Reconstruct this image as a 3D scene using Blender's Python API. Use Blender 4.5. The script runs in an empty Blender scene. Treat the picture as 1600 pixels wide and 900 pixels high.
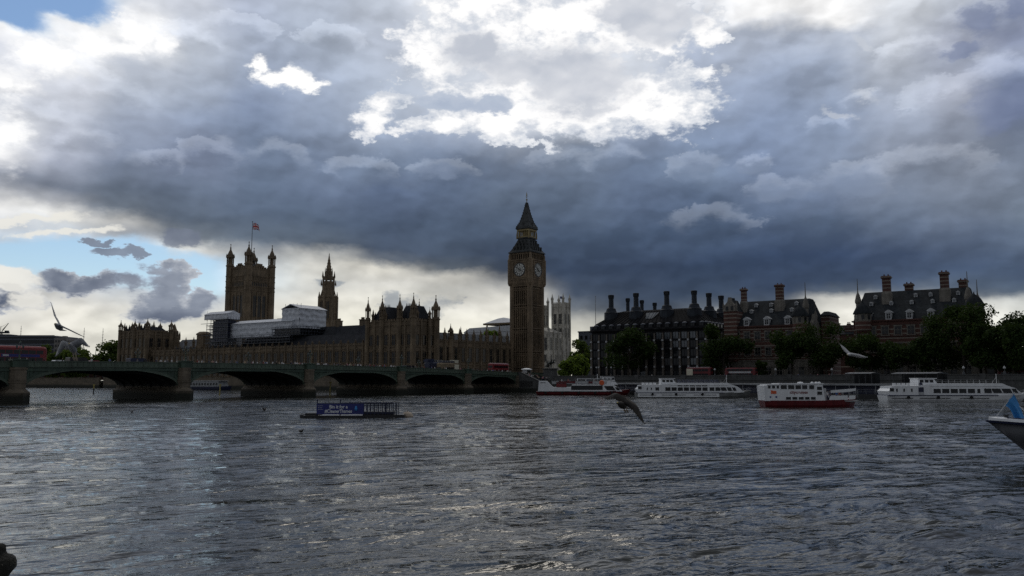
import bpy, bmesh, math, random
import numpy as np
from mathutils import Vector, Matrix
from math import radians as R, sin, cos, pi, atan2, sqrt

# ------------------------------------------------------------------ camera, sky, sun, exposure
sc = bpy.context.scene
COL = sc.collection
HC = 4.7                      # eye height above the water
FPX = 1305.0                  # focal length in photo pixels
PITCH = math.atan((594 - 450) / FPX)
cp, sp = cos(PITCH), sin(PITCH)

def ray(px, py):
    x, y = (px - 800) / FPX, (450 - py) / FPX
    return Vector((x, cp - y * sp, sp + y * cp))
def at(px, py, Y):            # the point at depth Y seen at a photo pixel
    d = ray(px, py)
    return Vector((0, 0, HC)) + d * (Y / d.y)
def zat(py, Y, px=800): return at(px, py, Y).z
def xat(px, Y, py=560): return at(px, py, Y).x

cam = bpy.data.cameras.new('camera')
cam_o = bpy.data.objects.new('camera', cam)
COL.objects.link(cam_o)
cam.sensor_width = 36.0
cam.lens = 36.0 * FPX / 1600
cam.clip_start = 0.1
cam.clip_end = 20000
cam_o.location = (0, 0, HC)
cam_o.rotation_euler = (R(90) + PITCH, 0, 0)
sc.camera = cam_o

SUN_EL, SUN_AZ = 52.0, 3.0    # the sun stands behind the cloud, over the clock tower
sun = bpy.data.lights.new('sun', 'SUN')
sun.energy = 0.5
sun.angle = R(17)
sun.color = (1.0, 0.93, 0.82)
sun_o = bpy.data.objects.new('sun', sun)
COL.objects.link(sun_o)
sun_o.rotation_euler = (R(90 - SUN_EL), 0, R(180 - SUN_AZ))

sc.view_settings.view_transform = 'Standard'
sc.view_settings.look = 'None'
sc.view_settings.exposure = 0.0
sc.view_settings.gamma = 1.0
sc.view_settings.use_curve_mapping = False
sc.cycles.use_denoising = False

def s2l(c):
    return tuple(((v / 255) / 12.92 if v / 255 < .04045 else ((v / 255 + .055) / 1.055) ** 2.4) for v in c)

class NT:                     # small helper to write node trees as code
    def __init__(s, tree): s.t = tree
    def n(s, typ, **k):
        nd = s.t.nodes.new(typ)
        for a, b in k.items(): setattr(nd, a, b)
        return nd
    def put(s, sock, v):
        if isinstance(v, bpy.types.NodeSocket): s.t.links.new(v, sock)
        elif isinstance(v, (tuple, list)) and sock.type == 'RGBA' and len(v) == 3: sock.default_value = (*v, 1)
        else: sock.default_value = v
    def m(s, op, a, b=None, c=None, clamp=False):
        nd = s.n('ShaderNodeMath', operation=op, use_clamp=clamp)
        for i, v in enumerate((a, b, c)):
            if v is not None: s.put(nd.inputs[i], v)
        return nd.outputs[0]
    def vm(s, op, a, b=None, scale=None):
        nd = s.n('ShaderNodeVectorMath', operation=op)
        s.put(nd.inputs[0], a)
        if b is not None: s.put(nd.inputs[1], b)
        if scale is not None: s.put(nd.inputs['Scale'], scale)
        return nd.outputs['Value'] if op in ('LENGTH', 'DOT_PRODUCT', 'DISTANCE') else nd.outputs[0]
    def noise(s, vec, scale, detail=8, rough=.55, lac=2.0, dist=0.0, dim='3D', w=None):
        nd = s.n('ShaderNodeTexNoise', noise_dimensions=dim)
        if vec is not None: s.put(nd.inputs['Vector'], vec)
        nd.inputs['Scale'].default_value = scale
        nd.inputs['Detail'].default_value = detail
        nd.inputs['Roughness'].default_value = rough
        nd.inputs['Lacunarity'].default_value = lac
        nd.inputs['Distortion'].default_value = dist
        return nd
    def mr(s, v, a, b, c=0.0, d=1.0, smooth=True):
        nd = s.n('ShaderNodeMapRange', interpolation_type='SMOOTHSTEP' if smooth else 'LINEAR')
        s.put(nd.inputs['Value'], v)
        for k, x in zip(('From Min', 'From Max', 'To Min', 'To Max'), (a, b, c, d)): s.put(nd.inputs[k], x)
        return nd.outputs[0]
    def mix(s, f, a, b, blend='MIX'):
        nd = s.n('ShaderNodeMix', data_type='RGBA', blend_type=blend)
        nd.clamp_factor = True
        s.put(nd.inputs['Factor'], f); s.put(nd.inputs[6], a); s.put(nd.inputs[7], b)
        return nd.outputs[2]
    def fmix(s, f, a, b):
        nd = s.n('ShaderNodeMix', data_type='FLOAT')
        s.put(nd.inputs['Factor'], f); s.put(nd.inputs[2], a); s.put(nd.inputs[3], b)
        return nd.outputs[0]
    def ramp(s, f, stops, interp='LINEAR'):
        nd = s.n('ShaderNodeValToRGB')
        cr = nd.color_ramp; cr.interpolation = interp
        stops = sorted(stops, key=lambda q: q[0])
        while len(cr.elements) < len(stops): cr.elements.new(.5)
        for e, (p, c) in zip(cr.elements, stops):
            e.position = p; e.color = c if len(c) == 4 else (*c, 1)
        s.put(nd.inputs[0], f)
        return nd
    def xyz(s, x=0.0, y=0.0, z=0.0):
        nd = s.n('ShaderNodeCombineXYZ')
        for i, v in enumerate((x, y, z)): s.put(nd.inputs[i], v)
        return nd.outputs[0]

def azel(px, py):
    d = ray(px, py).normalized()
    return math.degrees(atan2(d.x, d.y)), math.degrees(math.asin(d.z))

def build_world():
    w = bpy.data.worlds.new('World'); sc.world = w; w.use_nodes = True
    t = w.node_tree; t.nodes.clear(); N = NT(t)
    tc = N.n('ShaderNodeTexCoord').outputs['Generated']
    sep = N.n('ShaderNodeSeparateXYZ'); N.put(sep.inputs[0], N.vm('NORMALIZE', tc))
    X, Y, Z = sep.outputs
    az = N.m('MULTIPLY', N.m('ARCTAN2', X, Y), 180 / pi)
    el = N.m('MULTIPLY', N.m('ARCSINE', Z), 180 / pi)
    P = N.xyz(az, el, 0.0)
    # cloud noise: flattened towards the horizon
    Pn = N.xyz(N.m('MULTIPLY', az, 0.10), N.m('MULTIPLY', el, 0.17), 0.0)
    na = N.noise(Pn, 0.9, 10, .56)
    nb = N.noise(N.vm('ADD', Pn, (7.3, 3.1, 1.7)), 3.2, 9, .6)
    wa = N.vm('SUBTRACT', na.outputs['Color'], (.5, .5, .5))
    wb = N.vm('SUBTRACT', nb.outputs['Color'], (.5, .5, .5))
    W = N.vm('ADD', N.vm('SCALE', wa, scale=5.0), N.vm('SCALE', wb, scale=2.0))
    # keep the warp smaller close to the horizon, where clouds are small and flat
    fl = N.mr(el, 0.0, 14.0, .35, 1.0)
    W = N.vm('MULTIPLY', N.vm('SCALE', W, scale=fl), (1.0, .75, 0.0))
    Pw = N.vm('ADD', P, W)
    sw = N.n('ShaderNodeSeparateXYZ'); N.put(sw.inputs[0], Pw)
    azw, elw = sw.outputs[0], sw.outputs[1]
    E0, E1 = -4.0, 36.0
    ee = N.m('DIVIDE', N.m('SUBTRACT', elw, E0), E1 - E0, clamp=True)
    B = 'blue'
    cols = {
     -250: [(-150,(170,178,192)),(60,(190,196,206)),(200,(215,218,222)),(300,(180,185,195)),(380,(190,205,220)),(450,(225,224,216)),(600,(225,222,210))],
     0: [(-200,(150,160,178)),(-40,B),(40,B),(62,(250,250,250)),(90,(205,209,219)),(150,(190,196,209)),(185,(225,228,232)),(230,(215,217,222)),(270,(140,149,167)),(300,(165,170,180)),(325,(226,226,224)),(350,(206,211,218)),(375,(190,208,224)),(390,B),(408,B),(424,(222,223,220)),(450,(214,214,212)),(480,(215,214,208)),(505,(232,229,217)),(600,(224,221,208))],
     100:[(-200,(150,160,178)),(-40,B),(8,B),(28,(252,252,252)),(70,(240,241,243)),(110,(208,212,222)),(160,(188,195,210)),(205,(176,183,199)),(250,(150,158,176)),(295,(112,121,140)),(325,(160,164,172)),(345,(222,222,219)),(368,(196,206,216)),(385,B),(430,B),(455,(205,206,204)),(480,(228,225,214)),(600,(226,223,210))],
     200:[(-200,(160,168,185)),(-40,(190,196,208)),(-4,(205,209,217)),(22,(250,250,250)),(50,(236,238,241)),(85,(180,189,205)),(130,(164,176,196)),(180,(142,155,179)),(235,(116,128,152)),(290,(88,99,120)),(335,(95,104,120)),(355,(190,191,190)),(375,(168,174,182)),(392,B),(436,B),(455,(190,196,200)),(478,(212,211,204)),(505,(228,226,213)),(600,(226,223,209))],
     300:[(-200,(165,173,190)),(0,(188,194,206)),(60,(177,186,201)),(120,(160,172,192)),(180,(132,147,173)),(240,(113,125,152)),(300,(86,98,122)),(345,(76,87,108)),(378,(104,112,124)),(394,(205,207,204)),(410,B),(455,B),(470,(165,178,190)),(500,(208,207,198)),(530,(226,223,209)),(600,(224,221,207))],
     400:[(-200,(165,174,192)),(0,(166,176,196)),(60,(160,172,193)),(110,(146,160,184)),(160,(125,141,170)),(220,(109,125,153)),(280,(87,102,129)),(330,(71,84,109)),(378,(76,87,106)),(400,(150,155,160)),(415,(190,200,206)),(440,(196,208,214)),(470,(205,206,200)),(500,(224,221,208)),(600,(226,223,208))],
     500:[(-200,(165,174,192)),(0,(167,177,194)),(60,(161,173,192)),(130,(152,165,187)),(180,(138,153,178)),(240,(110,126,154)),(300,(84,98,126)),(350,(65,78,103)),(388,(74,84,103)),(404,(180,181,178)),(420,(208,207,199)),(450,(196,197,192)),(470,(212,210,200)),(500,(226,223,208)),(600,(228,225,209))],
     600:[(-200,(190,197,208)),(0,(176,185,200)),(60,(172,182,200)),(120,(164,177,197)),(170,(158,171,192)),(220,(134,149,173)),(260,(108,124,151)),(300,(80,95,126)),(350,(61,74,101)),(392,(58,69,93)),(410,(90,97,112)),(423,(214,211,200)),(446,(203,202,195)),(470,(214,212,201)),(500,(230,227,211)),(600,(230,227,210))],
     700:[(-200,(235,235,235)),(-30,(232,234,238)),(50,(202,208,217)),(150,(168,181,201)),(205,(136,151,176)),(245,(107,123,151)),(300,(81,96,125)),(350,(60,73,99)),(400,(55,66,89)),(424,(72,79,94)),(438,(196,194,186)),(458,(194,194,188)),(485,(214,212,202)),(520,(228,225,208)),(600,(230,227,210))],
     800:[(-250,(185,190,200)),(-30,(252,252,252)),(60,(240,241,243)),(130,(214,217,223)),(205,(196,203,215)),(232,(112,126,151)),(270,(96,110,136)),(310,(82,96,121)),(355,(65,79,106)),(400,(51,63,90)),(430,(52,62,84)),(444,(140,142,144)),(462,(206,204,195)),(500,(224,221,208)),(600,(228,225,208))],
     900:[(-250,(185,190,200)),(-30,(248,248,248)),(60,(232,234,237)),(120,(208,212,220)),(195,(168,179,197)),(222,(92,107,133)),(270,(97,112,138)),(320,(82,97,124)),(370,(58,73,102)),(420,(45,58,86)),(462,(52,62,84)),(484,(92,98,110)),(500,(190,189,180)),(530,(226,223,206)),(600,(228,225,208))],
     1000:[(-250,(180,186,196)),(-30,(215,217,222)),(50,(210,214,221)),(120,(190,199,213)),(185,(150,164,188)),(215,(104,120,149)),(260,(94,110,139)),(310,(83,99,130)),(360,(60,76,107)),(420,(44,57,86)),(470,(48,59,83)),(494,(56,65,84)),(512,(170,170,164)),(600,(222,219,204))],
     1100:[(-250,(178,184,195)),(-30,(212,215,220)),(20,(205,209,217)),(60,(166,179,202)),(105,(148,164,192)),(150,(138,156,185)),(205,(124,143,174)),(258,(114,132,160)),(300,(84,101,132)),(360,(62,78,109)),(420,(43,58,89)),(462,(47,60,86)),(482,(80,88,104)),(498,(196,195,186)),(600,(224,221,206))],
     1200:[(-250,(178,184,195)),(-40,(252,252,252)),(18,(248,248,248)),(44,(172,183,203)),(120,(145,161,189)),(200,(124,142,173)),(260,(111,128,159)),(300,(98,115,146)),(340,(73,89,120)),(400,(46,62,96)),(450,(44,57,86)),(474,(60,69,88)),(490,(180,180,174)),(600,(222,219,206))],
     1300:[(-250,(175,182,193)),(-40,(253,253,253)),(30,(250,250,250)),(52,(178,187,203)),(110,(152,166,190)),(180,(130,146,173)),(240,(120,135,161)),(300,(96,111,140)),(340,(74,90,120)),(390,(47,63,98)),(436,(48,62,91)),(452,(80,89,106)),(463,(210,209,201)),(500,(222,220,209)),(600,(222,219,206))],
     1400:[(-250,(205,211,221)),(-30,(216,221,228)),(50,(197,203,213)),(100,(176,184,198)),(150,(160,170,188)),(200,(140,151,171)),(260,(124,135,156)),(320,(103,116,140)),(360,(82,96,123)),(400,(53,68,101)),(440,(56,70,99)),(454,(84,93,110)),(466,(206,206,200)),(500,(222,220,209)),(600,(222,219,206))],
     1500:[(-250,(190,198,212)),(0,(190,198,212)),(60,(163,171,192)),(100,(155,164,184)),(150,(164,171,188)),(200,(140,150,170)),(260,(127,138,158)),(320,(108,120,142)),(370,(82,96,124)),(420,(55,70,101)),(448,(66,79,103)),(458,(100,108,122)),(468,(200,201,196)),(500,(222,221,211)),(600,(222,219,206))],
     1600:[(-250,(160,170,190)),(0,(150,161,186)),(40,(138,149,178)),(80,(152,163,188)),(130,(114,128,159)),(180,(94,108,141)),(220,(118,131,156)),(280,(121,134,156)),(340,(103,117,138)),(400,(70,85,114)),(430,(60,75,105)),(452,(74,87,108)),(464,(194,197,194)),(500,(222,222,213)),(600,(222,219,206))],
     1850:[(-250,(140,150,172)),(100,(120,132,155)),(300,(105,117,138)),(420,(80,92,112)),(480,(180,182,180)),(600,(205,203,196))],
    }
    xs = sorted(cols)
    outc = outa = None
    prev = None
    for x in xs:
        stops = []
        for (py, c) in cols[x]:
            e = azel(x, py)[1]
            pos = min(max((e - E0) / (E1 - E0), 0), 1)
            if c == B: stops.append((pos, (.45, .62, .80, 0.0)))
            else:
                lift = max(0.0, min(1.0, (150 - sum(c)/3)/70))      # the slate band as seen
                stops.append((pos, (*s2l((c[0] + 12*lift, c[1] + 15*lift, c[2] + 12*lift)), 1.0)))
        r = N.ramp(ee, stops, 'LINEAR')
        if prev is None:
            outc, outa = r.outputs[0], r.outputs[1]
        else:
            a0, a1 = azel(prev, 300)[0], azel(x, 300)[0]
            f = N.mr(azw, a0, a1, 0, 1)
            outc = N.mix(f, outc, r.outputs[0]); outa = N.fmix(f, outa, r.outputs[1])
        prev = x
    # ---- puffs with a crisp, ragged outline: cauliflower cells plus fine fractal noise
    fw = N.noise(N.vm('ADD', Pn, (4.4, 2.9, 6.1)), 5.0, 9, .62)
    fwv = N.vm('SUBTRACT', fw.outputs['Color'], (.5, .5, .5))
    Pf = N.vm('ADD', Pn, N.vm('SCALE', fwv, scale=.16))
    def puff(scale, off, detail=4, rough=.55):
        v = N.n('ShaderNodeTexVoronoi', feature='F1', voronoi_dimensions='2D', normalize=True)
        N.put(v.inputs['Vector'], N.vm('ADD', Pf, off))
        v.inputs['Scale'].default_value = scale; v.inputs['Detail'].default_value = detail
        v.inputs['Roughness'].default_value = rough
        return N.m('SUBTRACT', 1.0, N.m('MULTIPLY', v.outputs['Distance'], 1.6))
    pf = puff(2.6, (2.2, 8.4, 0))
    nc = N.noise(N.vm('ADD', Pn, (2.2, 8.4, 4.0)), 4.5, 12, .66)
    rag = N.m('ADD', N.m('MULTIPLY', N.m('SUBTRACT', nc.outputs['Fac'], .5), .95), N.m('MULTIPLY', N.m('SUBTRACT', pf, .45), .28))
    Pb = N.vm('ADD', P, N.vm('MULTIPLY', fwv, (2.6, 1.8, 0)))
    def blobs(lst, amp, flat=1.0):
        out = None
        for (px, py, rx, ry, *rot) in lst:
            a, e = azel(px, py)
            k = math.degrees(1 / FPX)
            v = N.vm('SUBTRACT', Pb, (a, e, 0))
            if rot:
                vr = N.n('ShaderNodeVectorRotate', rotation_type='Z_AXIS'); N.put(vr.inputs['Vector'], v)
                vr.inputs['Angle'].default_value = R(rot[0]); v = vr.outputs[0]
            v = N.vm('MULTIPLY', v, (1 / (rx * k), 1 / (ry * k), 0))
            d = N.m('SUBTRACT', 1.0, N.vm('LENGTH', v))
            out = d if out is None else N.m('SMOOTH_MAX', out, d, .12)
        return N.m('ADD', out, N.m('MULTIPLY', rag, amp))
    # relief of the great grey cloud: broad billows lit from the upper middle
    pa = puff(1.1, (0, 0, 0), 3, .5); pb = puff(1.1, (.03, -.07, 0), 3, .5)
    pc_ = puff(.55, (3.1, 1.2, 0), 4, .55); pd_ = puff(.55, (3.16, 1.07, 0), 4, .55)
    rel = N.m('ADD', N.m('SUBTRACT', pa, pb), N.m('MULTIPLY', N.m('SUBTRACT', pc_, pd_), .8))
    n3 = N.noise(N.vm('ADD', Pn, (1.3, 5.1, 9.7)), .8, 9, .58)
    lum = N.m('ADD', N.m('MULTIPLY', rel, 1.15), N.m('MULTIPLY', N.m('SUBTRACT', n3.outputs['Fac'], .5), 1.1))
    lum = N.m('MAXIMUM', lum, -.24)
    outc = N.vm('SCALE', outc, scale=N.m('ADD', 1.05, lum))
    grey = N.n('ShaderNodeRGBToBW'); N.put(grey.inputs[0], outc)
    outc = N.mix(.14, outc, grey.outputs[0])

    soft = N.mr(N.noise(N.vm('ADD', Pn, (9.1, .4, 2.2)), 2.2, 3, .5).outputs['Fac'], .35, .65, .45, 2.2)
    def lay(mask, color, outc, outa):
        return N.mix(mask, outc, color), N.m('MAXIMUM', outa, mask)
    def shade(lo, hi, k=1.5, off=.5):
        f = N.m('ADD', N.m('MULTIPLY', lum, k), off, clamp=True)
        return N.mix(f, s2l(lo), s2l(hi))
    # billows: each heap is lit along its upper edge and falls off into the grey below
    heaps = [(1090,260,52,22),(1215,296,60,22),(1340,280,70,34),(1180,256,34,14),(1290,196,40,14),(1345,156,30,14),(1430,84,62,26),(1480,150,62,36),(1562,122,60,36),(1535,22,46,20),
             (690,264,58,18),(880,252,60,24),(965,242,50,22),(560,262,60,20),(430,242,62,24),(330,236,52,24),(245,252,44,20),(170,152,72,38),(90,112,62,34),(52,182,56,28),(300,62,62,26),(372,42,60,22),(130,222,60,26),(520,60,60,24),(1120,345,80,26),(1450,255,80,30)]
    dA = blobs(heaps, 1.3); dB = blobs([(x, y + ry*.55, rx, ry) for x, y, rx, ry in heaps], 1.0)
    lit = N.m('MULTIPLY', N.mr(dA, -.02, N.m('MULTIPLY', soft, .26)), N.m('SUBTRACT', 1.0, N.mr(dB, -.05, .60)))
    outc = N.vm('SCALE', outc, scale=N.m('ADD', N.m('MULTIPLY', lit, .26), N.m('SUBTRACT', 1.0, N.m('MULTIPLY', N.mr(dB, .1, .8), .08))))
    outc = N.mix(N.m('MULTIPLY', lit, .16), outc, s2l((196, 199, 203)))
    # the bright break with the sun behind it, and the glow it sends into the cloud round it
    for (gx, gy, rx, ry, op) in ((870, 90, 420, 190, .30), (800, 160, 260, 95, .25), (130, 90, 250, 150, .16)):
        a, e = azel(gx, gy); k = math.degrees(1 / FPX)
        v = N.vm('MULTIPLY', N.vm('SUBTRACT', Pb, (a, e, 0)), (1 / (rx * k), 1 / (ry * k), 0))
        g = N.mr(N.vm('LENGTH', v), 1.0, .25, 0, op)
        outc = N.mix(g, outc, s2l((214, 219, 227)))
    d = blobs([(715,70,95,80),(820,30,190,75),(800,120,110,70),(930,40,150,80),(1045,160,92,58),(960,165,100,55),(870,178,120,48),(790,185,95,38),
               (690,192,85,20,-12),(600,170,60,28,-38),(1090,40,45,40)], 2.7)
    outc, outa = lay(N.mr(d, .0, N.m('MULTIPLY', soft, .22)), N.mix(N.mr(N.m('ADD', d, N.m('MULTIPLY', N.m('SUBTRACT', pf, .55), .9)), .0, .85), s2l((206, 212, 222)), (1.06, 1.05, 1.04)), outc, outa)
    # its grey bellies
    d = blobs([(905,125,105,62),(840,110,70,30),(735,80,62,38),(790,105,70,32),(1030,35,85,36),(990,20,70,34)], 1.5)
    outc, outa = lay(N.m('MULTIPLY', N.mr(d, -.05, .55), .95), shade((180, 187, 200), (226, 228, 233)), outc, outa)
    d = blobs([(765,165,50,14,-8),(700,160,55,18)], 1.2)
    outc, outa = lay(N.m('MULTIPLY', N.mr(d, .0, .4), .9), shade((165, 178, 200), (190, 200, 215)), outc, outa)
    # small white clouds
    d = blobs([(445,122,58,20,-14),(400,105,24,20),(480,130,34,17)], 2.0)
    outc, outa = lay(N.mr(d, .02, N.m('MULTIPLY', soft, .30)), N.mix(N.mr(d, 0, .6), s2l((205,212,224)), (1.08, 1.07, 1.05)), outc, outa)
    d = blobs([(1140,108,8,8),(1352,150,30,9,30),(1345,68,26,9,35),(1310,178,30,7,20)], 2.4)
    outc, outa = lay(N.m('MULTIPLY', N.mr(d, .0, .7), .5), s2l((205, 210, 218)), outc, outa)
    # bright left bank under the blue gap
    d = blobs([(70,88,72,40),(150,66,72,32),(215,48,56,34),(20,122,50,42),(255,66,30,22),(8,220,38,50)], 1.5)
    outc, outa = lay(N.m('MULTIPLY', N.mr(d, -.1, N.m('MULTIPLY', soft, .8)), .85), N.mix(N.mr(d, 0, .9), s2l((226,229,235)), (1.15, 1.14, 1.12)), outc, outa)
    # low dark clouds on the left, the grey puff behind the palace
    d = blobs([(90,437,46,19),(150,446,70,15),(205,440,50,20),(262,440,36,30),(250,425,40,15,20),(255,470,48,22),(270,488,70,15),(320,470,34,20),(20,470,44,16),(22,447,14,8)], 2.0)
    outc, outa = lay(N.mr(d, -.05, N.m('MULTIPLY', soft, .42)), N.mix(N.mr(d, -.05, .62), s2l((196, 200, 206)), shade((86, 95, 114), (150, 158, 172), 2.2)), outc, outa)
    d = blobs([(282,372,30,16),(210,395,24,8),(168,395,30,8),(150,380,30,5)], 1.4)
    outc, outa = lay(N.m('MULTIPLY', N.mr(d, .0, .4), .85), shade((90, 99, 118), (130, 138, 154)), outc, outa)
    d = blobs([(640,475,45,16),(680,478,38,20),(615,470,24,14),(525,440,30,7)], 2.2)
    outc, outa = lay(N.m('MULTIPLY', N.mr(d, .0, N.m('MULTIPLY', soft, .5)), .75), shade((120, 130, 142), (160, 168, 176)), outc, outa)
    # lit cumulus tops, low left
    d = blobs([(12,436,46,22),(40,470,30,16),(30,345,90,9,-12),(110,362,80,7,-10)], 1.5)
    outc, outa = lay(N.m('MULTIPLY', N.mr(d, .0, .5), .85), s2l((236, 234, 226)), outc, outa)
    # dark puffs, upper right
    d = blobs([(1530,30,34,22),(1590,15,22,20),(1580,165,60,40),(1500,80,30,10)], 1.3)
    outc, outa = lay(N.m('MULTIPLY', N.mr(d, -.05, .6), .65), shade((112, 124, 156), (135, 146, 174)), outc, outa)
    # lighter puffs within the slate band
    d = blobs([(1090,262,44,20),(1215,300,52,20),(1340,285,60,34),(1180,262,30,14),(690,268,52,16)], 1.4)
    outc, outa = lay(N.m('MULTIPLY', N.mr(d, .0, .7), .55), s2l((132, 146, 170)), outc, outa)

    # unseen sky behind and above: even grey, level chosen to dim facades and water
    back = N.mr(Y, .35, -.25)
    outc = N.mix(back, outc, BACK_SKY); outa = N.m('MAXIMUM', outa, back)
    top = N.mr(el, 32.0, 50.0)
    outc = N.mix(N.m('MULTIPLY', top, N.m('SUBTRACT', 1.0, back)), outc, TOP_SKY); outa = N.m('MAXIMUM', outa, top)

    sky = N.n('ShaderNodeTexSky', sky_type='NISHITA', sun_disc=False)
    sky.sun_elevation = R(SUN_EL); sky.sun_rotation = R(SUN_AZ); sky.altitude = 30; sky.dust_density = .15; sky.ozone_density = 3.0; sky.air_density = 1.1
    bg1 = N.n('ShaderNodeBackground'); N.put(bg1.inputs[0], sky.outputs[0]); bg1.inputs[1].default_value = 0.10
    bg2 = N.n('ShaderNodeBackground'); N.put(bg2.inputs[0], outc); bg2.inputs[1].default_value = 1.0
    ms = N.n('ShaderNodeMixShader')
    N.put(ms.inputs[0], N.mr(outa, .15, .85)); N.put(ms.inputs[1], bg1.outputs[0]); N.put(ms.inputs[2], bg2.outputs[0])
    out = N.n('ShaderNodeOutputWorld'); N.put(out.inputs[0], ms.outputs[0])
    w.cycles.sampling_method = 'MANUAL'; w.cycles.sample_map_resolution = 512

BACK_SKY = (.20, .215, .24)
TOP_SKY = (.27, .28, .30)
build_world()

# ------------------------------------------------------------------ mesh kit
RNG = random.Random(7)

class MB:
    """collects shapes and links them as ONE mesh object"""
    def __init__(s): s.v, s.f, s.m, s.k, s.sm = [], [], [], 0, []
    def mat(s, k): s.k = k; return s
    def add(s, vs, fs, smooth=False):
        o = len(s.v); s.v.extend([tuple(v) for v in vs])
        for f in fs: s.f.append(tuple(o + i for i in f)); s.m.append(s.k); s.sm.append(smooth)
        return s
    def box(s, x0, x1, y0, y1, z0, z1):
        vs = [(x, y, z) for z in (z0, z1) for y in (y0, y1) for x in (x0, x1)]
        return s.add(vs, [(0,2,3,1), (4,5,7,6), (0,1,5,4), (1,3,7,5), (3,2,6,7), (2,0,4,6)])
    def obox(s, P, u, a0, a1, o0, o1, z0, z1):
        """box along direction u from P, outwards normal n = (u.y,-u.x)"""
        n = (u[1], -u[0])
        vs = [(P[0] + u[0]*a + n[0]*o, P[1] + u[1]*a + n[1]*o, z) for z in (z0, z1) for o in (o0, o1) for a in (a0, a1)]
        return s.add(vs, [(0,1,3,2), (4,6,7,5), (0,4,5,1), (1,5,7,3), (3,7,6,2), (2,6,4,0)])
    def loft(s, rings, cap=True, closed=True, smooth=False):
        n = len(rings[0]); vs = [v for r in rings for v in r]; fs = []
        for i in range(len(rings) - 1):
            for j in range(n if closed else n - 1):
                a, b = i*n + j, i*n + (j+1) % n
                fs.append((a, b, b + n, a + n))
        s.add(vs, fs, smooth)
        if cap and closed:
            s.add(rings[0], [tuple(range(n))[::-1]]); s.add(rings[-1], [tuple(range(n))])
        return s
    def lathe(s, prof, n=8, cx=0, cy=0, rot=0.0, smooth=False, cap=True):
        """prof: list of (radius, z)"""
        rings = [[(cx + max(r, .001)*cos(rot + 2*pi*j/n), cy + max(r, .001)*sin(rot + 2*pi*j/n), z) for j in range(n)] for r, z in prof]
        return s.loft(rings, cap, True, smooth)
    def sq(s, prof, cx=0, cy=0):          # square lathe aligned to the axes, prof = (half width, z)
        return s.loft([[(cx-r, cy-r, z), (cx+r, cy-r, z), (cx+r, cy+r, z), (cx-r, cy+r, z)] for r, z in prof])
    def rect(s, prof):                    # prof = (x0,x1,y0,y1,z)
        return s.loft([[(a, c, z), (b, c, z), (b, d, z), (a, d, z)] for a, b, c, d, z in prof])
    def tube(s, p, q, r, n=6, r2=None):
        p, q = Vector(p), Vector(q); d = (q - p)
        if d.length < 1e-6: return s
        d.normalize(); a = d.orthogonal().normalized(); b = d.cross(a); r2 = r if r2 is None else r2
        return s.loft([[p + (a*cos(2*pi*j/n) + b*sin(2*pi*j/n))*r for j in range(n)],
                       [q + (a*cos(2*pi*j/n) + b*sin(2*pi*j/n))*r2 for j in range(n)]])
    def prism_y(s, poly, y0, y1):         # polygon in x,z swept along y
        n = len(poly)
        return s.loft([[(x, y0, z) for x, z in poly], [(x, y1, z) for x, z in poly]])
    def prism_x(s, poly, x0, x1):         # polygon in y,z swept along x
        return s.loft([[(x0, y, z) for y, z in poly], [(x1, y, z) for y, z in poly]])
    def prism_z(s, poly, z0, z1):
        return s.loft([[(x, y, z0) for x, y in poly], [(x, y, z1) for x, y in poly]])
    def ball(s, c, r, n=10, m=6, sz=1.0):
        rings = []
        for i in range(m + 1):
            a = -pi/2 + pi*i/m
            rings.append([(c[0] + max(.002, r*cos(a))*cos(2*pi*j/n), c[1] + max(.002, r*cos(a))*sin(2*pi*j/n), c[2] + r*sz*sin(a)) for j in range(n)])
        return s.loft(rings, True, True, True)
    def mesh(s, name, mats):
        me = bpy.data.meshes.new(name)
        me.from_pydata(s.v, [], s.f)
        mats = mats if isinstance(mats, (list, tuple)) else [mats]
        for m in mats: me.materials.append(m)
        me.polygons.foreach_set('material_index', s.m)
        me.polygons.foreach_set('use_smooth', s.sm)
        bm = bmesh.new(); bm.from_mesh(me); bmesh.ops.recalc_face_normals(bm, faces=bm.faces); bm.to_mesh(me); bm.free()
        me.update(); return me
    def build(s, name, mats, parent=None, loc=None, rotz=0.0, label=None):
        return inst(s.mesh(name, mats), name, parent, loc, rotz, label)

def inst(me, name, parent=None, loc=None, rotz=0.0, label=None, scale=None):
    o = bpy.data.objects.new(name, me); COL.objects.link(o)
    if parent is not None: o.parent = parent
    if loc is not None: o.location = loc
    if rotz: o.rotation_euler.z = rotz
    if scale is not None: o.scale = scale
    if label: o['label'] = label
    return o
def thing(name, label, cat, loc=(0, 0, 0), rotz=0.0, group=None):
    o = bpy.data.objects.new(name, None); COL.objects.link(o)
    o.empty_display_size = .5
    o.location = loc; o.rotation_euler.z = rotz
    o['label'] = label; o['category'] = cat
    if group: o['group'] = group
    return o
def tag(o, label, cat, group=None):
    o['label'] = label; o['category'] = cat
    if group: o['group'] = group
    return o
def struct(o): o['kind'] = 'structure'; return o
def copy_tree(o, parent=None):
    c = o.copy(); COL.objects.link(c)
    if parent is not None: c.parent = parent
    for ch in list(o.children): copy_tree(ch, c)
    return c

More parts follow.
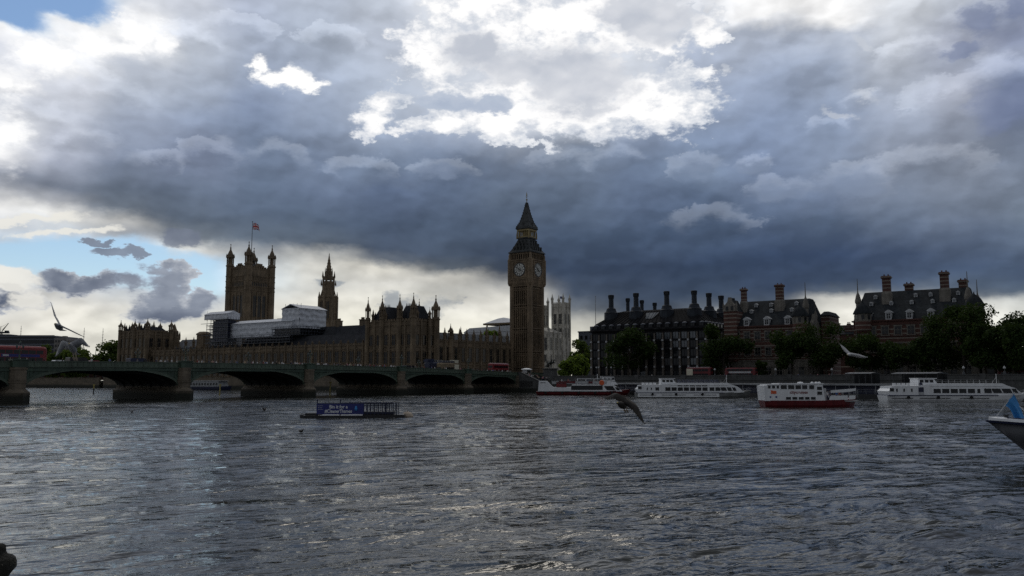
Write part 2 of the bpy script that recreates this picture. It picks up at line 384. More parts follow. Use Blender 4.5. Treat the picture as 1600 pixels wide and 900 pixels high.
def text_mesh(name, body, size, mat, parent, loc, rot, label=None, depth=.01, align='CENTER', bold=0.0):
    cu = bpy.data.curves.new(name, 'FONT'); cu.body = body; cu.size = size; cu.extrude = depth
    cu.align_x = align; cu.align_y = 'CENTER'; cu.offset = bold; cu.resolution_u = 3
    t = bpy.data.objects.new(name + '_source', cu); COL.objects.link(t)
    bpy.context.view_layer.update()
    me = bpy.data.meshes.new_from_object(t.evaluated_get(bpy.context.evaluated_depsgraph_get()))
    bpy.data.objects.remove(t); bpy.data.curves.remove(cu)
    me.name = name; me.materials.clear(); me.materials.append(mat)
    o = inst(me, name, parent, loc, 0, label); o.rotation_euler = rot
    return o

# ------------------------------------------------------------------ materials
def mk(name, base, rough=.7, var=.25, vscale=.5, metal=0.0, bump=.0, bscale=4.0, streak=.0, spec=.5, emit=None):
    m = bpy.data.materials.new(name); m.use_nodes = True
    t = m.node_tree; t.nodes.clear(); N = NT(t)
    p = N.n('ShaderNodeBsdfPrincipled'); o = N.n('ShaderNodeOutputMaterial')
    t.links.new(p.outputs[0], o.inputs[0])
    p.inputs['Roughness'].default_value = rough; p.inputs['Metallic'].default_value = metal
    p.inputs['Specular IOR Level'].default_value = spec
    tc = N.n('ShaderNodeTexCoord').outputs['Object']
    c = (*base, 1)
    if var:
        n1 = N.noise(tc, vscale, 6, .6)
        f = N.mr(n1.outputs['Fac'], .3, .7, 1 - var, 1 + var*.8, False)
        if streak:
            n2 = N.noise(N.vm('MULTIPLY', tc, (1.6, 1.6, .12)), 1.0, 4, .6)
            f = N.m('MULTIPLY', f, N.mr(n2.outputs['Fac'], .35, .7, 1 + streak*.5, 1 - streak, False))
        c = N.vm('SCALE', base, scale=f)
    N.put(p.inputs['Base Color'], c)
    if bump:
        nb = N.noise(tc, bscale, 5, .6)
        b = N.n('ShaderNodeBump'); b.inputs['Strength'].default_value = bump; b.inputs['Distance'].default_value = .05
        N.put(b.inputs['Height'], nb.outputs['Fac']); N.put(p.inputs['Normal'], b.outputs[0])
    return m, N, p, tc

M = {}
def simple(name, *a, **k): M[name] = mk(name, *a, **k)[0]

def coursed(name, base, mortar, bw, bh, rough=.8, var=.2, swap=None, ms=.012):
    """squared blocks or striped brickwork: the course runs round every face (u = x+y)"""
    m, N, p, tc = mk(name, base, rough, 0)
    s = N.n('ShaderNodeSeparateXYZ'); N.put(s.inputs[0], tc)
    v = N.xyz(N.m('ADD', s.outputs[0], s.outputs[1]), s.outputs[2], 0.0)
    b = N.n('ShaderNodeTexBrick'); N.put(b.inputs['Vector'], v)
    b.inputs['Color1'].default_value = (*[x*(1+var) for x in base], 1); b.inputs['Color2'].default_value = (*[x*(1-var) for x in base], 1)
    b.inputs['Mortar'].default_value = (*mortar, 1); b.inputs['Scale'].default_value = 1.0
    b.inputs['Mortar Size'].default_value = ms; b.inputs['Brick Width'].default_value = bw; b.inputs['Row Height'].default_value = bh
    n1 = N.noise(tc, .35, 6, .62); n2 = N.noise(N.vm('MULTIPLY', tc, (1.5, 1.5, .15)), 1.0, 4, .6)
    f = N.m('MULTIPLY', N.mr(n1.outputs['Fac'], .3, .7, .72, 1.2, False), N.mr(n2.outputs['Fac'], .35, .7, 1.12, .75, False))
    c = N.vm('SCALE', b.outputs[0], scale=f)
    M[name] = m
    return m, N, p, tc, s, c

def gothic_stone(name, base, k=1.0):
    """carved limestone: narrow upright panelling and weather streaks as relief, plus block to block tone"""
    m, N, p, tc, s, c = coursed(name, base, tuple(x*.6 for x in base), 1.1, .45, .85, .10)
    lf = N.noise(tc, .07, 3, .55); sf = N.noise(N.vm('MULTIPLY', tc, (.9, .9, .25)), .35, 4, .6)
    c = N.vm('SCALE', c, scale=N.m('MULTIPLY', N.mr(lf.outputs['Fac'], .3, .7, .72, 1.30, False), N.mr(sf.outputs['Fac'], .3, .7, 1.22, .70, False)))
    N.put(p.inputs['Base Color'], c)
    w = N.n('ShaderNodeTexWave', wave_type='BANDS', bands_direction='X'); N.put(w.inputs['Vector'], N.xyz(N.m('ADD', s.outputs[0], s.outputs[1]), 0.0, 0.0))
    w.inputs['Scale'].default_value = .42
    nb = N.noise(tc, 2.2, 5, .6)
    h = N.m('ADD', N.m('MULTIPLY', w.outputs['Fac'], .6), nb.outputs['Fac'])
    b = N.n('ShaderNodeBump'); b.inputs['Strength'].default_value = .6; b.inputs['Distance'].default_value = .12
    N.put(b.inputs['Height'], h); N.put(p.inputs['Normal'], b.outputs[0])

gothic_stone('palace_stone', (.185, .138, .088))
gothic_stone('tower_stone', (.205, .150, .095))
gothic_stone('grey_stone', (.30, .27, .22))
gothic_stone('abbey_stone', (.52, .49, .42))
simple('palace_roof', (.036, .038, .044), .85, .35, .4, streak=.3, spec=.12)
simple('lead_roof', (.13, .14, .155), .8, .25, .3, streak=.3, spec=.2)
simple('spire_iron', (.062, .066, .066), .7, .3, .5, streak=.3, spec=.2)
simple('chimney_steel', (.026, .032, .042), .6, .3, .5, streak=.3, spec=.2)
simple('gilding', (.26, .20, .085), .5, .45, 1.2, metal=.2)
simple('glass_dark', (.008, .010, .013), .12, .5, .8, spec=.4)
simple('glass_pale', (.10, .115, .13), .15, .5, .35, spec=.8)
simple('dial_white', (.58, .58, .53), .4, .08, 1.0)
simple('black_paint', (.012, .012, .014), .4, .3, 1.0)
simple('dark_metal', (.030, .033, .038), .5, .4, .8)
simple('bronze', (.022, .026, .022), .45, .5, 1.5)
simple('sheeting', (.60, .62, .66), .6, .10, .5, bump=.9, bscale=.9, streak=.15)
simple('scaffold', (.06, .07, .09), .5, .4, 1.0)
simple('timber', (.20, .15, .09), .8, .4, 1.0)
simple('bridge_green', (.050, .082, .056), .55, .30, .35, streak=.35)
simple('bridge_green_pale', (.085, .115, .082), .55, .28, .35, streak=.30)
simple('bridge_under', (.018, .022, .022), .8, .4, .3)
simple('white_paint', (.82, .83, .84), .35, .07, .4, streak=.10)
simple('cream_paint', (.62, .58, .45), .4, .10, .6)
simple('red_paint', (.21, .016, .020), .35, .2, .5, streak=.15)
simple('dark_and_shaded_red', (.13, .012, .016), .4, .25, .5, streak=.25)  # own colour of the boat hulls; on embankment buses it paints tree shade
simple('navy_paint', (.012, .018, .055), .45, .3, .4)
simple('sign_blue', (.014, .022, .16), .4, .15, .5)
simple('orange_paint', (.72, .12, .03), .45, .1, .6)
simple('grey_paint', (.25, .26, .27), .5, .2, .5, streak=.2)
simple('pale_grey', (.46, .47, .48), .5, .15, .4, streak=.2)
simple('hull_grey', (.20, .205, .20), .45, .25, .4, streak=.35)
simple('tyre_rubber', (.012, .012, .012), .8, .2, 2)
simple('yellow_paint', (.42, .34, .10), .5, .4, 1.5)
simple('flag_blue', (.035, .22, .52), .6, .15, 2.0)
simple('flag_red', (.50, .02, .03), .7, .1, 2.0)
simple('flag_navy', (.02, .03, .18), .7, .1, 2.0)
simple('asphalt', (.05, .05, .052), .85, .25, .3)
simple('paving', (.17, .16, .15), .85, .25, .3)
simple('bark', (.045, .036, .028), .9, .4, 2.0, bump=.6)
simple('moss_stone', (.016, .015, .009), .9, .6, 14.0, bump=1.0, bscale=40)
simple('far_grey', (.10, .11, .135), .7, .15, .05)
simple('far_block', (.19, .18, .17), .8, .15, .2)
simple('slate', (.030, .034, .038), .9, .35, .5, streak=.35, spec=.08)
simple('portcullis_roof', (.016, .016, .018), .85, .4, .4, streak=.4, spec=.06)
simple('portcullis_frame', (.012, .012, .014), .6, .35, .4, spec=.2)
simple('portcullis_pier', (.15, .132, .115), .8, .25, .6, streak=.25, spec=.2)
simple('buoy', (.38, .31, .24), .7, .35, 1.0, bump=.5)
simple('skin', (.38, .23, .16), .6, .1, 5)
simple('gull_white', (.55, .55, .56), .7, .12, 4)
simple('gull_brown', (.030, .025, .021), .8, .5, 9.0)
simple('gull_grey', (.26, .27, .29), .7, .2, 6)

m, N, p, tc, s, c = coursed('granite', (.155, .125, .088), (.06, .05, .04), 1.6, .62, .8, .16)
# wet weed below the tide mark
z = N.n('ShaderNodeSeparateXYZ'); N.put(z.inputs[0], N.n('ShaderNodeNewGeometry').outputs['Position'])
nz = N.noise(tc, .8, 4)
f = N.mr(N.m('ADD', z.outputs[2], N.m('MULTIPLY', nz.outputs['Fac'], .8)), 1.6, 3.0)
N.put(p.inputs['Base Color'], N.mix(f, (.018, .020, .013), c))
m, N, p, tc, s, c = coursed('embankment_stone', (.085, .086, .084), (.035, .035, .035), 1.5, .6, .8, .14)
z = N.n('ShaderNodeSeparateXYZ'); N.put(z.inputs[0], N.n('ShaderNodeNewGeometry').outputs['Position'])
nz = N.noise(tc, .8, 4)
f = N.mr(N.m('ADD', z.outputs[2], N.m('MULTIPLY', nz.outputs['Fac'], .8)), 1.5, 2.6)
N.put(p.inputs['Base Color'], N.mix(f, (.014, .017, .012), c))
# red brick with bands of pale stone
def banded(name, brick, stone, period=1.5, frac=.27):
    m, N, p, tc, s, c = coursed(name, brick, tuple(x*.7 for x in brick), .5, .16, .85, .22)
    fr = N.m('FRACT', N.m('DIVIDE', s.outputs[2], period))
    f = N.m('LESS_THAN', fr, frac)
    N.put(p.inputs['Base Color'], N.mix(f, c, N.vm('SCALE', stone, scale=N.mr(N.noise(tc, .6, 5).outputs['Fac'], .3, .7, .75, 1.15, False))))
banded('banded_brick', (.095, .039, .029), (.215, .185, .155))
banded('chimney_brick', (.080, .036, .028), (.21, .18, .15), 1.25, .25)
banded('plain_brick', (.075, .031, .024), (.40, .34, .27), 5.0, .06)
simple('portland', (.185, .17, .148), .85, .25, .5, streak=.35, spec=.2)

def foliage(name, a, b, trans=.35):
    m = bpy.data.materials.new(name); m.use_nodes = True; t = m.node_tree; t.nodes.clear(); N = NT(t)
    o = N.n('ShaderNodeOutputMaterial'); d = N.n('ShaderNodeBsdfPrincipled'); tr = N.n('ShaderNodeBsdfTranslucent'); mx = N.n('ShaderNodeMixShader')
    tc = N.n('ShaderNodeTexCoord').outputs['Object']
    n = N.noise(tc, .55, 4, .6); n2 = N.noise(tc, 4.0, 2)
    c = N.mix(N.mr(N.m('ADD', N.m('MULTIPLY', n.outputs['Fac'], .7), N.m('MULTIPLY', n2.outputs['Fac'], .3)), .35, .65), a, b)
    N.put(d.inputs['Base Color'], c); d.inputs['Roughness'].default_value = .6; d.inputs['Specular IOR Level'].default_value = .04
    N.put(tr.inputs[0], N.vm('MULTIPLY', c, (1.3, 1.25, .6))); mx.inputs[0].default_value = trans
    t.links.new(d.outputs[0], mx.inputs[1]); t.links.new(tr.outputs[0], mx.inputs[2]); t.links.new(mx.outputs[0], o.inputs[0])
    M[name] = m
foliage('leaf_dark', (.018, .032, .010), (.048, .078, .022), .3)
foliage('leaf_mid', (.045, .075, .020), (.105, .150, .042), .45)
foliage('leaf_bright', (.085, .135, .030), (.20, .28, .06), .5)  # lighter leaf colour stands in for sunlight on the tree by the church

def cloth(name, c): M[name] = mk(name, c, .8, .15, 3.0)[0]
CLOTHES = {'white': (.62, .62, .62), 'black': (.015, .015, .018), 'red': (.20, .025, .028), 'blue': (.05, .10, .28), 'grey': (.16, .16, .17), 'beige': (.40, .32, .22), 'pink': (.50, .22, .26), 'navy': (.02, .03, .08)}
for k_, v_ in CLOTHES.items(): cloth('cloth_' + k_, v_)

# ------------------------------------------------------------------ the river
ROT = R(-34.6)                       # the streets on the far bank: local x runs right along the river, local y inland
UX = Vector((cos(ROT), sin(ROT), 0)); UY = Vector((-sin(ROT), cos(ROT), 0))
A0 = Vector((1.35, 323.5, 0))        # bridge: west end of its near face
BTH = R(235.74)
BD = Vector((cos(BTH), sin(BTH), 0)); BN = Vector((-BD.y, BD.x, 0))     # along the bridge towards us, and out of its near face

def build_water():
    rs = np.random.RandomState(4)
    nr, na = 1000, 880
    r = np.concatenate([[3.0], 8.0 * (470 / 8.0) ** (np.arange(nr) / (nr - 1)), [900, 2500, 6000, 16000]])
    a = np.radians(np.linspace(-56, 56, na))
    Rr, Aa = np.meshgrid(r, a, indexing='ij')
    x, y = Rr * np.sin(Aa), Rr * np.cos(Aa)
    dr = np.gradient(r)[:, None] * np.ones_like(Aa)
    z = np.zeros_like(x)
    def fld(L, seed, n=10):
        q = np.random.RandomState(seed); o = np.zeros_like(x)
        for i in range(n):
            th = q.uniform(0, 2*pi); k = 2*pi / (L * q.uniform(.6, 1.7))
            o += np.sin(k*(x*np.cos(th) + y*np.sin(th)) + q.uniform(0, 2*pi))
        return o / sqrt(n)
    gust = .62 + .34*np.tanh(fld(60, 11)*.8 + .5*fld(22, 12) + np.clip(x/60, -.9, .9))
    wx, wy = x + .5*fld(9, 21), y + .5*fld(8, 22)
    wind = R(-62)
    for i in range(84):
        L = .28 * (5.0/.28) ** rs.rand()
        th = wind + rs.normal(0, .55)
        k = 2*pi/L
        amp = .0045 * L * (1.0 if L < 2.0 else .72)
        fade = np.clip((L/(2.6*dr) - 1), 0, 1)
        ph = k*(wx*np.cos(th) + wy*np.sin(th)) + rs.uniform(0, 2*pi)
        s_ = np.sin(ph)
        z += amp * fade * (s_ + .35*(1 - np.abs(s_))*2 - .35) * gust
    z = z.astype(np.float32)
    z[-4:] = 0
    v = np.stack([x, y, z], -1).reshape(-1, 3)
    n0, n1 = x.shape
    i = np.arange(n0 - 1)[:, None]*n1 + np.arange(n1 - 1)[None]
    f = np.stack([i, i + 1, i + n1 + 1, i + n1], -1).reshape(-1, 4)[:, ::-1]
    me = bpy.data.meshes.new('river_water')
    me.vertices.add(len(v)); me.vertices.foreach_set('co', v.astype(np.float32).ravel())
    me.loops.add(f.size); me.loops.foreach_set('vertex_index', f.astype(np.int32).ravel())
    me.polygons.add(len(f)); me.polygons.foreach_set('loop_start', np.arange(0, f.size, 4, dtype=np.int32))
    me.polygons.foreach_set('use_smooth', np.ones(len(f), dtype=bool))
    me.update(calc_edges=True); me.validate()
    m = bpy.data.materials.new('river_water'); m.use_nodes = True; t = m.node_tree; t.nodes.clear(); N = NT(t)
    p = N.n('ShaderNodeBsdfPrincipled'); o = N.n('ShaderNodeOutputMaterial'); t.links.new(p.outputs[0], o.inputs[0])
    tc = N.n('ShaderNodeTexCoord').outputs['Object']
    big = N.noise(N.vm('MULTIPLY', tc, (.010, .030, 0)), 1.0, 5, .6)
    N.put(p.inputs['Base Color'], N.mix(big.outputs['Fac'], (.016, .019, .018), (.032, .035, .032)))
    p.inputs['Roughness'].default_value = .05; p.inputs['IOR'].default_value = 1.333
    vr = N.n('ShaderNodeVectorRotate', rotation_type='Z_AXIS'); N.put(vr.inputs['Vector'], tc); vr.inputs['Angle'].default_value = R(-28)
    q = N.vm('MULTIPLY', vr.outputs[0], (.55, 1.35, 1))
    h1 = N.noise(q, .9, 4, .55, dist=.3); h2 = N.noise(q, 5.0, 3, .55, dist=.2); h3 = N.noise(q, .26, 4, .55, dist=.5)
    patch = N.mr(N.noise(N.vm('MULTIPLY', tc, (.018, .05, 0)), 1.0, 4, .6).outputs['Fac'], .35, .65, .45, 1.25)
    hh = N.m('ADD', N.m('ADD', N.m('MULTIPLY', h1.outputs['Fac'], .24), N.m('MULTIPLY', h2.outputs['Fac'], .022)), N.m('MULTIPLY', h3.outputs['Fac'], .75))
    b = N.n('ShaderNodeBump'); b.inputs['Distance'].default_value = 1.0
    N.put(b.inputs['Strength'], N.m('MULTIPLY', patch, WATER_BUMP)); N.put(b.inputs['Height'], hh)
    N.put(p.inputs['Normal'], b.outputs[0])
    me.materials.append(m)
    struct(inst(me, 'river_water'))
WATER_BUMP = .74
build_water()

# the far bank: one sheet of land behind the river walls, reaching the horizon
BANK = [(560, -60), (142.0, 227.5), (12.0, 322.0), (30, 350), (-22, 352), (-245, 506), (-430, 600), (-760, 690), (-1500, 640)]
LAND_Z = 5.0
mb = MB()
poly = BANK + [(-9000, 600), (-9000, 9000), (9000, 9000), (9000, -60)]
mb.add([(x, y, LAND_Z) for x, y in poly], [tuple(range(len(poly)))])
struct(mb.build('ground', M['paving']))
# the carriageway of the embankment road, with its kerb and lane line
mb = MB()
E0 = Vector((142.0, 227.5, 0)); EU = (Vector((12.0, 322.0, 0)) - E0).normalized(); EI = Vector((-EU.y, EU.x, 0))
if EI.y < 0: EI = -EI
def ept(k, d): return E0 + EU*k + EI*d
def strip(mb, k0, k1, d0, d1, z0, z1=None):
    c = [ept(k0, d0), ept(k1, d0), ept(k1, d1), ept(k0, d1)]
    if z1 is None: mb.add([(p.x, p.y, z0) for p in c], [(0, 1, 2, 3)])
    else: mb.prism_z([(p.x, p.y) for p in c], z0, z1)
strip(mb, -250, 160, 9, 23, LAND_Z + .006); struct(mb.build('road', M['asphalt']))
mb = MB(); strip(mb, -250, 160, 8.7, 9.0, LAND_Z - .1, LAND_Z + .13); strip(mb, -250, 160, 23.0, 23.3, LAND_Z - .1, LAND_Z + .13); struct(mb.build('kerb', M['embankment_stone']))
mb = MB()
for i in range(60): strip(mb, -240 + i*6.5, -237 + i*6.5, 15.95, 16.07, LAND_Z + .011)
struct(mb.build('road_marking', M['white_paint']))

# river walls
def wall_run(name, label, pts, h, mat, th=1.1):
    w = thing(name, label, 'river wall', (pts[0][0], pts[0][1], 0))
    o = Vector((pts[0][0], pts[0][1], 0))
    mb, pb = MB(), MB()
    for (a, b) in zip(pts, pts[1:]):
        a, b = Vector((*a, 0)) - o, Vector((*b, 0)) - o; u = (b - a).normalized(); L = (b - a).length
        mb.obox(a, u, -.25, L + .25, -th, 0.0, -2.5, LAND_Z + .05)
        mb.obox(a, u, -.25, L + .25, -.05, .22, LAND_Z - .35, LAND_Z + .02)
        pb.obox(a, u, 0, L, -.75, .02, LAND_Z + .05, LAND_Z + h)
        pb.obox(a, u, 0, L, -.9, .17, LAND_Z + h, LAND_Z + h + .22)
        n = int(L // 18)
        for i in range(n + 1): pb.obox(a, u, i*18, i*18 + 1.6, -.95, .25, LAND_Z + .06, LAND_Z + h + .42)
    mb.build('wall', mat, w); pb.build('parapet', mat, w)
    return w
wall_run('embankment_wall', 'long grey granite embankment wall behind the moored boats, right of the bridge', [(540, -48), (142, 227.5), (14.5, 320.2)][::-1], 1.15, M['embankment_stone'])
wall_run('terrace_wall', 'dark river terrace wall below the gothic palace, seen through the bridge arches', [(-245, 506), (-22, 352)][::-1], 1.0, M['granite'])
wall_run('garden_wall', 'distant dark river wall beyond the palace, seen under the leftmost full arch', [(-1000, 673), (-760, 690), (-430, 600), (-249, 508.5)][::-1], 1.0, M['granite'])
# ------------------------------------------------------------------ the bridge
SPANS = [29, 32, 35.4, 36.6, 35.4, 32, 29]; PW = 3.2; BW = 26.0
SPR = 3.2                                   # springing height
def ptop(s):                                # height of the parapet's top along the bridge
    return 7.75 + 1.35*(1 - ((s - 116)/116.0)**2) if -4 < s < 240 else 7.7
def rise(s): return ptop(s) - 1.72          # crown of the arch
def build_bridge():
    br = thing('arched_bridge', 'green iron arch bridge with stone piers crossing the river', 'bridge', A0, BTH)
    # local x along the bridge towards the near bank, local y out of the face we see (body at y<0)
    s = 0.0; edges = []
    for L in SPANS: edges.append((s, s + L)); s += L + PW
    total = s - PW
    mb = MB(); n = 120                       # deck slab with roadway and two pavements
    pr = []
    for i in range(n + 1):
        x = -30 + (total + 80) * i / n; z = ptop(x) - 1.15
        pr.append((x, z))
    mb.mat(0)
    mb.loft([[(x, -.3, z - .75), (x, -.3, z + .12), (x, -4.3, z + .12), (x, -4.3, z), (x, -BW + 4.3, z), (x, -BW + 4.3, z + .12), (x, -BW + .3, z + .12), (x, -BW + .3, z - .75)] for x, z in pr])
    mb.build('deck', M['asphalt'], br)
    for side, y0 in (('near', 0.0), ('far', -BW)):
        sg = 1 if side == 'near' else -1
        mb = MB()
        o1, o2, o3 = (.12, .35, -.28) if sg == 1 else (-.12, -.35, .28)
        mb.loft([[(x, y0 + o3, z + .0), (x, y0 + o1, z + .0), (x, y0 + o1, z + 1.0), (x, y0 + o3, z + 1.0)] for x, z in pr])
        mb.loft([[(x, y0 + o3 - .08*sg, z + 1.0), (x, y0 + o1 + .14*sg, z + 1.0), (x, y0 + o1 + .14*sg, z + 1.15), (x, y0 + o3 - .08*sg, z + 1.15)] for x, z in pr])
        mb.loft([[(x, y0 + o3, z - .28), (x, y0 + o2 + .1*sg, z - .2), (x, y0 + o2 + .1*sg, z - .02), (x, y0 + o3, z - .02)] for x, z in pr])
        if sg == 1:                          # quatrefoil panels read as a fine upright rhythm
            x = 0.0
            while x < total:
                z = ptop(x) - 1.15
                mb.box(x, x + .22, y0 + .12, y0 + .2, z + .1, z + .95); x += 1.3
        mb.build('parapet', M['bridge_green_pale'], br)
        mb = MB()
        mb.loft([[(x, y0 - .02*sg, z - .95), (x, y0 + .2*sg, z - .95), (x, y0 + .2*sg, z - .28), (x, y0 - .02*sg, z - .28)] for x, z in pr])
        mb.build('cornice', M['bridge_green'], br)
    for k, (a, b) in enumerate(edges):
        c, h = (a + b)/2, (b - a)/2; z1 = rise(c); N_ = 28
        def arc(off):
            return [(c + (h + 0*off)*cos(pi - pi*i/N_) * (1 + off/h*.55), SPR + (z1 - SPR + off)*sin(pi*i/N_)) for i in range(N_ + 1)]
        inn, out = arc(0.0), arc(.85)
        out = [(min(max(x, a - .2), b + .2), z) for x, z in out]
        mb = MB()
        mb.loft([[(i[0], .10, i[1]), (o[0], .10, o[1]), (o[0], -.35, o[1]), (i[0], -.35, i[1])] for i, o in zip(inn, out)])
        mb.loft([[(i[0], .26, i[1] + .02), (i[0], .26, i[1] + .22), (i[0], .09, i[1] + .22), (i[0], .09, i[1] + .02)] for i in inn])
        mb.build('arch_ring', M['bridge_green_pale'], br)
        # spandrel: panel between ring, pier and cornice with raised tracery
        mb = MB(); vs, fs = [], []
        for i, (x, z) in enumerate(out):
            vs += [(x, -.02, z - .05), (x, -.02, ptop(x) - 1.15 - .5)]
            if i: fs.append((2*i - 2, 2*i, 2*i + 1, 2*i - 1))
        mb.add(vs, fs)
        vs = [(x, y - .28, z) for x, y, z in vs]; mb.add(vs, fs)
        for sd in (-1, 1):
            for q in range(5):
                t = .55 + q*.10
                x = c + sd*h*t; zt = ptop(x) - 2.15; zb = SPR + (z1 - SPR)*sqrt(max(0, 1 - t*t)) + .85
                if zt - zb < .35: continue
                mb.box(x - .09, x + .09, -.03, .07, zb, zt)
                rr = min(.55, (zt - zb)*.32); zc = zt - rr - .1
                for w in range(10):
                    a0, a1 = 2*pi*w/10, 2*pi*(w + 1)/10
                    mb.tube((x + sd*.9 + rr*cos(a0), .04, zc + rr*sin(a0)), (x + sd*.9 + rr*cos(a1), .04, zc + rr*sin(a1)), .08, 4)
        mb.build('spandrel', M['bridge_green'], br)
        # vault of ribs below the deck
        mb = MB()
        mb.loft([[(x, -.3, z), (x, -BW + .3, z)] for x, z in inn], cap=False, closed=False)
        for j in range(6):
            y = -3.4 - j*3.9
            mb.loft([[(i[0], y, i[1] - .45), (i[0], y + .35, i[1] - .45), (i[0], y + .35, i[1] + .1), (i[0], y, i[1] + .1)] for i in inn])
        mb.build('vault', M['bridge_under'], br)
        mb = MB()
        mb.loft([[(i[0], -BW - .1, i[1]), (o[0], -BW - .1, o[1]), (o[0], -BW + .35, o[1]), (i[0], -BW + .35, i[1])] for i, o in zip(inn, out)])
        mb.build('arch_ring', M['bridge_green_pale'], br)
        # pier on the near-bank side of this span
        if k < 6:
            x0, x1 = b, b + PW; xc = (x0 + x1)/2
            mb = MB()
            mb.box(x0 + .02, x1 - .02, -BW + .2, -.2, -3, ptop(xc) - 2.2)
            e = .85                          # wider base with cutwaters
            mb.prism_z([(x0 - e, -BW - .4), (xc, -BW - 2.6), (x1 + e, -BW - .4), (x1 + e, .6), (xc, 2.9), (x0 - e, .6)], -3, 2.15)
            mb.loft([[(x0 - e, -BW - .4, 2.15), (xc, -BW - 2.6, 2.15), (x1 + e, -BW - .4, 2.15), (x1 + e, .6, 2.15), (xc, 2.9, 2.15), (x0 - e, .6, 2.15)],
                     [(x0, -BW, 2.9), (xc, -BW - .9, 2.9), (x1, -BW, 2.9), (x1, .5, 2.9), (xc, 1.5, 2.9), (x0, .5, 2.9)]])
            for yy in (0, -BW):
                oct_ = [(x0 - .05, yy - 1.0), (x1 + .05, yy - 1.0), (x1 + .05, yy + .35), (x1 - .55, yy + 1.05), (x0 + .55, yy + 1.05), (x0 - .05, yy + .35)]
                if yy: oct_ = [(px_, 2*yy - py_) for px_, py_ in oct_][::-1]
                zt = ptop(xc) - 1.3
                mb.prism_z(oct_, 2.6, zt)
                for zz, e2 in ((4.15, .14), (4.6, .10), (zt - .5, .12)):
                    cx, cy = xc, yy
                    mb.prism_z([(cx + (px_ - cx)*(1 + e2/1.2), cy + (py_ - cy)*(1 + e2/1.2)) for px_, py_ in oct_], zz, zz + .28)
            mb.build('pier', M['granite'], br)
            mb = MB()
            zt = ptop(xc) - 1.3
            for yy, sg in ((.35, 1),):
                mb.box(x0 + .1, x1 - .1, -.45, 1.0, zt + .002, zt + 1.42)
                mb.box(x0 - .1, x1 + .1, -.55, 1.15, zt + 1.42, zt + 1.66)
            mb.build('pier_cap', M['bridge_green'], br)
    # west abutment block below the end of the deck
    mb = MB()
    mb.box(-34, -.05, -BW + .1, -.1, -3, ptop(0) - 2.0)
    mb.box(-1.2, -.06, -BW - .4, .9, -3, ptop(0) - 1.3)
    mb.build('abutment', M['granite'], br)
    mb = MB(); mb.box(total + .05, total + 60, -BW + .1, -.1, -3, ptop(total) - 2.0)
    mb.build('abutment', M['granite'], br)
    return br
bridge = build_bridge()
def bpt(s, y, z=None):                      # a point of the bridge: s along it, y out of its face
    p = A0 + BD*s + BN*y
    return Vector((p.x, p.y, ptop(s) - 1.15 if z is None else z))
def s_at(px):                               # where a sight line crosses the bridge's near face
    d = ray(px, 575); t = d.x/d.y
    return (A0.x - t*A0.y) / (t*BD.y - BD.x)

# the embankment steps beside the bridge and the wall under them
st = thing('river_stairs', 'stone stairs running down from the bridge end to the landing', 'stairs', A0, BTH)
mb = MB()
mb.box(-9.0, -1.3, .25, 7.0, -3, LAND_Z - .6)
for i in range(16):
    y = .3 + i*.72; z = ptop(0) - 1.2 - i*.20
    mb.box(-8.7, -2.2, y, y + .74, 2.0, z)
mb.build('flight', M['embankment_stone'], st)
mb = MB()
mb.prism_x([(.3, 2.0), (.3, ptop(0) - .15), (1.6, ptop(0) - .15), (12.0, LAND_Z - 1.6), (15.5, LAND_Z - 1.6), (15.5, 2.0)], -1.9, -1.3)
mb.prism_x([(.3, ptop(0) - .15), (.3, ptop(0) + .1), (1.7, ptop(0) + .1), (12.1, LAND_Z - 1.35), (15.6, LAND_Z - 1.35), (15.6, LAND_Z - 1.6), (12.0, LAND_Z - 1.6), (1.6, ptop(0) - .15)], -2.0, -1.15)
mb.box(-1.95, -1.32, .25, 15.6, -3, 2.0)
mb.box(-1.9, -.9, .25, 15.8, -3, 1.6)
mb.build('balustrade', M['embankment_stone'], st)

# ------------------------------------------------------------------ gothic buildings
WIN = {}
def gothic_window(w, h, stone='palace_stone', lights=2, transoms=1, glass='glass_dark'):
    """one window in its own frame: x along the wall, -y outwards; surround, mullions and glass"""
    key = (round(w, 2), round(h, 2), stone, lights, transoms, glass)
    if key in WIN: return WIN[key]
    mb = MB(); f = .16
    mb.mat(1); mb.box(-w/2, w/2, -.05, .02, 0, h)
    mb.mat(0)
    mb.box(-w/2 - f, -w/2, -.28, .0, -.1, h + .05); mb.box(w/2, w/2 + f, -.28, .0, -.1, h + .05)
    mb.box(-w/2 - f, w/2 + f, -.34, .0, -.32, -.1)
    mb.box(-w/2 - f, w/2 + f, -.36, .0, h + .05, h + .3)
    for i in range(1, lights):
        x = -w/2 + w*i/lights; mb.box(x - .06, x + .06, -.17, -.03, 0, h)
    for i in range(transoms):
        z = h*(i + 1)/(transoms + 1); mb.box(-w/2, w/2, -.15, -.03, z - .06, z + .06)
    # pointed heads: small wedges in the top corners of each light
    lw = w/lights
    for i in range(lights):
        x0 = -w/2 + lw*i
        mb.add([(x0, -.14, h), (x0 + lw*.45, -.14, h), (x0, -.14, h - lw*.7), (x0, -.03, h), (x0 + lw*.45, -.03, h), (x0, -.03, h - lw*.7)], [(0,1,2), (3,5,4), (1,4,5,2), (0,2,5,3)])
        mb.add([(x0 + lw, -.14, h), (x0 + lw*.55, -.14, h), (x0 + lw, -.14, h - lw*.7), (x0 + lw, -.03, h), (x0 + lw*.55, -.03, h), (x0 + lw, -.03, h - lw*.7)], [(0,2,1), (3,4,5), (1,2,5,4), (0,3,5,2)])
    WIN[key] = mb.mesh('window', [M[stone], M[glass]])
    return WIN[key]

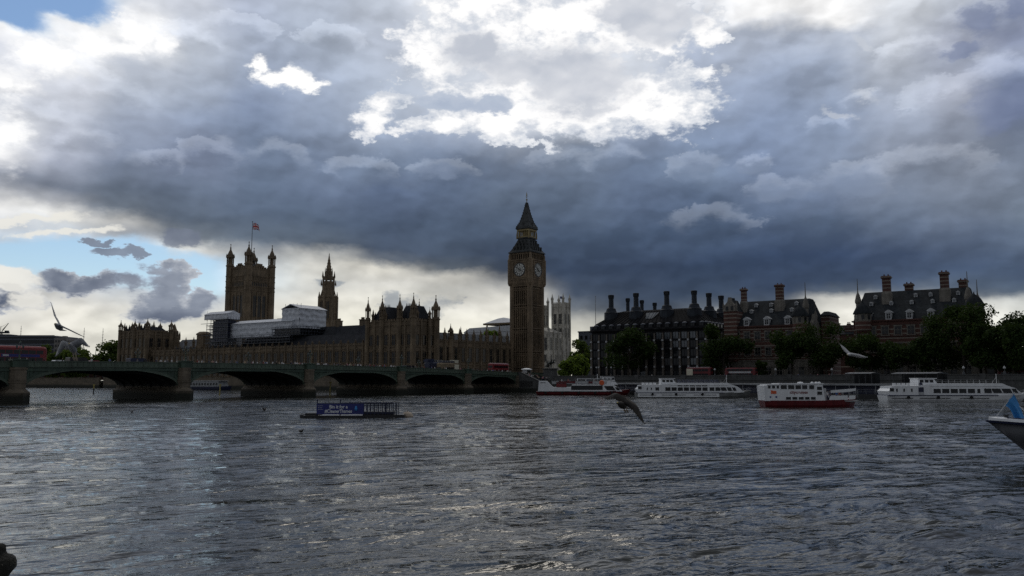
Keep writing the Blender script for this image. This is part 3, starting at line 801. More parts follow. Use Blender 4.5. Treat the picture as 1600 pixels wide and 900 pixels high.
PIN = {}
def pinnacle_mesh(h, r, mat):
    key = (h, r, mat)
    if key not in PIN:
        mb = MB()
        mb.sq([(r, 0), (r, h*.42), (r*1.25, h*.44), (r*1.25, h*.48), (r*.8, h*.5), (r*.12, h*.95), (.03, h)])
        for sx in (-1, 1):
            for sy in (-1, 1): mb.sq([(r*.25, h*.40), (r*.25, h*.52), (.02, h*.64)], sx*r, sy*r)
        for q in (.62, .74, .85): mb.sq([(r*.9*(1 - q)*2.0 + .06, h*q), (r*.9*(1 - q)*2.0 + .12, h*q + .12), (.05, h*q + .3)])
        PIN[key] = mb.mesh('pinnacle', M[mat])
    return PIN[key]

def turret_mb(mb, z0, z1, zt, r, n=8, cx=0, cy=0):
    """octagonal turret: shaft, open lantern stage, ogee cap and finial"""
    L = zt - z1
    mb.lathe([(r, z0), (r, z1 - .3), (r*1.16, z1), (r*1.16, z1 + L*.04), (r*.98, z1 + L*.05), (r*.98, z1 + L*.10)], n, cx, cy, pi/8)
    for j in range(n):
        a = pi/8 + 2*pi*j/n
        mb.tube((cx + r*.84*cos(a), cy + r*.84*sin(a), z1 + L*.10), (cx + r*.84*cos(a), cy + r*.84*sin(a), z1 + L*.40), r*.14, 4)
        mb.sq([(r*.13, z1 + L*.38), (r*.13, z1 + L*.46), (.02, z1 + L*.56)], cx + r*.98*cos(a), cy + r*.98*sin(a))
    mb.lathe([(r*.28, z1 + L*.08), (r*.28, z1 + L*.42)], n, cx, cy, pi/8)
    mb.lathe([(r*1.05, z1 + L*.39), (r*1.05, z1 + L*.43), (r*.88, z1 + L*.45), (r*.76, z1 + L*.53), (r*.50, z1 + L*.64), (r*.27, z1 + L*.72), (r*.15, z1 + L*.79), (r*.24, z1 + L*.82), (r*.12, z1 + L*.85), (r*.05, z1 + L*.94), (r*.2, z1 + L*.955), (.03, z1 + L)], n, cx, cy, pi/8)

def facade(root, mb, P, u, L, z0, z1, nb, tiers, stone='palace_stone', but=.45, proj=.55, courses=(), crenel=True, pin=None, wfrac=.5, lights=2, glass='glass_dark', skip=()):
    """a buttressed wall face added to mb; each window is a part of root"""
    n = (u[1], -u[0]); bw = L/nb; ang = atan2(u[1], u[0])
    for i in range(nb + 1):
        a = i*bw
        mb.obox(P, u, a - but, a + but, -.1, proj, z0, z0 + (z1 - z0)*.55)
        mb.obox(P, u, a - but*.85, a + but*.85, -.1, proj*.75, z0 + (z1 - z0)*.55, z1 + .15)
        if pin: inst(pinnacle_mesh(pin[0], pin[1], pin[2] if len(pin) > 2 else stone), 'pinnacle', root, (P[0] + u[0]*a + n[0]*.05, P[1] + u[1]*a + n[1]*.05, z1 + .1), ang)
    for z in courses: mb.obox(P, u, -.3, L + .3, -.1, proj*.5, z, z + .32)
    if crenel:
        mb.obox(P, u, -.2, L + .2, -.45, .3, z1 - .35, z1)
        k = max(2, int(L/1.7)); c = L/k
        for i in range(k): mb.obox(P, u, i*c + c*.2, i*c + c*.8, -.35, .12, z1, z1 + .75)
    for (zb, zt) in tiers:
        me = gothic_window(bw*wfrac, zt - zb, stone, lights, 1 if zt - zb > 2.5 else 0, glass)
        for i in range(nb):
            if i in skip: continue
            a = (i + .5)*bw
            inst(me, 'window', root, (P[0] + u[0]*a + n[0]*.01, P[1] + u[1]*a + n[1]*.01, zb), ang)

GZ = LAND_Z
def LP(root_loc, p):   # world point -> local of a street-aligned thing
    d = Vector(p) - Vector(root_loc); return Vector((d.dot(UX), d.dot(UY), d.z))

# ---- the clock tower
def clock_tower():
    Y = 418.0
    c0 = at(829, 560, Y); loc = (c0.x, c0.y, GZ)
    t = thing('clock_tower', 'tall gothic clock tower with white dials and a pointed iron spire', 'clock tower', loc, ROT)
    W = 12.4; H = lambda py: zat(py, Y, 829) - GZ
    zs = dict(b1=H(548), b2=H(512), b3=H(475), top=H(445), clk=H(434), ctop=H(406), arc=H(393), r1=H(370), lan=H(355), fl=H(351), sp=H(311), fin=H(296))
    x0, x1, y0, y1 = -W, 0, 0, W; cx, cy = -W/2, W/2
    mb = MB(); mb.box(x0 + .95, x1 - .95, y0 + .95, y1 - .95, 0, zs['top'])
    for (cx_, cy_) in ((x0 + .75, y0 + .75), (x1 - .75, y0 + .75), (x1 - .75, y1 - .75), (x0 + .75, y1 - .75)):
        mb.lathe([(1.28, 0), (1.28, zs['top'])], 8, cx_, cy_, pi/8)
    faces = [((x0, y0), (1, 0)), ((x1, y0), (0, 1)), ((x1, y1), (-1, 0)), ((x0, y1), (0, -1))]
    lv = [0, zs['b1'] - 8, zs['b1'], zs['b2'], zs['b3'], zs['top']]
    for (P, u) in faces:
        for i in range(8):                      # shallow ribs; the narrow panels between them
            a = 1.95 + i*(W - 3.9)/7
            mb.obox(P, u, a - (.24 if i in (0, 7) else .15), a + (.24 if i in (0, 7) else .17), -1.0, -.02, 0, zs['top'])
        for z in lv[1:]:
            mb.obox(P, u, .2, W - .2, -1.0, .12, z - 1.6, z - 1.3)
            mb.obox(P, u, .2, W - .2, -1.0, .22, z - .35, z)
            for i in range(7):
                a = 1.95 + (i + .5)*(W - 3.9)/7; mb.obox(P, u, a - .42, a + .42, -1.0, -.35, z - 2.6, z - 1.3)
    mb.build('shaft', M['tower_stone'], t)
    slot = MB(); slot.mat(1); slot.box(-.26, .26, -.02, .03, 0, 5.2); slot.mat(0)
    slot.box(-.36, -.26, -.10, .03, 0, 5.2); slot.box(.26, .36, -.10, .03, 0, 5.2); slot.box(-.36, .36, -.13, .03, -.2, 0)
    sm = slot.mesh('slit_window', [M['tower_stone'], M['glass_dark']])
    for (P, u) in faces[:2]:
        for zb in (lv[2] + 2, lv[3] + 2, lv[4] + .9):
            for i in (1, 2, 4, 5):
                a = 1.95 + (i + .5)*(W - 3.9)/7; nn = (u[1], -u[0])
                inst(sm, 'slit_window', t, (P[0] + u[0]*a - nn[0]*.92, P[1] + u[1]*a - nn[1]*.92, zb), atan2(u[1], u[0]))
    # the clock stage stands out over the shaft
    e = .55; c0_, c1_ = zs['top'], zs['ctop']
    mb = MB()
    mb.rect([(x0, x1, y0, y1, c0_), (x0 - e, x1 + e, y0 - e, y1 + e, c0_ + 1.2), (x0 - e, x1 + e, y0 - e, y1 + e, c1_), (x0 - e - .4, x1 + e + .4, y0 - e - .4, y1 + e + .4, c1_ + .2), (x0 - e - .4, x1 + e + .4, y0 - e - .4, y1 + e + .4, c1_ + .7)])
    fw = W + 2*e
    cf = [((x0 - e, y0 - e), (1, 0)), ((x1 + e, y0 - e), (0, 1)), ((x1 + e, y1 + e), (-1, 0)), ((x0 - e, y1 + e), (0, -1))]
    for (cx_, cy_) in ((x0 - .1, y0 - .1), (x1 + .1, y0 - .1), (x1 + .1, y1 + .1), (x0 - .1, y1 + .1)):
        mb.lathe([(.6, c0_), (1.15, c0_ + 1.3), (1.15, c1_ + .7), (.7, c1_ + 1.6), (.75, c1_ + 3.0), (.2, c1_ + 4.4), (.03, c1_ + 5.6)], 8, cx_, cy_, pi/8)
    dz = zat(420, Y, 829) - GZ; R0 = 3.2
    for (P, u) in cf:
        for i in range(12):
            a = 1.2 + i*(fw - 2.4)/11; mb.obox(P, u, a - .16, a + .16, -.1, .16, c0_ + 1.3, c0_ + 3.1)
        mb.obox(P, u, .8, fw - .8, -.1, .28, c0_ + 3.1, c0_ + 3.5)
        for (a0, a1, q0, q1) in ((fw/2 - R0 - 1.1, fw/2 - R0 - .55, dz - R0 - .6, dz + R0 + .6), (fw/2 + R0 + .55, fw/2 + R0 + 1.1, dz - R0 - .6, dz + R0 + .6), (fw/2 - R0 - 1.1, fw/2 + R0 + 1.1, dz + R0 + .6, dz + R0 + 1.1), (fw/2 - R0 - 1.1, fw/2 + R0 + 1.1, dz - R0 - 1.0, dz - R0 - .6)):
            mb.obox(P, u, a0, a1, -.1, .3, q0, q1)
    mb.build('clock_stage', M['tower_stone'], t)
    # each dial: opal glass, black iron ring with numerals and tracery, two hands
    def dial(P, u):
        nn = (u[1], -u[0]); ang = atan2(u[1], u[0])
        org = (P[0] + u[0]*fw/2 + nn[0]*.02, P[1] + u[1]*fw/2 + nn[1]*.02, dz)
        d = MB(); nseg = 48
        d.add([(0, -.06, 0)] + [(R0*cos(2*pi*i/nseg), -.06, R0*sin(2*pi*i/nseg)) for i in range(nseg)], [(0, 1 + i, 1 + (i + 1) % nseg) for i in range(nseg)])
        do = d.build('clock_dial', M['dial_white'], t, org, ang)
        r = MB()
        def ring(a, b, y):
            r.loft([[(q*cos(2*pi*i/nseg), yy, q*sin(2*pi*i/nseg)) for i in range(nseg)] for q, yy in ((a, y), (a, y - .1), (b, y - .1), (b, y))], cap=False)
        ring(R0, R0 + .34, -.05); ring(R0*.60, R0*.63, -.062); ring(R0*.93, R0*.955, -.062); ring(R0*.30, R0*.33, -.062)
        for h in range(12):                      # numerals as their strokes
            a = pi/2 - 2*pi*h/12; strokes = {0: 4, 1: 1, 2: 2, 3: 3, 4: 3, 5: 2, 6: 3, 7: 4, 8: 5, 9: 3, 10: 2, 11: 3}[h]
            for s_ in range(strokes):
                aa = a + (s_ - (strokes - 1)/2)*.055
                r.tube((R0*.66*cos(aa), -.09, R0*.66*sin(aa)), (R0*.89*cos(aa), -.09, R0*.89*sin(aa)), .065, 4)
        for k in range(24):
            a = 2*pi*k/24; r.tube((R0*.1*cos(a), -.075, R0*.1*sin(a)), (R0*.6*cos(a), -.075, R0*.6*sin(a)), .02, 4)
        r.build('dial_frame', M['black_paint'], do)
        hr = R(90 - (3 + 52/60)*30); mi = R(90 - 52*6)
        hm = MB(); hm.tube((-.35*cos(hr), -.2, -.35*sin(hr)), (R0*.56*cos(hr), -.2, R0*.56*sin(hr)), .24, 6, .10); hm.build('hour_hand', M['black_paint'], do)
        hm = MB(); hm.tube((-.8*cos(mi), -.27, -.8*sin(mi)), (R0*.92*cos(mi), -.27, R0*.92*sin(mi)), .17, 6, .07); hm.build('minute_hand', M['black_paint'], do)
    for (P, u) in cf: dial(P, u)
    # belfry arcade
    mb = MB(); b0, b1 = c1_ + .7, zs['arc']
    mb.mat(1); mb.box(x0 + 1.1, x1 - 1.1, y0 + 1.1, y1 - 1.1, b0, b1); mb.mat(0)
    for (P, u) in faces:
        for i in range(9):
            a = .75 + i*(W - 1.5)/8; mb.obox(P, u, a - .26, a + .26, -.95, -.3, b0, b1)
        mb.obox(P, u, 0, W, -1.0, -.2, b1 - .8, b1)
        for i in range(4): mb.obox(P, u, 1 + i*3 - .1, 1 + i*3 + .5, -.8, -.2, b1, b1 + .01)
    mb.build('belfry', [M['tower_stone'], M['black_paint']], t)
    # lower roof with its gilded dormers
    mb = MB(); q0, q1 = b1, zs['r1']; hw = W/2
    mb.sq([(hw + .7, q0), (hw + .75, q0 + .5), (hw + .1, q0 + .9), (hw*.80, q0 + (q1 - q0)*.45), (hw*.56, q1 - .6), (hw*.53, q1), (hw*.60, q1 + .15), (hw*.60, q1 + .7)], cx, cy)
    mb.build('lower_roof', M['spire_iron'], t)
    dm = MB(); dm.mat(0); dm.box(-.38, .38, -.55, .8, 0, 1.05); dm.prism_y([(-.5, 1.05), (.5, 1.05), (0, 1.8)], -.62, .9); dm.mat(1); dm.box(-.24, .24, -.57, -.5, .1, .95)
    dmm = dm.mesh('dormer', [M['spire_iron'], M['black_paint']])
    for (u, ang) in (((1, 0), 0), ((0, 1), pi/2)):
        nn = (u[1], -u[0])
        for (f, cnt) in ((.12, 5), (.38, 4), (.63, 3)):
            z = q0 + .9 + (q1 - q0 - .9)*f; hh = (hw + .1)*(1 - f) + hw*.56*f - .12*sin(pi*f)*hw*.5
            for i in range(cnt):
                a = (i - (cnt - 1)/2)*1.95
                inst(dmm, 'dormer', t, (cx + u[0]*a + nn[0]*(hh + .05), cy + u[1]*a + nn[1]*(hh + .05), z), ang)
    # the open lantern
    l0, l1 = q1 + .7, zs['lan']
    mb = MB(); r_ = 3.55
    for (P, u) in (((cx - r_, cy - r_), (1, 0)), ((cx + r_, cy - r_), (0, 1)), ((cx + r_, cy + r_), (-1, 0)), ((cx - r_, cy + r_), (0, -1))):
        for i in range(7): mb.obox(P, u, i*r_*2/6 - .17, i*r_*2/6 + .17, -.35, .05, l0, l1 - .5)
        mb.obox(P, u, -.15, 2*r_ + .15, -.4, .18, l1 - .75, l1); mb.obox(P, u, -.2, 2*r_ + .2, -.4, .25, l0, l0 + .6)
    mb.sq([(1.7, l0), (1.7, l1)], cx, cy)
    for sx in (-1, 1):
        for sy in (-1, 1): mb.lathe([(.3, l0 - .6), (.3, l0 + 1.5), (.04, l0 + 3.2)], 6, cx + sx*(hw*.60), cy + sy*(hw*.60))
    mb.build('lantern', M['gilding'], t)
    mb = MB(); s0, s1 = zs['fl'], zs['sp']
    mb.sq([(r_ + .25, l1), (r_ + .75, l1 + .5), (r_ + .45, l1 + 1.3), (r_*.74, l1 + (s1 - l1)*.28), (r_*.42, l1 + (s1 - l1)*.58), (r_*.19, l1 + (s1 - l1)*.86), (.28, s1)], cx, cy)
    pr_ = [(r_ + .45, l1 + 1.3), (r_*.74, l1 + (s1 - l1)*.28), (r_*.42, l1 + (s1 - l1)*.58), (r_*.19, l1 + (s1 - l1)*.86), (.28, s1)]
    for (ra, za), (rb_, zb_) in zip(pr_, pr_[1:]):
        for sx in (-1, 1):
            for sy in (-1, 1):
                mb.tube((cx + sx*ra, cy + sy*ra, za), (cx + sx*rb_, cy + sy*rb_, zb_), .2, 5, .16)
                for q in range(3): f_ = (q + .5)/3; mb.ball((cx + sx*(ra + (rb_ - ra)*f_ + .12), cy + sy*(ra + (rb_ - ra)*f_ + .12), za + (zb_ - za)*f_), .26, 6, 4)
        mb.sq([(ra + .05, za - .12), (ra + .16, za), (ra + .03, za + .18)], cx, cy)
    mb.build('spire', M['spire_iron'], t)
    for (u, ang) in (((1, 0), 0), ((0, 1), pi/2)):
        nn = (u[1], -u[0]); zl = l1 + (s1 - l1)*.14; rl = r_*.90
        inst(dmm, 'dormer', t, (cx + nn[0]*rl, cy + nn[1]*rl, zl), ang)
    mb = MB(); mb.lathe([(.28, s1 - .3), (.16, s1 + 1), (.5, s1 + 1.4), (.5, s1 + 1.6), (.12, s1 + 2), (.1, zs['fin'] - 1.6), (.3, zs['fin'] - 1.3), (.3, zs['fin'] - .9), (.03, zs['fin'] + .8)], 8, cx, cy)
    for q in range(4): mb.tube((cx, cy, s1 + 2.7), (cx + .85*cos(q*pi/2), cy + .85*sin(q*pi/2), s1 + 3.2), .06, 4)
    mb.build('finial', M['gilding'], t)
    return t
clock_tower()

# ---- the great square tower with the flag
def square_tower():
    Y = 600.0
    c0 = at(385.5, 490, Y); loc = (c0.x, c0.y, GZ)
    t = thing('square_tower', 'massive square gothic tower with four corner turrets and a flagpole', 'tower', loc, ROT)
    W = 21.0; H = lambda py: zat(py, Y, 386) - GZ
    top = H(418)
    mb = MB(); mb.box(-W, 0, 0, W, 0, top)
    lv = [H(500), H(453), H(447), H(438), H(430)]
    for (P, u) in (((-W, 0), (1, 0)), ((0, 0), (0, 1)), ((0, W), (-1, 0)), ((-W, W), (0, -1))):
        for z in lv: mb.obox(P, u, 0, W, -.1, .35, z, z + .7)
        for i in range(4): mb.obox(P, u, 4.4 + i*4.07 - .55, 4.4 + i*4.07 + .55, -.1, .5, 0, H(455))
        for i in range(10): mb.obox(P, u, 3.4 + i*1.58 - .2, 3.4 + i*1.58 + .2, -.1, .3, lv[1], lv[4])
        for i in range(8): mb.obox(P, u, 3.0 + i*2.0, 4.1 + i*2.0, -.5, .15, top, top + 1.8)
        mb.obox(P, u, 2, W - 2, -.5, .25, top - .4, top)
        # stepped gable in the middle of each parapet
        for i, (a, h) in enumerate(((5.5, 1.6), (4.0, 2.8), (2.3, 4.0))): mb.obox(P, u, W/2 - a, W/2 + a, -.9, -.3, top, top + h)
    mb.build('wall', M['palace_stone'], t)
    big = gothic_window(2.7, H(460) - H(494), 'palace_stone', 2, 2)
    small = gothic_window(1.0, H(440) - H(446.5), 'palace_stone', 1, 0)
    for (P, u) in (((-W, 0), (1, 0)), ((0, 0), (0, 1))):
        nn = (u[1], -u[0]); a_ = atan2(u[1], u[0])
        for i in range(3): inst(big, 'window', t, (P[0] + u[0]*(6.45 + i*4.07) + nn[0]*.01, P[1] + u[1]*(6.45 + i*4.07) + nn[1]*.01, H(494)), a_)
        for i in range(9): inst(small, 'window', t, (P[0] + u[0]*(4.19 + i*1.58) + nn[0]*.01, P[1] + u[1]*(4.19 + i*1.58) + nn[1]*.01, H(446)), a_)
    for k, (x, y, py) in enumerate(((0, 0, 377), (-W, 0, 381), (0, W, 383), (-W, W, 384))):
        mb = MB(); r = 2.75
        for z in lv: mb.lathe([(r + .25, z), (r + .25, z + .7)], 8, 0, 0, pi/8)
        turret_mb(mb, 0, H(413), H(377) , r)
        mb.build('corner_turret', M['palace_stone'], t, (x, y, 0))
    mb = MB(); mb.rect([(-W + 2, -2, 2, W - 2, top - 2), (-W*.62, -W*.38, W*.38, W*.62, top + 4.5), (-W*.6, -W*.4, W*.4, W*.6, top + 4.6)])
    for q in range(4): mb.tube((-W/2 + 3*cos(q*pi/2 + .7), W/2 + 3*sin(q*pi/2 + .7), top + 3), (-W/2, W/2, top + 14), .3, 5, .15)
    mb.build('roof', M['palace_roof'], t)
    zp = H(341)
    mb = MB(); mb.tube((-W/2, W/2, top + 4), (-W/2, W/2, zp), .34, 8, .14); mb.ball((-W/2, W/2, zp + .2), .4, 8, 5)
    mb.build('flagpole', M['dark_metal'], t)
    # the flag: blue field, white and red crosses, blown to the right with folds
    fl, fh, nx, ny = 7.2, 5.0, 60, 30
    vs, fs, ms = [], [], []
    for j in range(ny + 1):
        for i in range(nx + 1):
            u, v = i/nx, j/ny
            x = fl*u*(.80 - .12*v); z = fh*(v - .5) - 1.5*u*u - .35*sin(u*7 + v*2)*u
            y = .55*sin(u*9 + 1.2*v)*(.2 + u)
            vs.append((x, y, z))
    for j in range(ny):
        for i in range(nx):
            u, v = (i + .5)/nx, (j + .5)/ny
            x, z = (u - .5)*2*fl, (v - .5)*2*fh
            d1 = abs(x*fh - z*fl)/sqrt(fh*fh + fl*fl); d2 = abs(x*fh + z*fl)/sqrt(fh*fh + fl*fl); d = min(d1, d2)
            k = 0
            if d < 1.2: k = 1
            if d < .42: k = 2
            if abs(x) < 1.75 or abs(z) < 1.75: k = 1
            if abs(x) < 1.05 or abs(z) < 1.05: k = 2
            a = j*(nx + 1) + i
            fs.append((a, a + 1, a + nx + 2, a + nx + 1)); ms.append(k)
    f = MB(); f.v, f.f, f.m, f.sm = vs, fs, ms, [True]*len(fs)
    p = Vector(loc) + UX*(-W/2) + UY*(W/2)
    o = f.build('flag', [M['flag_navy'], M['white_paint'], M['flag_red']], None, (p.x + .3, p.y, GZ + zp - 3.2))
    o.rotation_euler.z = R(-12)
    tag(o, 'small red, white and blue flag flying from the pole on the square tower', 'flag')
square_tower()

# ---- the octagonal spire in the middle of the palace
def central_spire():
    Y = 520.0; c = at(512, 500, Y)
    t = thing('spire_tower', 'slender octagonal gothic tower with a tapering stone spire behind the sheeted roof', 'tower', (c.x, c.y, GZ), ROT)
    H = lambda py: zat(py, Y, 512) - GZ
    mb = MB(); r = 5.9
    mb.lathe([(r, 0), (r, H(466)), (r*1.07, H(465)), (r*1.07, H(463)), (r*.72, H(462)), (r*.66, H(445)), (r*.60, H(440))], 8, 0, 0, pi/8)
    for j in range(8):
        a = pi/8 + 2*pi*j/8
        mb.lathe([(.75, 0), (.75, H(466)), (.85, H(465)), (.55, H(463.5)), (.05, H(456))], 6, r*cos(a), r*sin(a))
        mb.tube((r*.98*cos(a), r*.98*sin(a), H(470)), (r*.62*cos(a), r*.62*sin(a), H(452)), .3, 4)
        for k in (0, 1, 2): 
            b = a + (k + .5)*2*pi/24
            mb.tube((r*.95*cos(b), r*.95*sin(b), H(500)), (r*.95*cos(b), r*.95*sin(b), H(470)), .16, 4)
    mb.build('base_stage', M['palace_stone'], t)
    mb = MB(); r2 = 3.5
    for j in range(8):
        a = pi/8 + 2*pi*j/8
        mb.tube((r2*cos(a), r2*sin(a), H(462)), (r2*cos(a), r2*sin(a), H(432)), .55, 6)
        mb.lathe([(.5, H(434)), (.55, H(432)), (.05, H(424))], 6, r2*1.1*cos(a), r2*1.1*sin(a))
        mb.lathe([(.4, H(446)), (.45, H(444)), (.05, H(438))], 6, r2*1.35*cos(a), r2*1.35*sin(a))
    mb.lathe([(r2*.55, H(464)), (r2*.55, H(452)), (r2*.4, H(450))], 8, 0, 0, pi/8)
    mb.lathe([(r2*1.02, H(437)), (r2*1.06, H(434)), (r2*.8, H(432)), (r2*.72, H(431))], 8, 0, 0, pi/8)
    mb.build('lantern', M['palace_stone'], t)
    mb = MB()
    mb.lathe([(r2*.72, H(431)), (r2*.50, H(421)), (r2*.56, H(420.5)), (r2*.45, H(419)), (r2*.25, H(409)), (r2*.10, H(400)), (.22, H(399)), (.3, H(398.4)), (.05, H(395))], 8, 0, 0, pi/8)
    for j in range(8):
        a = pi/8 + 2*pi*j/8
        mb.lathe([(.28, H(431)), (.3, H(425)), (.03, H(418))], 5, r2*.68*cos(a), r2*.68*sin(a))
        for q in range(6):
            f = q/6; rr = r2*(.70*(1 - f) + .1*f); z = H(431)*(1 - f) + H(402)*f
            mb.ball((rr*cos(a), rr*sin(a), z), .26, 5, 3)
    mb.build('spire', M['palace_stone'], t)
    me = gothic_window(1.5, H(472) - H(498), 'palace_stone', 2, 1)
    for j in (4, 5, 6, 7):
        a = 2*pi*j/8; inst(me, 'window', t, (r*.93*cos(a), r*.93*sin(a), H(498)), a + pi/2)
central_spire()

# ---- the two end pavilions of the river front, the long front between them, the wing to the clock tower
C_N = Vector((-44.0, 372.0, GZ))               # the near corner of the north pavilion
def pavilion(name, label, corner, lenx, leny, zt, tur, roofz, ztiers):
    t = thing(name, label, 'palace pavilion', corner, ROT)
    top = zt - GZ
    mb = MB(); mb.box(-lenx, 0, 0, leny, 0, top)
    facade(t, mb, (-lenx, 0), (1, 0), lenx, 0, top, 6, ztiers, courses=[a - .9 for a, b in ztiers] + [top - 2.3], but=.5, proj=.6, wfrac=.44)
    facade(t, mb, (0, 0), (0, 1), leny, 0, top, 3, ztiers, courses=[a - .9 for a, b in ztiers] + [top - 2.3], but=.5, proj=.6, wfrac=.44)
    mb.build('wall', M['palace_stone'], t)
    for (x, y, r, h) in tur:
        m2 = MB(); turret_mb(m2, 0, top + .8, h - GZ, r); m2.build('corner_turret', M['palace_stone'], t, (x, y, 0))
    for (a, b) in ((-lenx + .8, -lenx*.58), (-lenx*.40, -.8)):
        m2 = MB(); zr = roofz - GZ; mid = (a + b)/2; w = (b - a)/2
        m2.rect([(a + .6, b - .6, 1, leny - 1, top - .2), (mid - w*.55, mid + w*.55, leny*.3, leny*.7, zr), (mid - w*.5, mid + w*.5, leny*.32, leny*.68, zr + .1)])
        for k in range(7): m2.sq([(.16, zr), (.12, zr + .5), (.02, zr + 1.5)], mid - w*.5 + k*w/6, leny*.32)
        for k in range(3):
            m2.box(mid - w*.6 + k*w*.55 - .35, mid - w*.6 + k*w*.55 + .35, 1.4, 3.4, top + .4, top + 2.2)
            m2.sq([(.45, top + 2.2), (.03, top + 4.6)], mid - w*.6 + k*w*.55, 1.9)
        m2.build('roof', M['palace_roof'], t)
        for (px_, py_, hh) in ((mid - w*.75, 1.2, 5.6), (mid + w*.7, 1.0, 5.0), (mid, leny*.5, 6.4)):
            inst(pinnacle_mesh(hh, .5, 'palace_stone'), 'pinnacle', t, (px_, py_, top + .2))
    return t
zN = zat(500, 375)
tN = [(0, 0, 1.4, zat(457, 372)), (-8.2, 0, 1.35, zat(459.5, 376)), (-19, 0, 1.35, zat(461, 382)), (-28, 0, 1.25, zat(464, 388)), (0, 15.5, 1.9, zat(461, 385)), (-4.5, 9, 1.1, zat(466, 380)), (-16, 9, 1.1, zat(470, 388)), (-23.5, 6, .9, zat(474, 388)), (-12, 5, .8, zat(478, 380)), (-2, 5, .7, zat(478, 376)), (1.0, 10, .8, zat(480, 380))]
pavilion('palace_pavilion', 'gothic palace pavilion bristling with turrets, nearest to the clock tower', C_N, 28, 15.5, zN, tN, zat(478, 380), [(1.5, 5.0), (7.2, 12.6), (15.5, 20.2)])
C_S = Vector((-213.6, 489.0, GZ)); 
zS = zat(517, 489)
tS = [(0, 0, 1.4, zat(497, 489)), (-13, 0, 1.2, zat(499, 497)), (-28, 0, 1.3, zat(500, 505)), (0, 15.5, 1.5, zat(500, 502)), (-19, 2, 1.0, zat(503, 500)), (-6, 12, 1.1, zat(502, 500))]
pavilion('palace_pavilion', 'turreted palace pavilion at the far left end of the gothic river front', C_S, 28, 15.5, zS, tS, zat(511, 497), [(2, 6), (10, 15), (19, 24.5)])

def river_front():
    loc = C_N + UX*(-28) + UY*2.2
    t = thing('river_front', 'long low gothic river front of brown stone with rows of buttresses and windows', 'palace wing', (loc.x, loc.y, GZ), ROT)
    L = 178.0; top = 16.4
    mb = MB(); mb.box(-L, 0, 0, 14, 0, top)
    facade(t, mb, (-L, 0), (1, 0), L, 0, top, 36, [(2.0, 5.4), (8.2, 13.6)], courses=(6.6, 14.3), pin=(2.3, .34), wfrac=.5)
    mb.build('wall', M['palace_stone'], t)
    rb = MB(); rb.prism_x([(1.6, top - .3), (6.5, top + 5.6), (7.5, top + 5.6), (12.5, top - .3)], -L*.55, -.2)
    rb.build('roof', M['palace_roof'], t)
    # a taller run of roofs behind, towards the north
    rb = MB(); rb.box(-75, -2, 15, 27, 0, top + 4.5); rb.prism_x([(15, top + 4.5), (20, top + 11), (22, top + 11), (27, top + 4.5)], -75, -2); rb.build('rear_roof', M['palace_roof'], t)
    for x in (-12, -26, -43, -58):
        cb = MB(); cb.box(x - 1.3, x + 1.3, 19.6, 22, top + 9, top + 13.4); cb.box(x - 1.5, x + 1.5, 19.4, 22.2, top + 13.4, top + 13.9)
        for q in range(3): cb.lathe([(.35, top + 13.9), (.3, top + 15)], 8, x - .8 + q*.8, 20.8)
        cb.build('chimney', M['palace_stone'], t)
    # the southern ranges: pale lead roofs, little pinnacles and a ventilation turret
    rb = MB(); rb.box(-L, -L*.56, 15, 30, 0, top + 2.6); rb.prism_x([(15, top + 2.6), (21, top + 7.6), (24, top + 7.6), (30, top + 2.6)], -L, -L*.56); rb.build('lead_roof', M['lead_roof'], t)
    for i in range(9): inst(pinnacle_mesh(6.4, .55, 'palace_stone'), 'pinnacle', t, (-L + 5 + i*7.6, 15, top + 2.4))
    zz = zat(508, 505) - GZ
    vt = MB(); vt.lathe([(3.2, 0), (3.2, zz - 8), (3.5, zz - 7.6), (2.5, zz - 7.2), (2.4, zz - 3.8), (1.5, zz - 3), (.9, zz - 1.2), (.06, zz + 1)], 8, 0, 0, pi/8)
    for j in range(8): vt.lathe([(.35, zz - 9), (.35, zz - 6), (.03, zz - 3.6)], 5, 3.3*cos(pi/8 + j*pi/4), 3.3*sin(pi/8 + j*pi/4))
    p = LP((loc.x, loc.y, GZ), at(272.5, 520, 505)); vt.build('ventilation_turret', M['palace_stone'], t, (p.x, p.y, 0))
    p = LP((loc.x, loc.y, GZ), at(317, 530, 480)); vb = MB(); vb.box(-3, 3, -2, 3, 0, top + 9); vb.rect([(-3.3, 3.3, -2.3, 3.3, top + 9), (-3.3, 3.3, -2.3, 3.3, top + 9.8), (-2, 2, -1, 2, top + 11)]); vb.build('stair_turret', M['palace_stone'], t, (p.x, p.y, 0))
    return t, loc
rf, rf_loc = river_front()

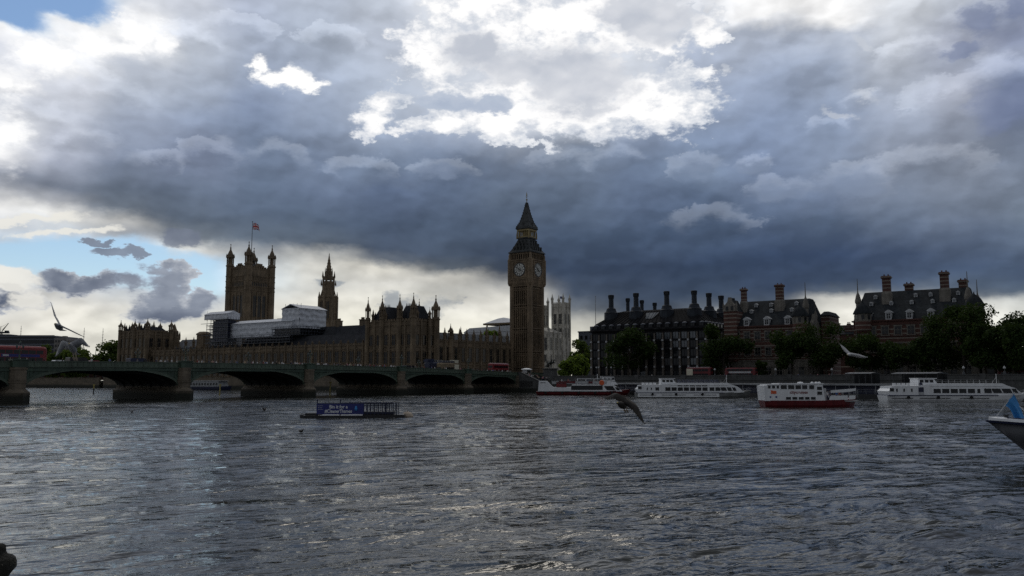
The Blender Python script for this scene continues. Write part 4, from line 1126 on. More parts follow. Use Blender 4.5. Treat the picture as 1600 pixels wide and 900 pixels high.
def north_wing():
    loc = Vector((-34.6, 386.0, GZ)); end = Vector((.8, 426.0, 0)); d = end - Vector((loc.x, loc.y, 0)); L = d.length; u = d.normalized()
    t = thing('palace_wing', 'gothic palace wing with a row of tall pinnacles running to the clock tower', 'palace wing', (loc.x, loc.y, GZ), 0)
    zt = zat(534, 400) - GZ
    mb = MB(); mb.obox((0, 0), u, 0, L, -12, 0, 0, zt)
    facade(t, mb, (0, 0), u, L, 0, zt, 11, [(1.8, 5.4), (8.4, 15.2)], courses=(6.8, zt - 2.4), wfrac=.42, pin=(6.3, .50))
    mb.build('wall', M['palace_stone'], t)
    mb = MB(); mb.obox((0, 0), u, -2, L, -13, -1.2, zt - .2, zt + .3)
    n = Vector((u.y, -u.x, 0))
    rr = []
    for a in (-2, L):
        rr.append([(u.x*a + n.x*o, u.y*a + n.y*o, z) for o, z in ((-1.2, zt + .3), (-4.5, zt + 4.1), (-8.5, zt + 4.1), (-13, zt + .3))])
    mb.loft(rr); mb.build('roof', M['lead_roof'], t)
    m2 = MB(); turret_mb(m2, 0, zt + 1.5, zt + 8.2, 1.3); m2.build('corner_turret', M['palace_stone'], t, (u.x*8.5 - n.x*-.2, u.y*8.5 - n.y*-.2, 0))
    for a, h in ((17, 7.4), (35, 9.5), (44.5, 10.5)):
        inst(pinnacle_mesh(h, .62, 'palace_stone'), 'pinnacle', t, (u.x*a - n.x*1.6, u.y*a - n.y*1.6, zt))
    # light-well dormers along the pale roof
    for i in range(10):
        a = 2.5 + i*4.8; m3 = MB(); m3.obox((0, 0), u, -.7, .7, -1.2, .6, 0, 1.7)
        m3.loft([[(u.x*-.8 + n.x*o, u.y*-.8 + n.y*o, 1.7), (u.x*.8 + n.x*o, u.y*.8 + n.y*o, 1.7), (n.x*o, n.y*o, 2.7)] for o in (-1.3, .75)])
        m3.build('dormer', M['lead_roof'], t, (u.x*a - n.x*2.2, u.y*a - n.y*2.2, zt + .5))
north_wing()

# ---- repair works: sheeting and scaffolding on the palace roofs
def sheet_grid(mb, P, u, w, n, h, seed, amp=.22, nx=26, nz=12):
    """a wrinkled sheet laced to its frame: P corner, u along, n outwards, h height"""
    rg = random.Random(seed); ph = [rg.uniform(0, 6) for _ in range(6)]
    vs, fs = [], []
    for j in range(nz + 1):
        for i in range(nx + 1):
            a, z = w*i/nx, h*j/nz
            o = amp*(.5*sin(a*1.9 + ph[0] + .8*sin(z*1.1)) + .5*sin(z*2.3 + ph[1] + .7*sin(a*.7 + ph[2])) + .35*sin(a*.8 + z*1.5 + ph[3]))
            vs.append((P[0] + u[0]*a + n[0]*o, P[1] + u[1]*a + n[1]*o, P[2] + z))
    for j in range(nz):
        for i in range(nx):
            a = j*(nx + 1) + i; fs.append((a, a + 1, a + nx + 2, a + nx + 1))
    mb.add(vs, fs, False)
def scaffold_grid(mb, x0, x1, y0, y1, z0, z1, dx=2.2, dz=2.0, r=.07, boards=True):
    nx = max(1, round((x1 - x0)/dx)); nz = max(1, round((z1 - z0)/dz)); ny = max(1, round((y1 - y0)/2.0))
    for j in range(ny + 1):
        y = y0 + (y1 - y0)*j/ny
        for i in range(nx + 1):
            x = x0 + (x1 - x0)*i/nx
            mb.box(x - r, x + r, y - r, y + r, z0 - .3, z1 + RNG.uniform(0, 1.3))
        for k in range(nz + 1):
            z = z0 + (z1 - z0)*k/nz
            mb.box(x0 - RNG.uniform(.2, 1.6), x1 + RNG.uniform(.2, .9), y - r, y + r, z - r, z + r)
            mb.box(x0 - .4, x1 + .4, y - r, y + r, z + 1.0 - r*.7, z + 1.0 + r*.7)
    if boards:
        for k in range(nz + 1):
            z = z0 + (z1 - z0)*k/nz; mb.box(x0 - .6, x1 + .6, y0, y1, z - .22, z - .1)
Lw = lambda p: LP((rf_loc.x, rf_loc.y, GZ), p)
s = thing('roof_sheeting', 'long low run of white plastic sheeting over the palace roof below the square tower', 'roof sheeting', (rf_loc.x, rf_loc.y, GZ), ROT)
xl, xr = -28 - 80.5 - 28 + 28, -59.0
mb = MB(); zb, zt_ = zat(526, 440) - GZ, zat(505, 448) - GZ
sheet_grid(mb, (xl, 3.5, zb), (1, 0), xr - xl, (0, -1), (zt_ - zb), 3, .25, 40, 10)
sheet_grid(mb, (xr, 3.5, zb), (0, 1), 13, (1, 0), (zt_ - zb), 5, .2, 12, 10)
sheet_grid(mb, (xl, 3.5, zb), (0, 1), 13, (-1, 0), (zt_ - zb), 6, .2, 12, 10)
mb.build('side_sheet', M['sheeting'], s)
mb = MB(); mb.prism_x([(3.0, zt_ - .1), (10, zt_ + 1.9), (17, zt_ - .1), (17, zt_ - .3), (10, zt_ + 1.6), (3.0, zt_ - .3)], xl - .4, xr + .4); mb.build('top_sheet', M['sheeting'], s)
mb = MB(); scaffold_grid(mb, xl - 1, xr + 1, 1.2, 3.0, zb - 3.4, zb - .3, 2.4, 1.8, .06); mb.build('frame', M['scaffold'], s)
s = thing('sheeted_enclosure', 'tall white sheeted box standing on scaffolding over the palace roof, left of the slender spire', 'roof sheeting', (rf_loc.x, rf_loc.y, GZ), ROT)
c = Lw(at(468, 500, 425)); zb, zt_ = zat(512, 425) - GZ, zat(480.5, 425) - GZ; wx, wy = 13.5, 18.0
mb = MB()
sheet_grid(mb, (c.x - wx, c.y, zb), (1, 0), wx, (0, -1), zt_ - zb, 11, .25, 24, 16); sheet_grid(mb, (c.x, c.y, zb), (0, 1), wy, (1, 0), zt_ - zb, 12, .25, 30, 16)
sheet_grid(mb, (c.x, c.y + wy, zb), (-1, 0), wx, (0, 1), zt_ - zb, 13, .2, 16, 10); sheet_grid(mb, (c.x - wx, c.y + wy, zb), (0, -1), wy, (-1, 0), zt_ - zb, 14, .2, 16, 10)
mb.build('side_sheet', M['sheeting'], s)
mb = MB(); mb.prism_y([(c.x - wx - .4, zt_ - .1), (c.x - wx/2, zt_ + 2.2), (c.x + .4, zt_ - .1), (c.x + .4, zt_ - .4), (c.x - wx/2, zt_ + 1.8), (c.x - wx - .4, zt_ - .4)], c.y - .4, c.y + wy + .4)
mb.build('top_sheet', M['sheeting'], s)
mb = MB(); scaffold_grid(mb, c.x - wx - 3.5, c.x + 4, c.y - 3, c.y + wy + 2, zb - 3.4, zb - .3, 2.2, 1.5, .08)
for q in range(5): mb.box(c.x - wx + q*3, c.x - wx + q*3 + .12, c.y + 2, c.y + 2.12, zt_, zt_ + 2.6)
mb.build('frame', M['scaffold'], s)
mb = MB(); mb.box(c.x - wx - 2.6, c.x + 3.0, c.y - 2.2, c.y + wy + 1.2, zb - 3.0, zb - .6); mb.build('netting', M['black_paint'], s)
s = thing('scaffolding', 'dark scaffolding tower with jutting poles at the left end of the white roof sheeting', 'scaffolding', (rf_loc.x, rf_loc.y, GZ), ROT)
pl, pr_ = Lw(at(322, 520, 462)), Lw(at(352, 520, 452))
mb = MB(); zb, zt_ = 16.6, zat(491, 458) - GZ
scaffold_grid(mb, pl.x + 4.0, pr_.x + 1.5, pl.y, pl.y + 7, zb, zt_ - 3, 2.0, 1.9, .09)
scaffold_grid(mb, pl.x - 1.0, pl.x + 4.0, pl.y + 1, pl.y + 6, zb, zt_ - 6, 2.5, 2.0, .06, True)
for z, x in ((zt_ - 5, -9.5), (zt_ - 11.5, -9), (zt_ - 16, -6)): mb.box(pl.x + x + 3, pl.x + 6, pl.y + 1, pl.y + 1.25, z, z + .22)
mb.build('frame', M['scaffold'], s)
mb = MB(); mb.box(pl.x + 5.2, pr_.x + .3, pl.y + .8, pl.y + 6, zb + 4, zt_ - 3.6); mb.build('netting', M['navy_paint'], s)
mb = MB(); sheet_grid(mb, (pl.x - 1.5, pl.y - .3, zt_ - 3.0), (1, 0), pr_.x - pl.x + 3.0, (0, -1), 3.0, 8, .2, 16, 5); sheet_grid(mb, (pr_.x + 1.5, pl.y - .3, zt_ - 3), (0, 1), 8, (1, 0), 3.0, 9, .2, 8, 5)
mb.prism_x([(pl.y - .6, zt_), (pl.y + 3.5, zt_ + 1.7), (pl.y + 8, zt_)], pl.x - 1.8, pr_.x + 1.8); mb.build('top_sheet', M['sheeting'], s)
s = thing('scaffold_canopy', 'low grey scaffold roof with loose boards round the foot of the square tower', 'scaffolding', (rf_loc.x, rf_loc.y, GZ), ROT)
pl, pr_ = Lw(at(352, 505, 500)), Lw(at(442, 505, 470))
mb = MB(); zt_ = zat(502, 485) - GZ; mb.box(pl.x, pr_.x, pl.y + 2, pl.y + 14, zt_ - .6, zt_); mb.box(pl.x + 2, pr_.x - 2, pl.y + 4, pl.y + 14, 0, zt_ - .6); mb.build('top_sheet', M['pale_grey'], s)
mb = MB()
for i in range(9): mb.box(pl.x + i*(pr_.x - pl.x)/9, pl.x + i*(pr_.x - pl.x)/9 + 5, pl.y + 2 + i % 3*3, pl.y + 2.4 + i % 3*3, zt_ + .02, zt_ + .5 + (i % 2)*.8)
mb.build('board', M['timber'], s)
# white tented roof behind the wing
c = at(775, 520, 455)
s = thing('tented_roof', 'large white sheeted roof with a small peaked canopy behind the palace wing, left of the clock tower', 'roof sheeting', (c.x, c.y, GZ), ROT)
mb = MB(); h1 = zat(518, 455) - GZ
mb.box(-22, 11, 0, 14, 0, h1); mb.prism_y([(-22.5, h1), (-18, h1 + 2.4), (9, h1 + 3.0), (11.5, h1)], -.3, 14.5); mb.build('sheeting', M['sheeting'], s)
mb = MB(); z2 = zat(507, 455) - GZ
for x in (-7.5, 7.5):
    for y in (2, 12): mb.box(x - .3, x + .3, y - .3, y + .3, 0, z2)
mb.box(-9.2, 9.2, .5, 13.5, z2, z2 + .9); mb.build('canopy_frame', M['timber'], s)
mb = MB(); mb.rect([(-8.8, 8.8, .8, 13.2, z2 + .9), (-3, 3, 5.8, 8.2, z2 + 3.7), (-.4, .4, 6.8, 7.2, z2 + 4.2)]); mb.build('canopy_top', M['sheeting'], s)

# ---- the pale twin-towered church behind the clock tower
def church():
    Y = 690.0; c = at(880.5, 560, Y)
    t = thing('abbey_church', 'pale stone church with two square pinnacled towers behind the clock tower', 'church', (c.x, c.y, GZ), ROT)
    H = lambda py: zat(py, Y, 875) - GZ
    def tower(ox, oy, w, top):
        mb = MB(); mb.box(ox - w, ox, oy, oy + w, 0, top)
        for (P, u) in (((ox - w, oy), (1, 0)), ((ox, oy), (0, 1))):
            for a in (.0, w*.5, w): mb.obox(P, u, a - .55, a + .55, -.1, .7, 0, top + .3)
            for z in (H(555), H(530), H(508), H(490), H(479)): mb.obox(P, u, 0, w, -.1, .4, z, z + .5)
            for i in range(6): mb.obox(P, u, i*w/6 + .2, (i + .62)*w/6 + .2, -.4, .1, top, top + 1.2)
        mb.build('tower', M['abbey_stone'], t)
        win = gothic_window(2.4, H(489) - H(506), 'abbey_stone', 2, 1); w2 = gothic_window(2.2, H(512) - H(527), 'abbey_stone', 2, 1)
        for (P, u) in (((ox - w, oy), (1, 0)), ((ox, oy), (0, 1))):
            nn = (u[1], -u[0])
            for a in (.25, .75):
                for me, z in ((win, H(506)), (w2, H(527))): inst(me, 'window', t, (P[0] + u[0]*w*a + nn[0]*.01, P[1] + u[1]*w*a + nn[1]*.01, z), atan2(u[1], u[0]))
        for (x, y) in ((ox - w, oy), (ox, oy), (ox, oy + w), (ox - w, oy + w)):
            inst(pinnacle_mesh(9.0, .75, 'abbey_stone'), 'pinnacle', t, (x, y, top - .2))
    tower(0, 0, 10.6, H(474)); tower(-22.5, 3, 9.0, H(476))
    mb = MB(); mb.box(-26, .8, -24, -1, 0, H(521)); mb.prism_y([(-26.5, H(521)), (-12.6, H(512)), (1.3, H(521))], -24, -1)
    for i in range(5): mb.obox((-26, -24), (1, 0), i*6.7 - .5, i*6.7 + .5, -.1, .9, 0, H(519))
    for i in range(4): mb.obox((.8, -24), (0, 1), i*7 - .5, i*7 + .5, -.1, .9, 0, H(519))
    mb.build('nave', M['abbey_stone'], t)
    win = gothic_window(3.4, H(529) - H(548), 'abbey_stone', 3, 1); w3 = gothic_window(2.2, H(555) - H(566), 'abbey_stone', 2, 0)
    for i in range(4):
        for me, z in ((win, H(548)), (w3, H(566))): inst(me, 'window', t, (-26 + 3.35 + i*6.7, -24.01, z), 0)
    for i in range(3):
        for me, z in ((win, H(548)), (w3, H(566))): inst(me, 'window', t, (.81, -24 + 3.5 + i*7, z), pi/2)
    for x in (-26, -12.6, .8): inst(pinnacle_mesh(5, .7, 'abbey_stone'), 'pinnacle', t, (x, -24, H(521)))
    mb = MB(); zt = H(461); mb.tube((-6, 5, H(474)), (-6, 5, zt), .16, 6, .1); mb.build('flagpole', M['pale_grey'], t)
    f = MB(); vs = [(3.2*i/8, .25*sin(i*.9), z - .4*i/8) for z in (0, 2.0) for i in range(9)]; f.add(vs, [(i, i + 1, i + 10, i + 9) for i in range(8)])
    p = c + UX*(-6) + UY*5
    tag(f.build('flag', M['flag_navy'], None, (p.x, p.y, GZ + zt - 2.3), R(-10)), 'tiny dark flag above the pale church tower', 'flag')
church()

# ------------------------------------------------------------------ the office block with the tall chimneys
def portcullis():
    loc = Vector((73.6, 316.6, GZ))
    t = thing('office_block', 'dark bronze office block with stone piers and a roof crowned by tall black chimneys', 'office building', loc, ROT)
    L, D = 49.4, 46.0; H = lambda py, Y: zat(py, Y) - GZ
    eave = 19.2
    mb = MB(); mb.rect([(-L, 0, 0, D, 0), (-L, 0, 0, D, eave)]); mb.build('wall', M['portcullis_frame'], t)
    nb = 14; bw = L/nb
    # stone piers with steel bosses at each floor
    pm = MB(); pm.mat(0); pm.box(-.44, .44, -.75, -.02, 0, 5.4); pm.loft([[(-.44, -.75, 5.4), (.44, -.75, 5.4), (.44, -.02, 5.4), (-.44, -.02, 5.4)], [(-.27, -.55, eave - 1), (.27, -.55, eave - 1), (.27, -.02, eave - 1), (-.27, -.02, eave - 1)]])
    pm.mat(1)
    for z in (4.9, 8.4, 11.8, 15.2): pm.box(-.34, .34, -1.0, -.74 + .2, z - .34, z + .34)
    pier = pm.mesh('stone_pier', [M['portcullis_pier'], M['pale_grey']])
    wm = MB(); w = bw*.5 - .5
    wm.mat(0); wm.box(-w - .1, w + .1, -.42, .0, -.55, 0); wm.box(-w, -w + .14, -.3, 0, 0, 2.5); wm.box(w - .14, w, -.3, 0, 0, 2.5); wm.box(-w, w, -.32, 0, 2.5, 2.75); wm.box(-.05, .05, -.2, -.02, 0, 2.5)
    wm.mat(1); wm.box(-w + .14, w - .14, -.12, .0, 0, 2.5)
    win = wm.mesh('window', [M['portcullis_frame'], M['glass_dark']])
    pale = win.copy(); pale.materials[1] = M['glass_pale']  # sky reflected in these panes is put into a paler glass colour
    sh = MB(); sh.mat(0); sh.box(-w - .1, w + .1, -.75, 0, 2.55, 2.75); sh.box(-w - .2, w + .2, -.8, 0, -.3, -.1); shelf = sh.mesh('light_shelf', [M['pale_grey']])
    rows = (.6, 5.6, 9.0, 12.4, 15.8)
    rg = random.Random(5)
    for (P, u, n) in (((-L, 0), (1, 0), nb), ((0, 0), (0, 1), 8)):
        nn = (u[1], -u[0]); a_ = atan2(u[1], u[0])
        for i in range(n + 1): inst(pier, 'stone_pier', t, (P[0] + u[0]*i*bw, P[1] + u[1]*i*bw, 0), a_)
        for r, z in enumerate(rows):
            for i in range(n):
                o = (P[0] + u[0]*(i + .5)*bw + nn[0]*.01, P[1] + u[1]*(i + .5)*bw + nn[1]*.01, z)
                if n != nb and r == 0: continue
                bright = n == nb and ((r == 4 and i in (9, 10, 11, 12)) or (r == 3 and i in (10, 11)) or rg.random() < .05)
                inst(pale if bright else win, 'window', t, o, a_)
    # mansard: attic ring, then a long ribbed slope up to the ridge
    mb = MB()
    mb.rect([(-L - .9, .9, -.9, D + .9, eave), (-L - 1.1, 1.1, -1.1, D + 1.1, eave + .5), (-L - .2, .2, -.2, D + .2, eave + .9), (-L + 1.2, -1.2, 1.2, D - 1.2, eave + 3.2), (-L + 7.5, -9.0, 9.5, D - 9, eave + 8.6), (-L + 9, -11, 11.5, D - 11, eave + 9.2)])
    for i in range(2*nb + 1):
        f = i/(2*nb); x0 = -L + f*L; x1 = -L + 7.5 + f*(L - 16.5); x05 = -L + 1.2 + f*(L - 2.4)
        mb.tube((x0, -.2, eave + .9), (x05, 1.1, eave + 3.25), .13, 4); mb.tube((x05, 1.1, eave + 3.25), (x1, 9.4, eave + 8.65), .13, 4)
    for i in range(17):
        f = i/16; y0 = f*D; y1 = 9.5 + f*(D - 18.5); y05 = 1.2 + f*(D - 2.4)
        mb.tube((.2, y0, eave + .9), (-1.1, y05, eave + 3.25), .13, 4); mb.tube((-1.1, y05, eave + 3.25), (-8.9, y1, eave + 8.65), .13, 4)
    mb.build('roof', M['portcullis_roof'], t)
    dm = MB(); dm.mat(0); dm.box(-1.0, 1.0, -.3, 2.2, 0, 1.5); dm.mat(2); dm.lathe([(1.05, 1.5), (.98, 1.8), (.5, 2.05), (.05, 2.12)], 10, 0, .6); dm.mat(1); dm.box(-.72, .72, -.36, -.2, .25, 1.3); dm.mat(0); dm.box(-.05, .05, -.4, -.3, .25, 1.3)
    dmm = dm.mesh('dormer', [M['portcullis_frame'], M['glass_dark'], M['far_grey']])
    for i in range(nb): inst(dmm, 'dormer', t, (-L + (i + .5)*bw, .1, eave + .95), 0)
    for i in range(8): inst(dmm, 'dormer', t, (-.1, (i + .5)*bw, eave + .95), pi/2)
    sk = MB(); sk.add([(-1.9, 0, 0), (1.2, 0, 0), (2.6, 3.2, 2.6), (-3.0, 3.2, 2.6)], [(0, 1, 2, 3)])
    for f in (-1.0, .2, 1.0): sk.tube((f, -.02, .05), (f*1.5, 3.2, 2.7), .1, 4)
    sk.build('skylight', M['glass_pale'], t, (-L + 24.5, 3.6, eave + 5.0))
    # fourteen-odd chimneys: flared base, steel drum, slotted crown
    for (px, ptop, x, y, front) in ((955, 461, None, 7, 1), (994, 458, None, 7, 1), (1042, 455, None, 7, 1), (1085, 454, None, 7, 1),
                                    (1108, 458, -7, None, 1), (1127, 462, -7, None, 1), (1145, 466, -7, None, .8), (981, 466, None, 38, .8), (1003, 469, None, 40, .8), (1023, 473, None, 44, .8)):
        # solve for the place along the row seen at this pixel
        d = ray(px, 480); tt = d.x/d.y
        if x is None:
            q = loc + UY*y; k = (q.x - tt*q.y)/(tt*UX.y - UX.x); x = k
        else:
            q = loc + UX*x; k = (q.x - tt*q.y)/(tt*UY.y - UY.x); y = k
        Yd = (loc + UX*x + UY*y).y; zt = zat(ptop, Yd, px) - GZ; b = eave + 7.6; s = front
        m2 = MB(); m2.mat(0)
        m2.lathe([(3.0*s, b - 2.5), (2.9*s, b + .5), (3.0*s, b + .7), (2.3*s, b + 1.2), (1.9*s, b + 2.2), (1.95*s, b + 2.4), (1.2*s, b + 2.9)], 10)
        m2.lathe([(1.05*s, b + 2.8), (1.0*s, zt - 1.5)], 14)
        m2.mat(1); m2.lathe([(.9*s, zt - 1.6), (.9*s, zt - .35)], 12); m2.mat(0)
        for j in range(8):
            a = 2*pi*j/8; m2.tube((1.02*s*cos(a), 1.02*s*sin(a), zt - 1.5), (1.12*s*cos(a), 1.12*s*sin(a), zt - .3), .2, 4)
        m2.lathe([(1.1*s, zt - 1.6), (1.16*s, zt - 1.45), (1.05*s, zt - 1.35)], 14); m2.lathe([(1.2*s, zt - .4), (1.26*s, zt - .12), (1.1*s, zt)], 14)
        m2.build('chimney', [M['chimney_steel'], M['black_paint']], t, (x, y, 0))
    fp = at(930.5, 480, 352)
    p = thing('flagpole', 'thin bare flagpole beside the left corner of the dark office block', 'flagpole', (fp.x, fp.y, GZ))
    m2 = MB(); m2.tube((0, 0, 0), (0, 0, zat(463, 352) - GZ), .17, 6, .09); m2.ball((0, 0, zat(463, 352) - GZ), .2, 8, 5); m2.box(-.4, .4, -.4, .4, 0, 1.0); m2.build('pole', M['grey_paint'], p)
portcullis()

# ------------------------------------------------------------------ the two red brick buildings
def brick_block(label, loc, L, D, eave, ridge, nb, chim, turrets, gable=None, dorm=3):
    t = thing('brick_building', label, 'brick building', loc, ROT)
    mb = MB(); mb.box(-L, 0, 0, D, 6.6, eave); mb.build('wall', M['banded_brick'], t)
    mb = MB(); mb.box(-L - .25, .25, -.25, D + .25, 0, 6.6); mb.box(-L - .4, .4, -.4, D + .4, 6.6, 7.0); mb.build('stone_base', M['portland'], t)
    mb = MB(); mb.box(-L - .5, .5, -.5, D + .5, eave - .2, eave + .3); mb.box(-L - .2, .2, -.2, D + .2, eave - 5.4, eave - 5.0); mb.box(-L - .2, .2, -.2, D + .2, eave - 1.5, eave - 1.2); mb.build('cornice', M['plain_brick'], t)
    mb = MB(); mb.rect([(-L, 0, .1, D - .1, eave + .3), (-L + 1.5, -1.5, D*.40, D*.60, ridge), (-L + 1.6, -1.6, D*.42, D*.58, ridge + .3)]); mb.build('roof', M['slate'], t)
    bw = L/nb
    wm = MB(); w, h = bw*.24, 2.6
    wm.mat(1); wm.box(-w, w, -.08, .02, 0, h); wm.mat(0)
    for a, b in ((-w - .3, -w), (w, w + .3)): wm.box(a, b, -.2, 0, -.3, h + .3)
    wm.box(-w - .5, w + .5, -.3, 0, -.5, -.25); wm.box(-w - .45, w + .45, -.3, 0, h, h + .4); wm.box(-.07, .07, -.16, -.02, 0, h); wm.box(-w, w, -.16, -.02, h*.55 - .06, h*.55 + .06)
    win = wm.mesh('window', [M['portland'], M['glass_dark']])
    for (P, u, n) in (((-L, 0), (1, 0), nb), ((0, 0), (0, 1), max(3, int(D/bw)))):
        nn = (u[1], -u[0]); a_ = atan2(u[1], u[0]); b_ = L/nb if u[0] else D/n
        for z in (1.7, eave - 10.4, eave - 4.6):
            for i in range(n): inst(win, 'window', t, (P[0] + u[0]*(i + .5)*b_ + nn[0]*(.01 if z > 6 else .26), P[1] + u[1]*(i + .5)*b_ + nn[1]*(.01 if z > 6 else .26), z), a_)
    slope = (D*.40 - .1)/(ridge - eave - .3)
    dm = MB(); dm.mat(0); dm.box(-.95, .95, -.5, 2.4, 0, 2.3); dm.prism_y([(-1.25, 2.3), (1.25, 2.3), (.9, 2.75), (0, 3.35), (-.9, 2.75)], -.7, 2.6); dm.mat(1); dm.box(-.6, .6, -.56, -.4, .35, 2.0); dm.mat(0); dm.box(-.06, .06, -.6, -.5, .35, 2.0); dm.box(-.6, .6, -.6, -.5, 1.2, 1.3)
    big = dm.mesh('dormer', [M['pale_grey'], M['glass_dark']])
    dm = MB(); dm.mat(0); dm.box(-.55, .55, -.3, 1.5, 0, 1.0); dm.prism_y([(-.75, 1.0), (.75, 1.0), (0, 1.5)], -.45, 1.7); dm.mat(1); dm.box(-.35, .35, -.36, -.2, .15, .85)
    sm = dm.mesh('dormer', [M['pale_grey'], M['glass_pale']])
    for i in range(dorm):
        x = -L + L*(i + .75)/(dorm + .6)
        inst(big, 'dormer', t, (x, .55, eave + .35))
        for f, q in ((.50, 0), (.74, .9)): 
            z = eave + .3 + (ridge - eave)*f; inst(sm, 'dormer', t, (x + q*(-1)**i, .1 + slope*(z - eave - .3) - .1, z))
    for (x, y, w_, d_, zt, zb) in chim:
        m2 = MB(); m2.box(x - w_, x + w_, y - d_, y + d_, zb, zt - .9); m2.rect([(x - w_ - .25, x + w_ + .25, y - d_ - .25, y + d_ + .25, zt - .9), (x - w_ - .4, x + w_ + .4, y - d_ - .4, y + d_ + .4, zt - .45), (x - w_ - .1, x + w_ + .1, y - d_ - .1, y + d_ + .1, zt)])
        for q in (-.5, .5): m2.lathe([(.25, zt), (.2, zt + .6)], 8, x + q*w_, y)
        c = m2.build('chimney', M['chimney_brick'], t)
        m2 = MB(); m2.box(x - w_ - .3, x + w_ + .3, y - d_ - .4, y + d_ + .3, zb - 6, zb - .4); m2.rect([(x - w_ - .3, x + w_ + .3, y - d_ - .4, y + d_ + .3, zb - .4), (x - w_ - .05, x + w_ + .05, y - d_ - .1, y + d_ + .1, zb + .3)]); m2.build('plinth', M['portland'], c)
    for (x, y, r, zb, zd, zt) in turrets:
        m2 = MB(); m2.lathe([(r*.35, zb - 3), (r, zb - .4), (r, zd - .6)], 16, 0, 0, 0, False); tw = m2.build('corner_turret', M['banded_brick'], t, (x, y, 0))
        m2 = MB(); m2.lathe([(r + .1, zd - 2.9), (r + .1, zd - .6)], 16); m2.build('band', M['portland'], tw)
        m2 = MB(); m2.box(-.1, .1, -.45, .45, 0, 1.6); tws = m2.mesh('window', M['glass_dark'])
        for j in range(8): a = 2*pi*j/8 + .2; inst(tws, 'window', tw, ((r + .10)*cos(a), (r + .10)*sin(a), zd - 2.5), a)
        m2 = MB(); m2.lathe([(r + .55, zd - .6), (r + .6, zd - .35), (r*.98, zd + r*.35), (r*.78, zd + r*.75), (r*.45, zd + r*1.1), (r*.12, zd + r*1.35), (.1, zd + r*1.6), (.25, zd + r*1.65), (.03, zt)], 16, 0, 0, 0, True); m2.build('dome', M['slate'], tw)
    return t
def pepper(t, x, y, zb, zt, r=.85):        # slim stone pinnacle on a gable, with a spike
    m2 = MB(); L = zt - zb
    m2.lathe([(r, zb), (r, zb + L*.42), (r*1.35, zb + L*.45), (r*1.35, zb + L*.5), (r*1.1, zb + L*.55), (r*.8, zb + L*.62), (r*.3, zb + L*.68), (r*.22, zb + L*.72), (r*.1, zt)], 8)
    m2.build('pinnacle', M['portland'], t, (x, y, 0))

locS = Vector((104.1, 295.9, GZ)); hS = lambda py, Y=298: zat(py, Y) - GZ
def xs(loc, px, y):
    d = ray(px, 480); tt = d.x/d.y; q = loc + UY*y; return (q.x - tt*q.y)/(tt*UX.y - UX.x)
eS, rS = hS(508), hS(467, 306)
chS = [(xs(locS, 1163, 8), 8, .95, .8, hS(449, 312), hS(470, 312)), (xs(locS, 1219, 8), 8, 1.35, .9, hS(443, 305), hS(468, 305))]
tS_ = brick_block('red brick building with pale stone bands and two striped chimneys beside the dark office block', locS, 27.0, 30.0, eS, rS, 7, chS,
                  [(xs(locS, 1250, 0), -.4, 2.6, eS - 2.5, hS(493), hS(472))])
pepper(tS_, -1.0, 5.0, eS - 1, hS(441, 300)); pepper(tS_, .2, 13.0, eS - 2, hS(472, 310), .6)
def gabled_bay(t, x0, x1, y0, y1, zt, mat='banded_brick'):
    m2 = MB(); m2.box(x0, x1, y0, y1, 6.5, zt); g = m2.build('gabled_bay', M[mat], t)
    m2 = MB(); w = (x1 - x0)
    m2.prism_y([(x0 - .3, zt), (x1 + .3, zt), (x1 - w*.12, zt + 1.6), (x1 - w*.12, zt + 2.4), (x0 + w*.66, zt + 3.6), (x0 + w*.60, zt + 5.2), (x0 + w*.4, zt + 5.2), (x0 + w*.34, zt + 3.6), (x0 + w*.12, zt + 2.4), (x0 + w*.12, zt + 1.6)], y0 - .2, y0 + 1.2)
    m2.build('gable', M['portland'], g)
    m2 = MB(); m2.prism_y([(x0, zt), (x1, zt), (x0 + w/2, zt + 4.6)], y0 + 1.0, y0 + 9); m2.build('gable_roof', M['slate'], g)
    for q in (.3, .7): m2 = MB(); m2.box(x0 + w*q - .5, x0 + w*q + .5, y0 - .26, y0 - .1, zt + .3, zt + 1.9); m2.build('window', M['glass_dark'], g)
    for q in (0, 1): m2 = MB(); m2.lathe([(.35, zt), (.4, zt + 2.2), (.1, zt + 3.2), (.03, zt + 4)], 6, x0 + w*q, y0 + .3); m2.build('finial', M['portland'], g)
gabled_bay(tS_, -29.5, -24.6, -1.2, 8, hS(487, 312))
def side_gable(t, D0, D1, zt):             # stone gable on the north side, seen obliquely
    m2 = MB(); w = D1 - D0
    m2.prism_x([(D0, 6.5), (D1, 6.5), (D1, zt), (D1 - w*.12, zt + 1.8), (D1 - w*.30, zt + 2.6), (D0 + w*.56, zt + 5), (D0 + w*.44, zt + 5), (D0 + w*.30, zt + 2.6), (D0 + w*.12, zt + 1.8), (D0, zt)], .3, 1.5)
    m2.build('gable', M['portland'], t)
    m2 = MB(); m2.prism_x([(D0 + .3, zt), (D1 - .3, zt), ((D0 + D1)/2, zt + 4.6)], -8, .4); m2.build('gable_roof', M['slate'], t)
side_gable(tS_, 3.5, 13.5, eS - .6)
m2 = MB(); m2.box(1.6, 4.6, 15, 29, 0, hS(497, 318)); m2.build('rear_wing', M['banded_brick'], tS_)
m2 = MB(); m2.rect([(1.3, 4.9, 14.6, 29.4, hS(497, 318)), (1.3, 4.9, 14.6, 29.4, hS(496, 318)), (2.3, 3.9, 17, 28, hS(490, 318))]); m2.build('rear_roof', M['slate'], tS_)
locN = Vector((147.1, 266.5, GZ)); hN = lambda py, Y=270: zat(py, Y) - GZ
eN, rN = hN(500, 278), hN(455, 288)
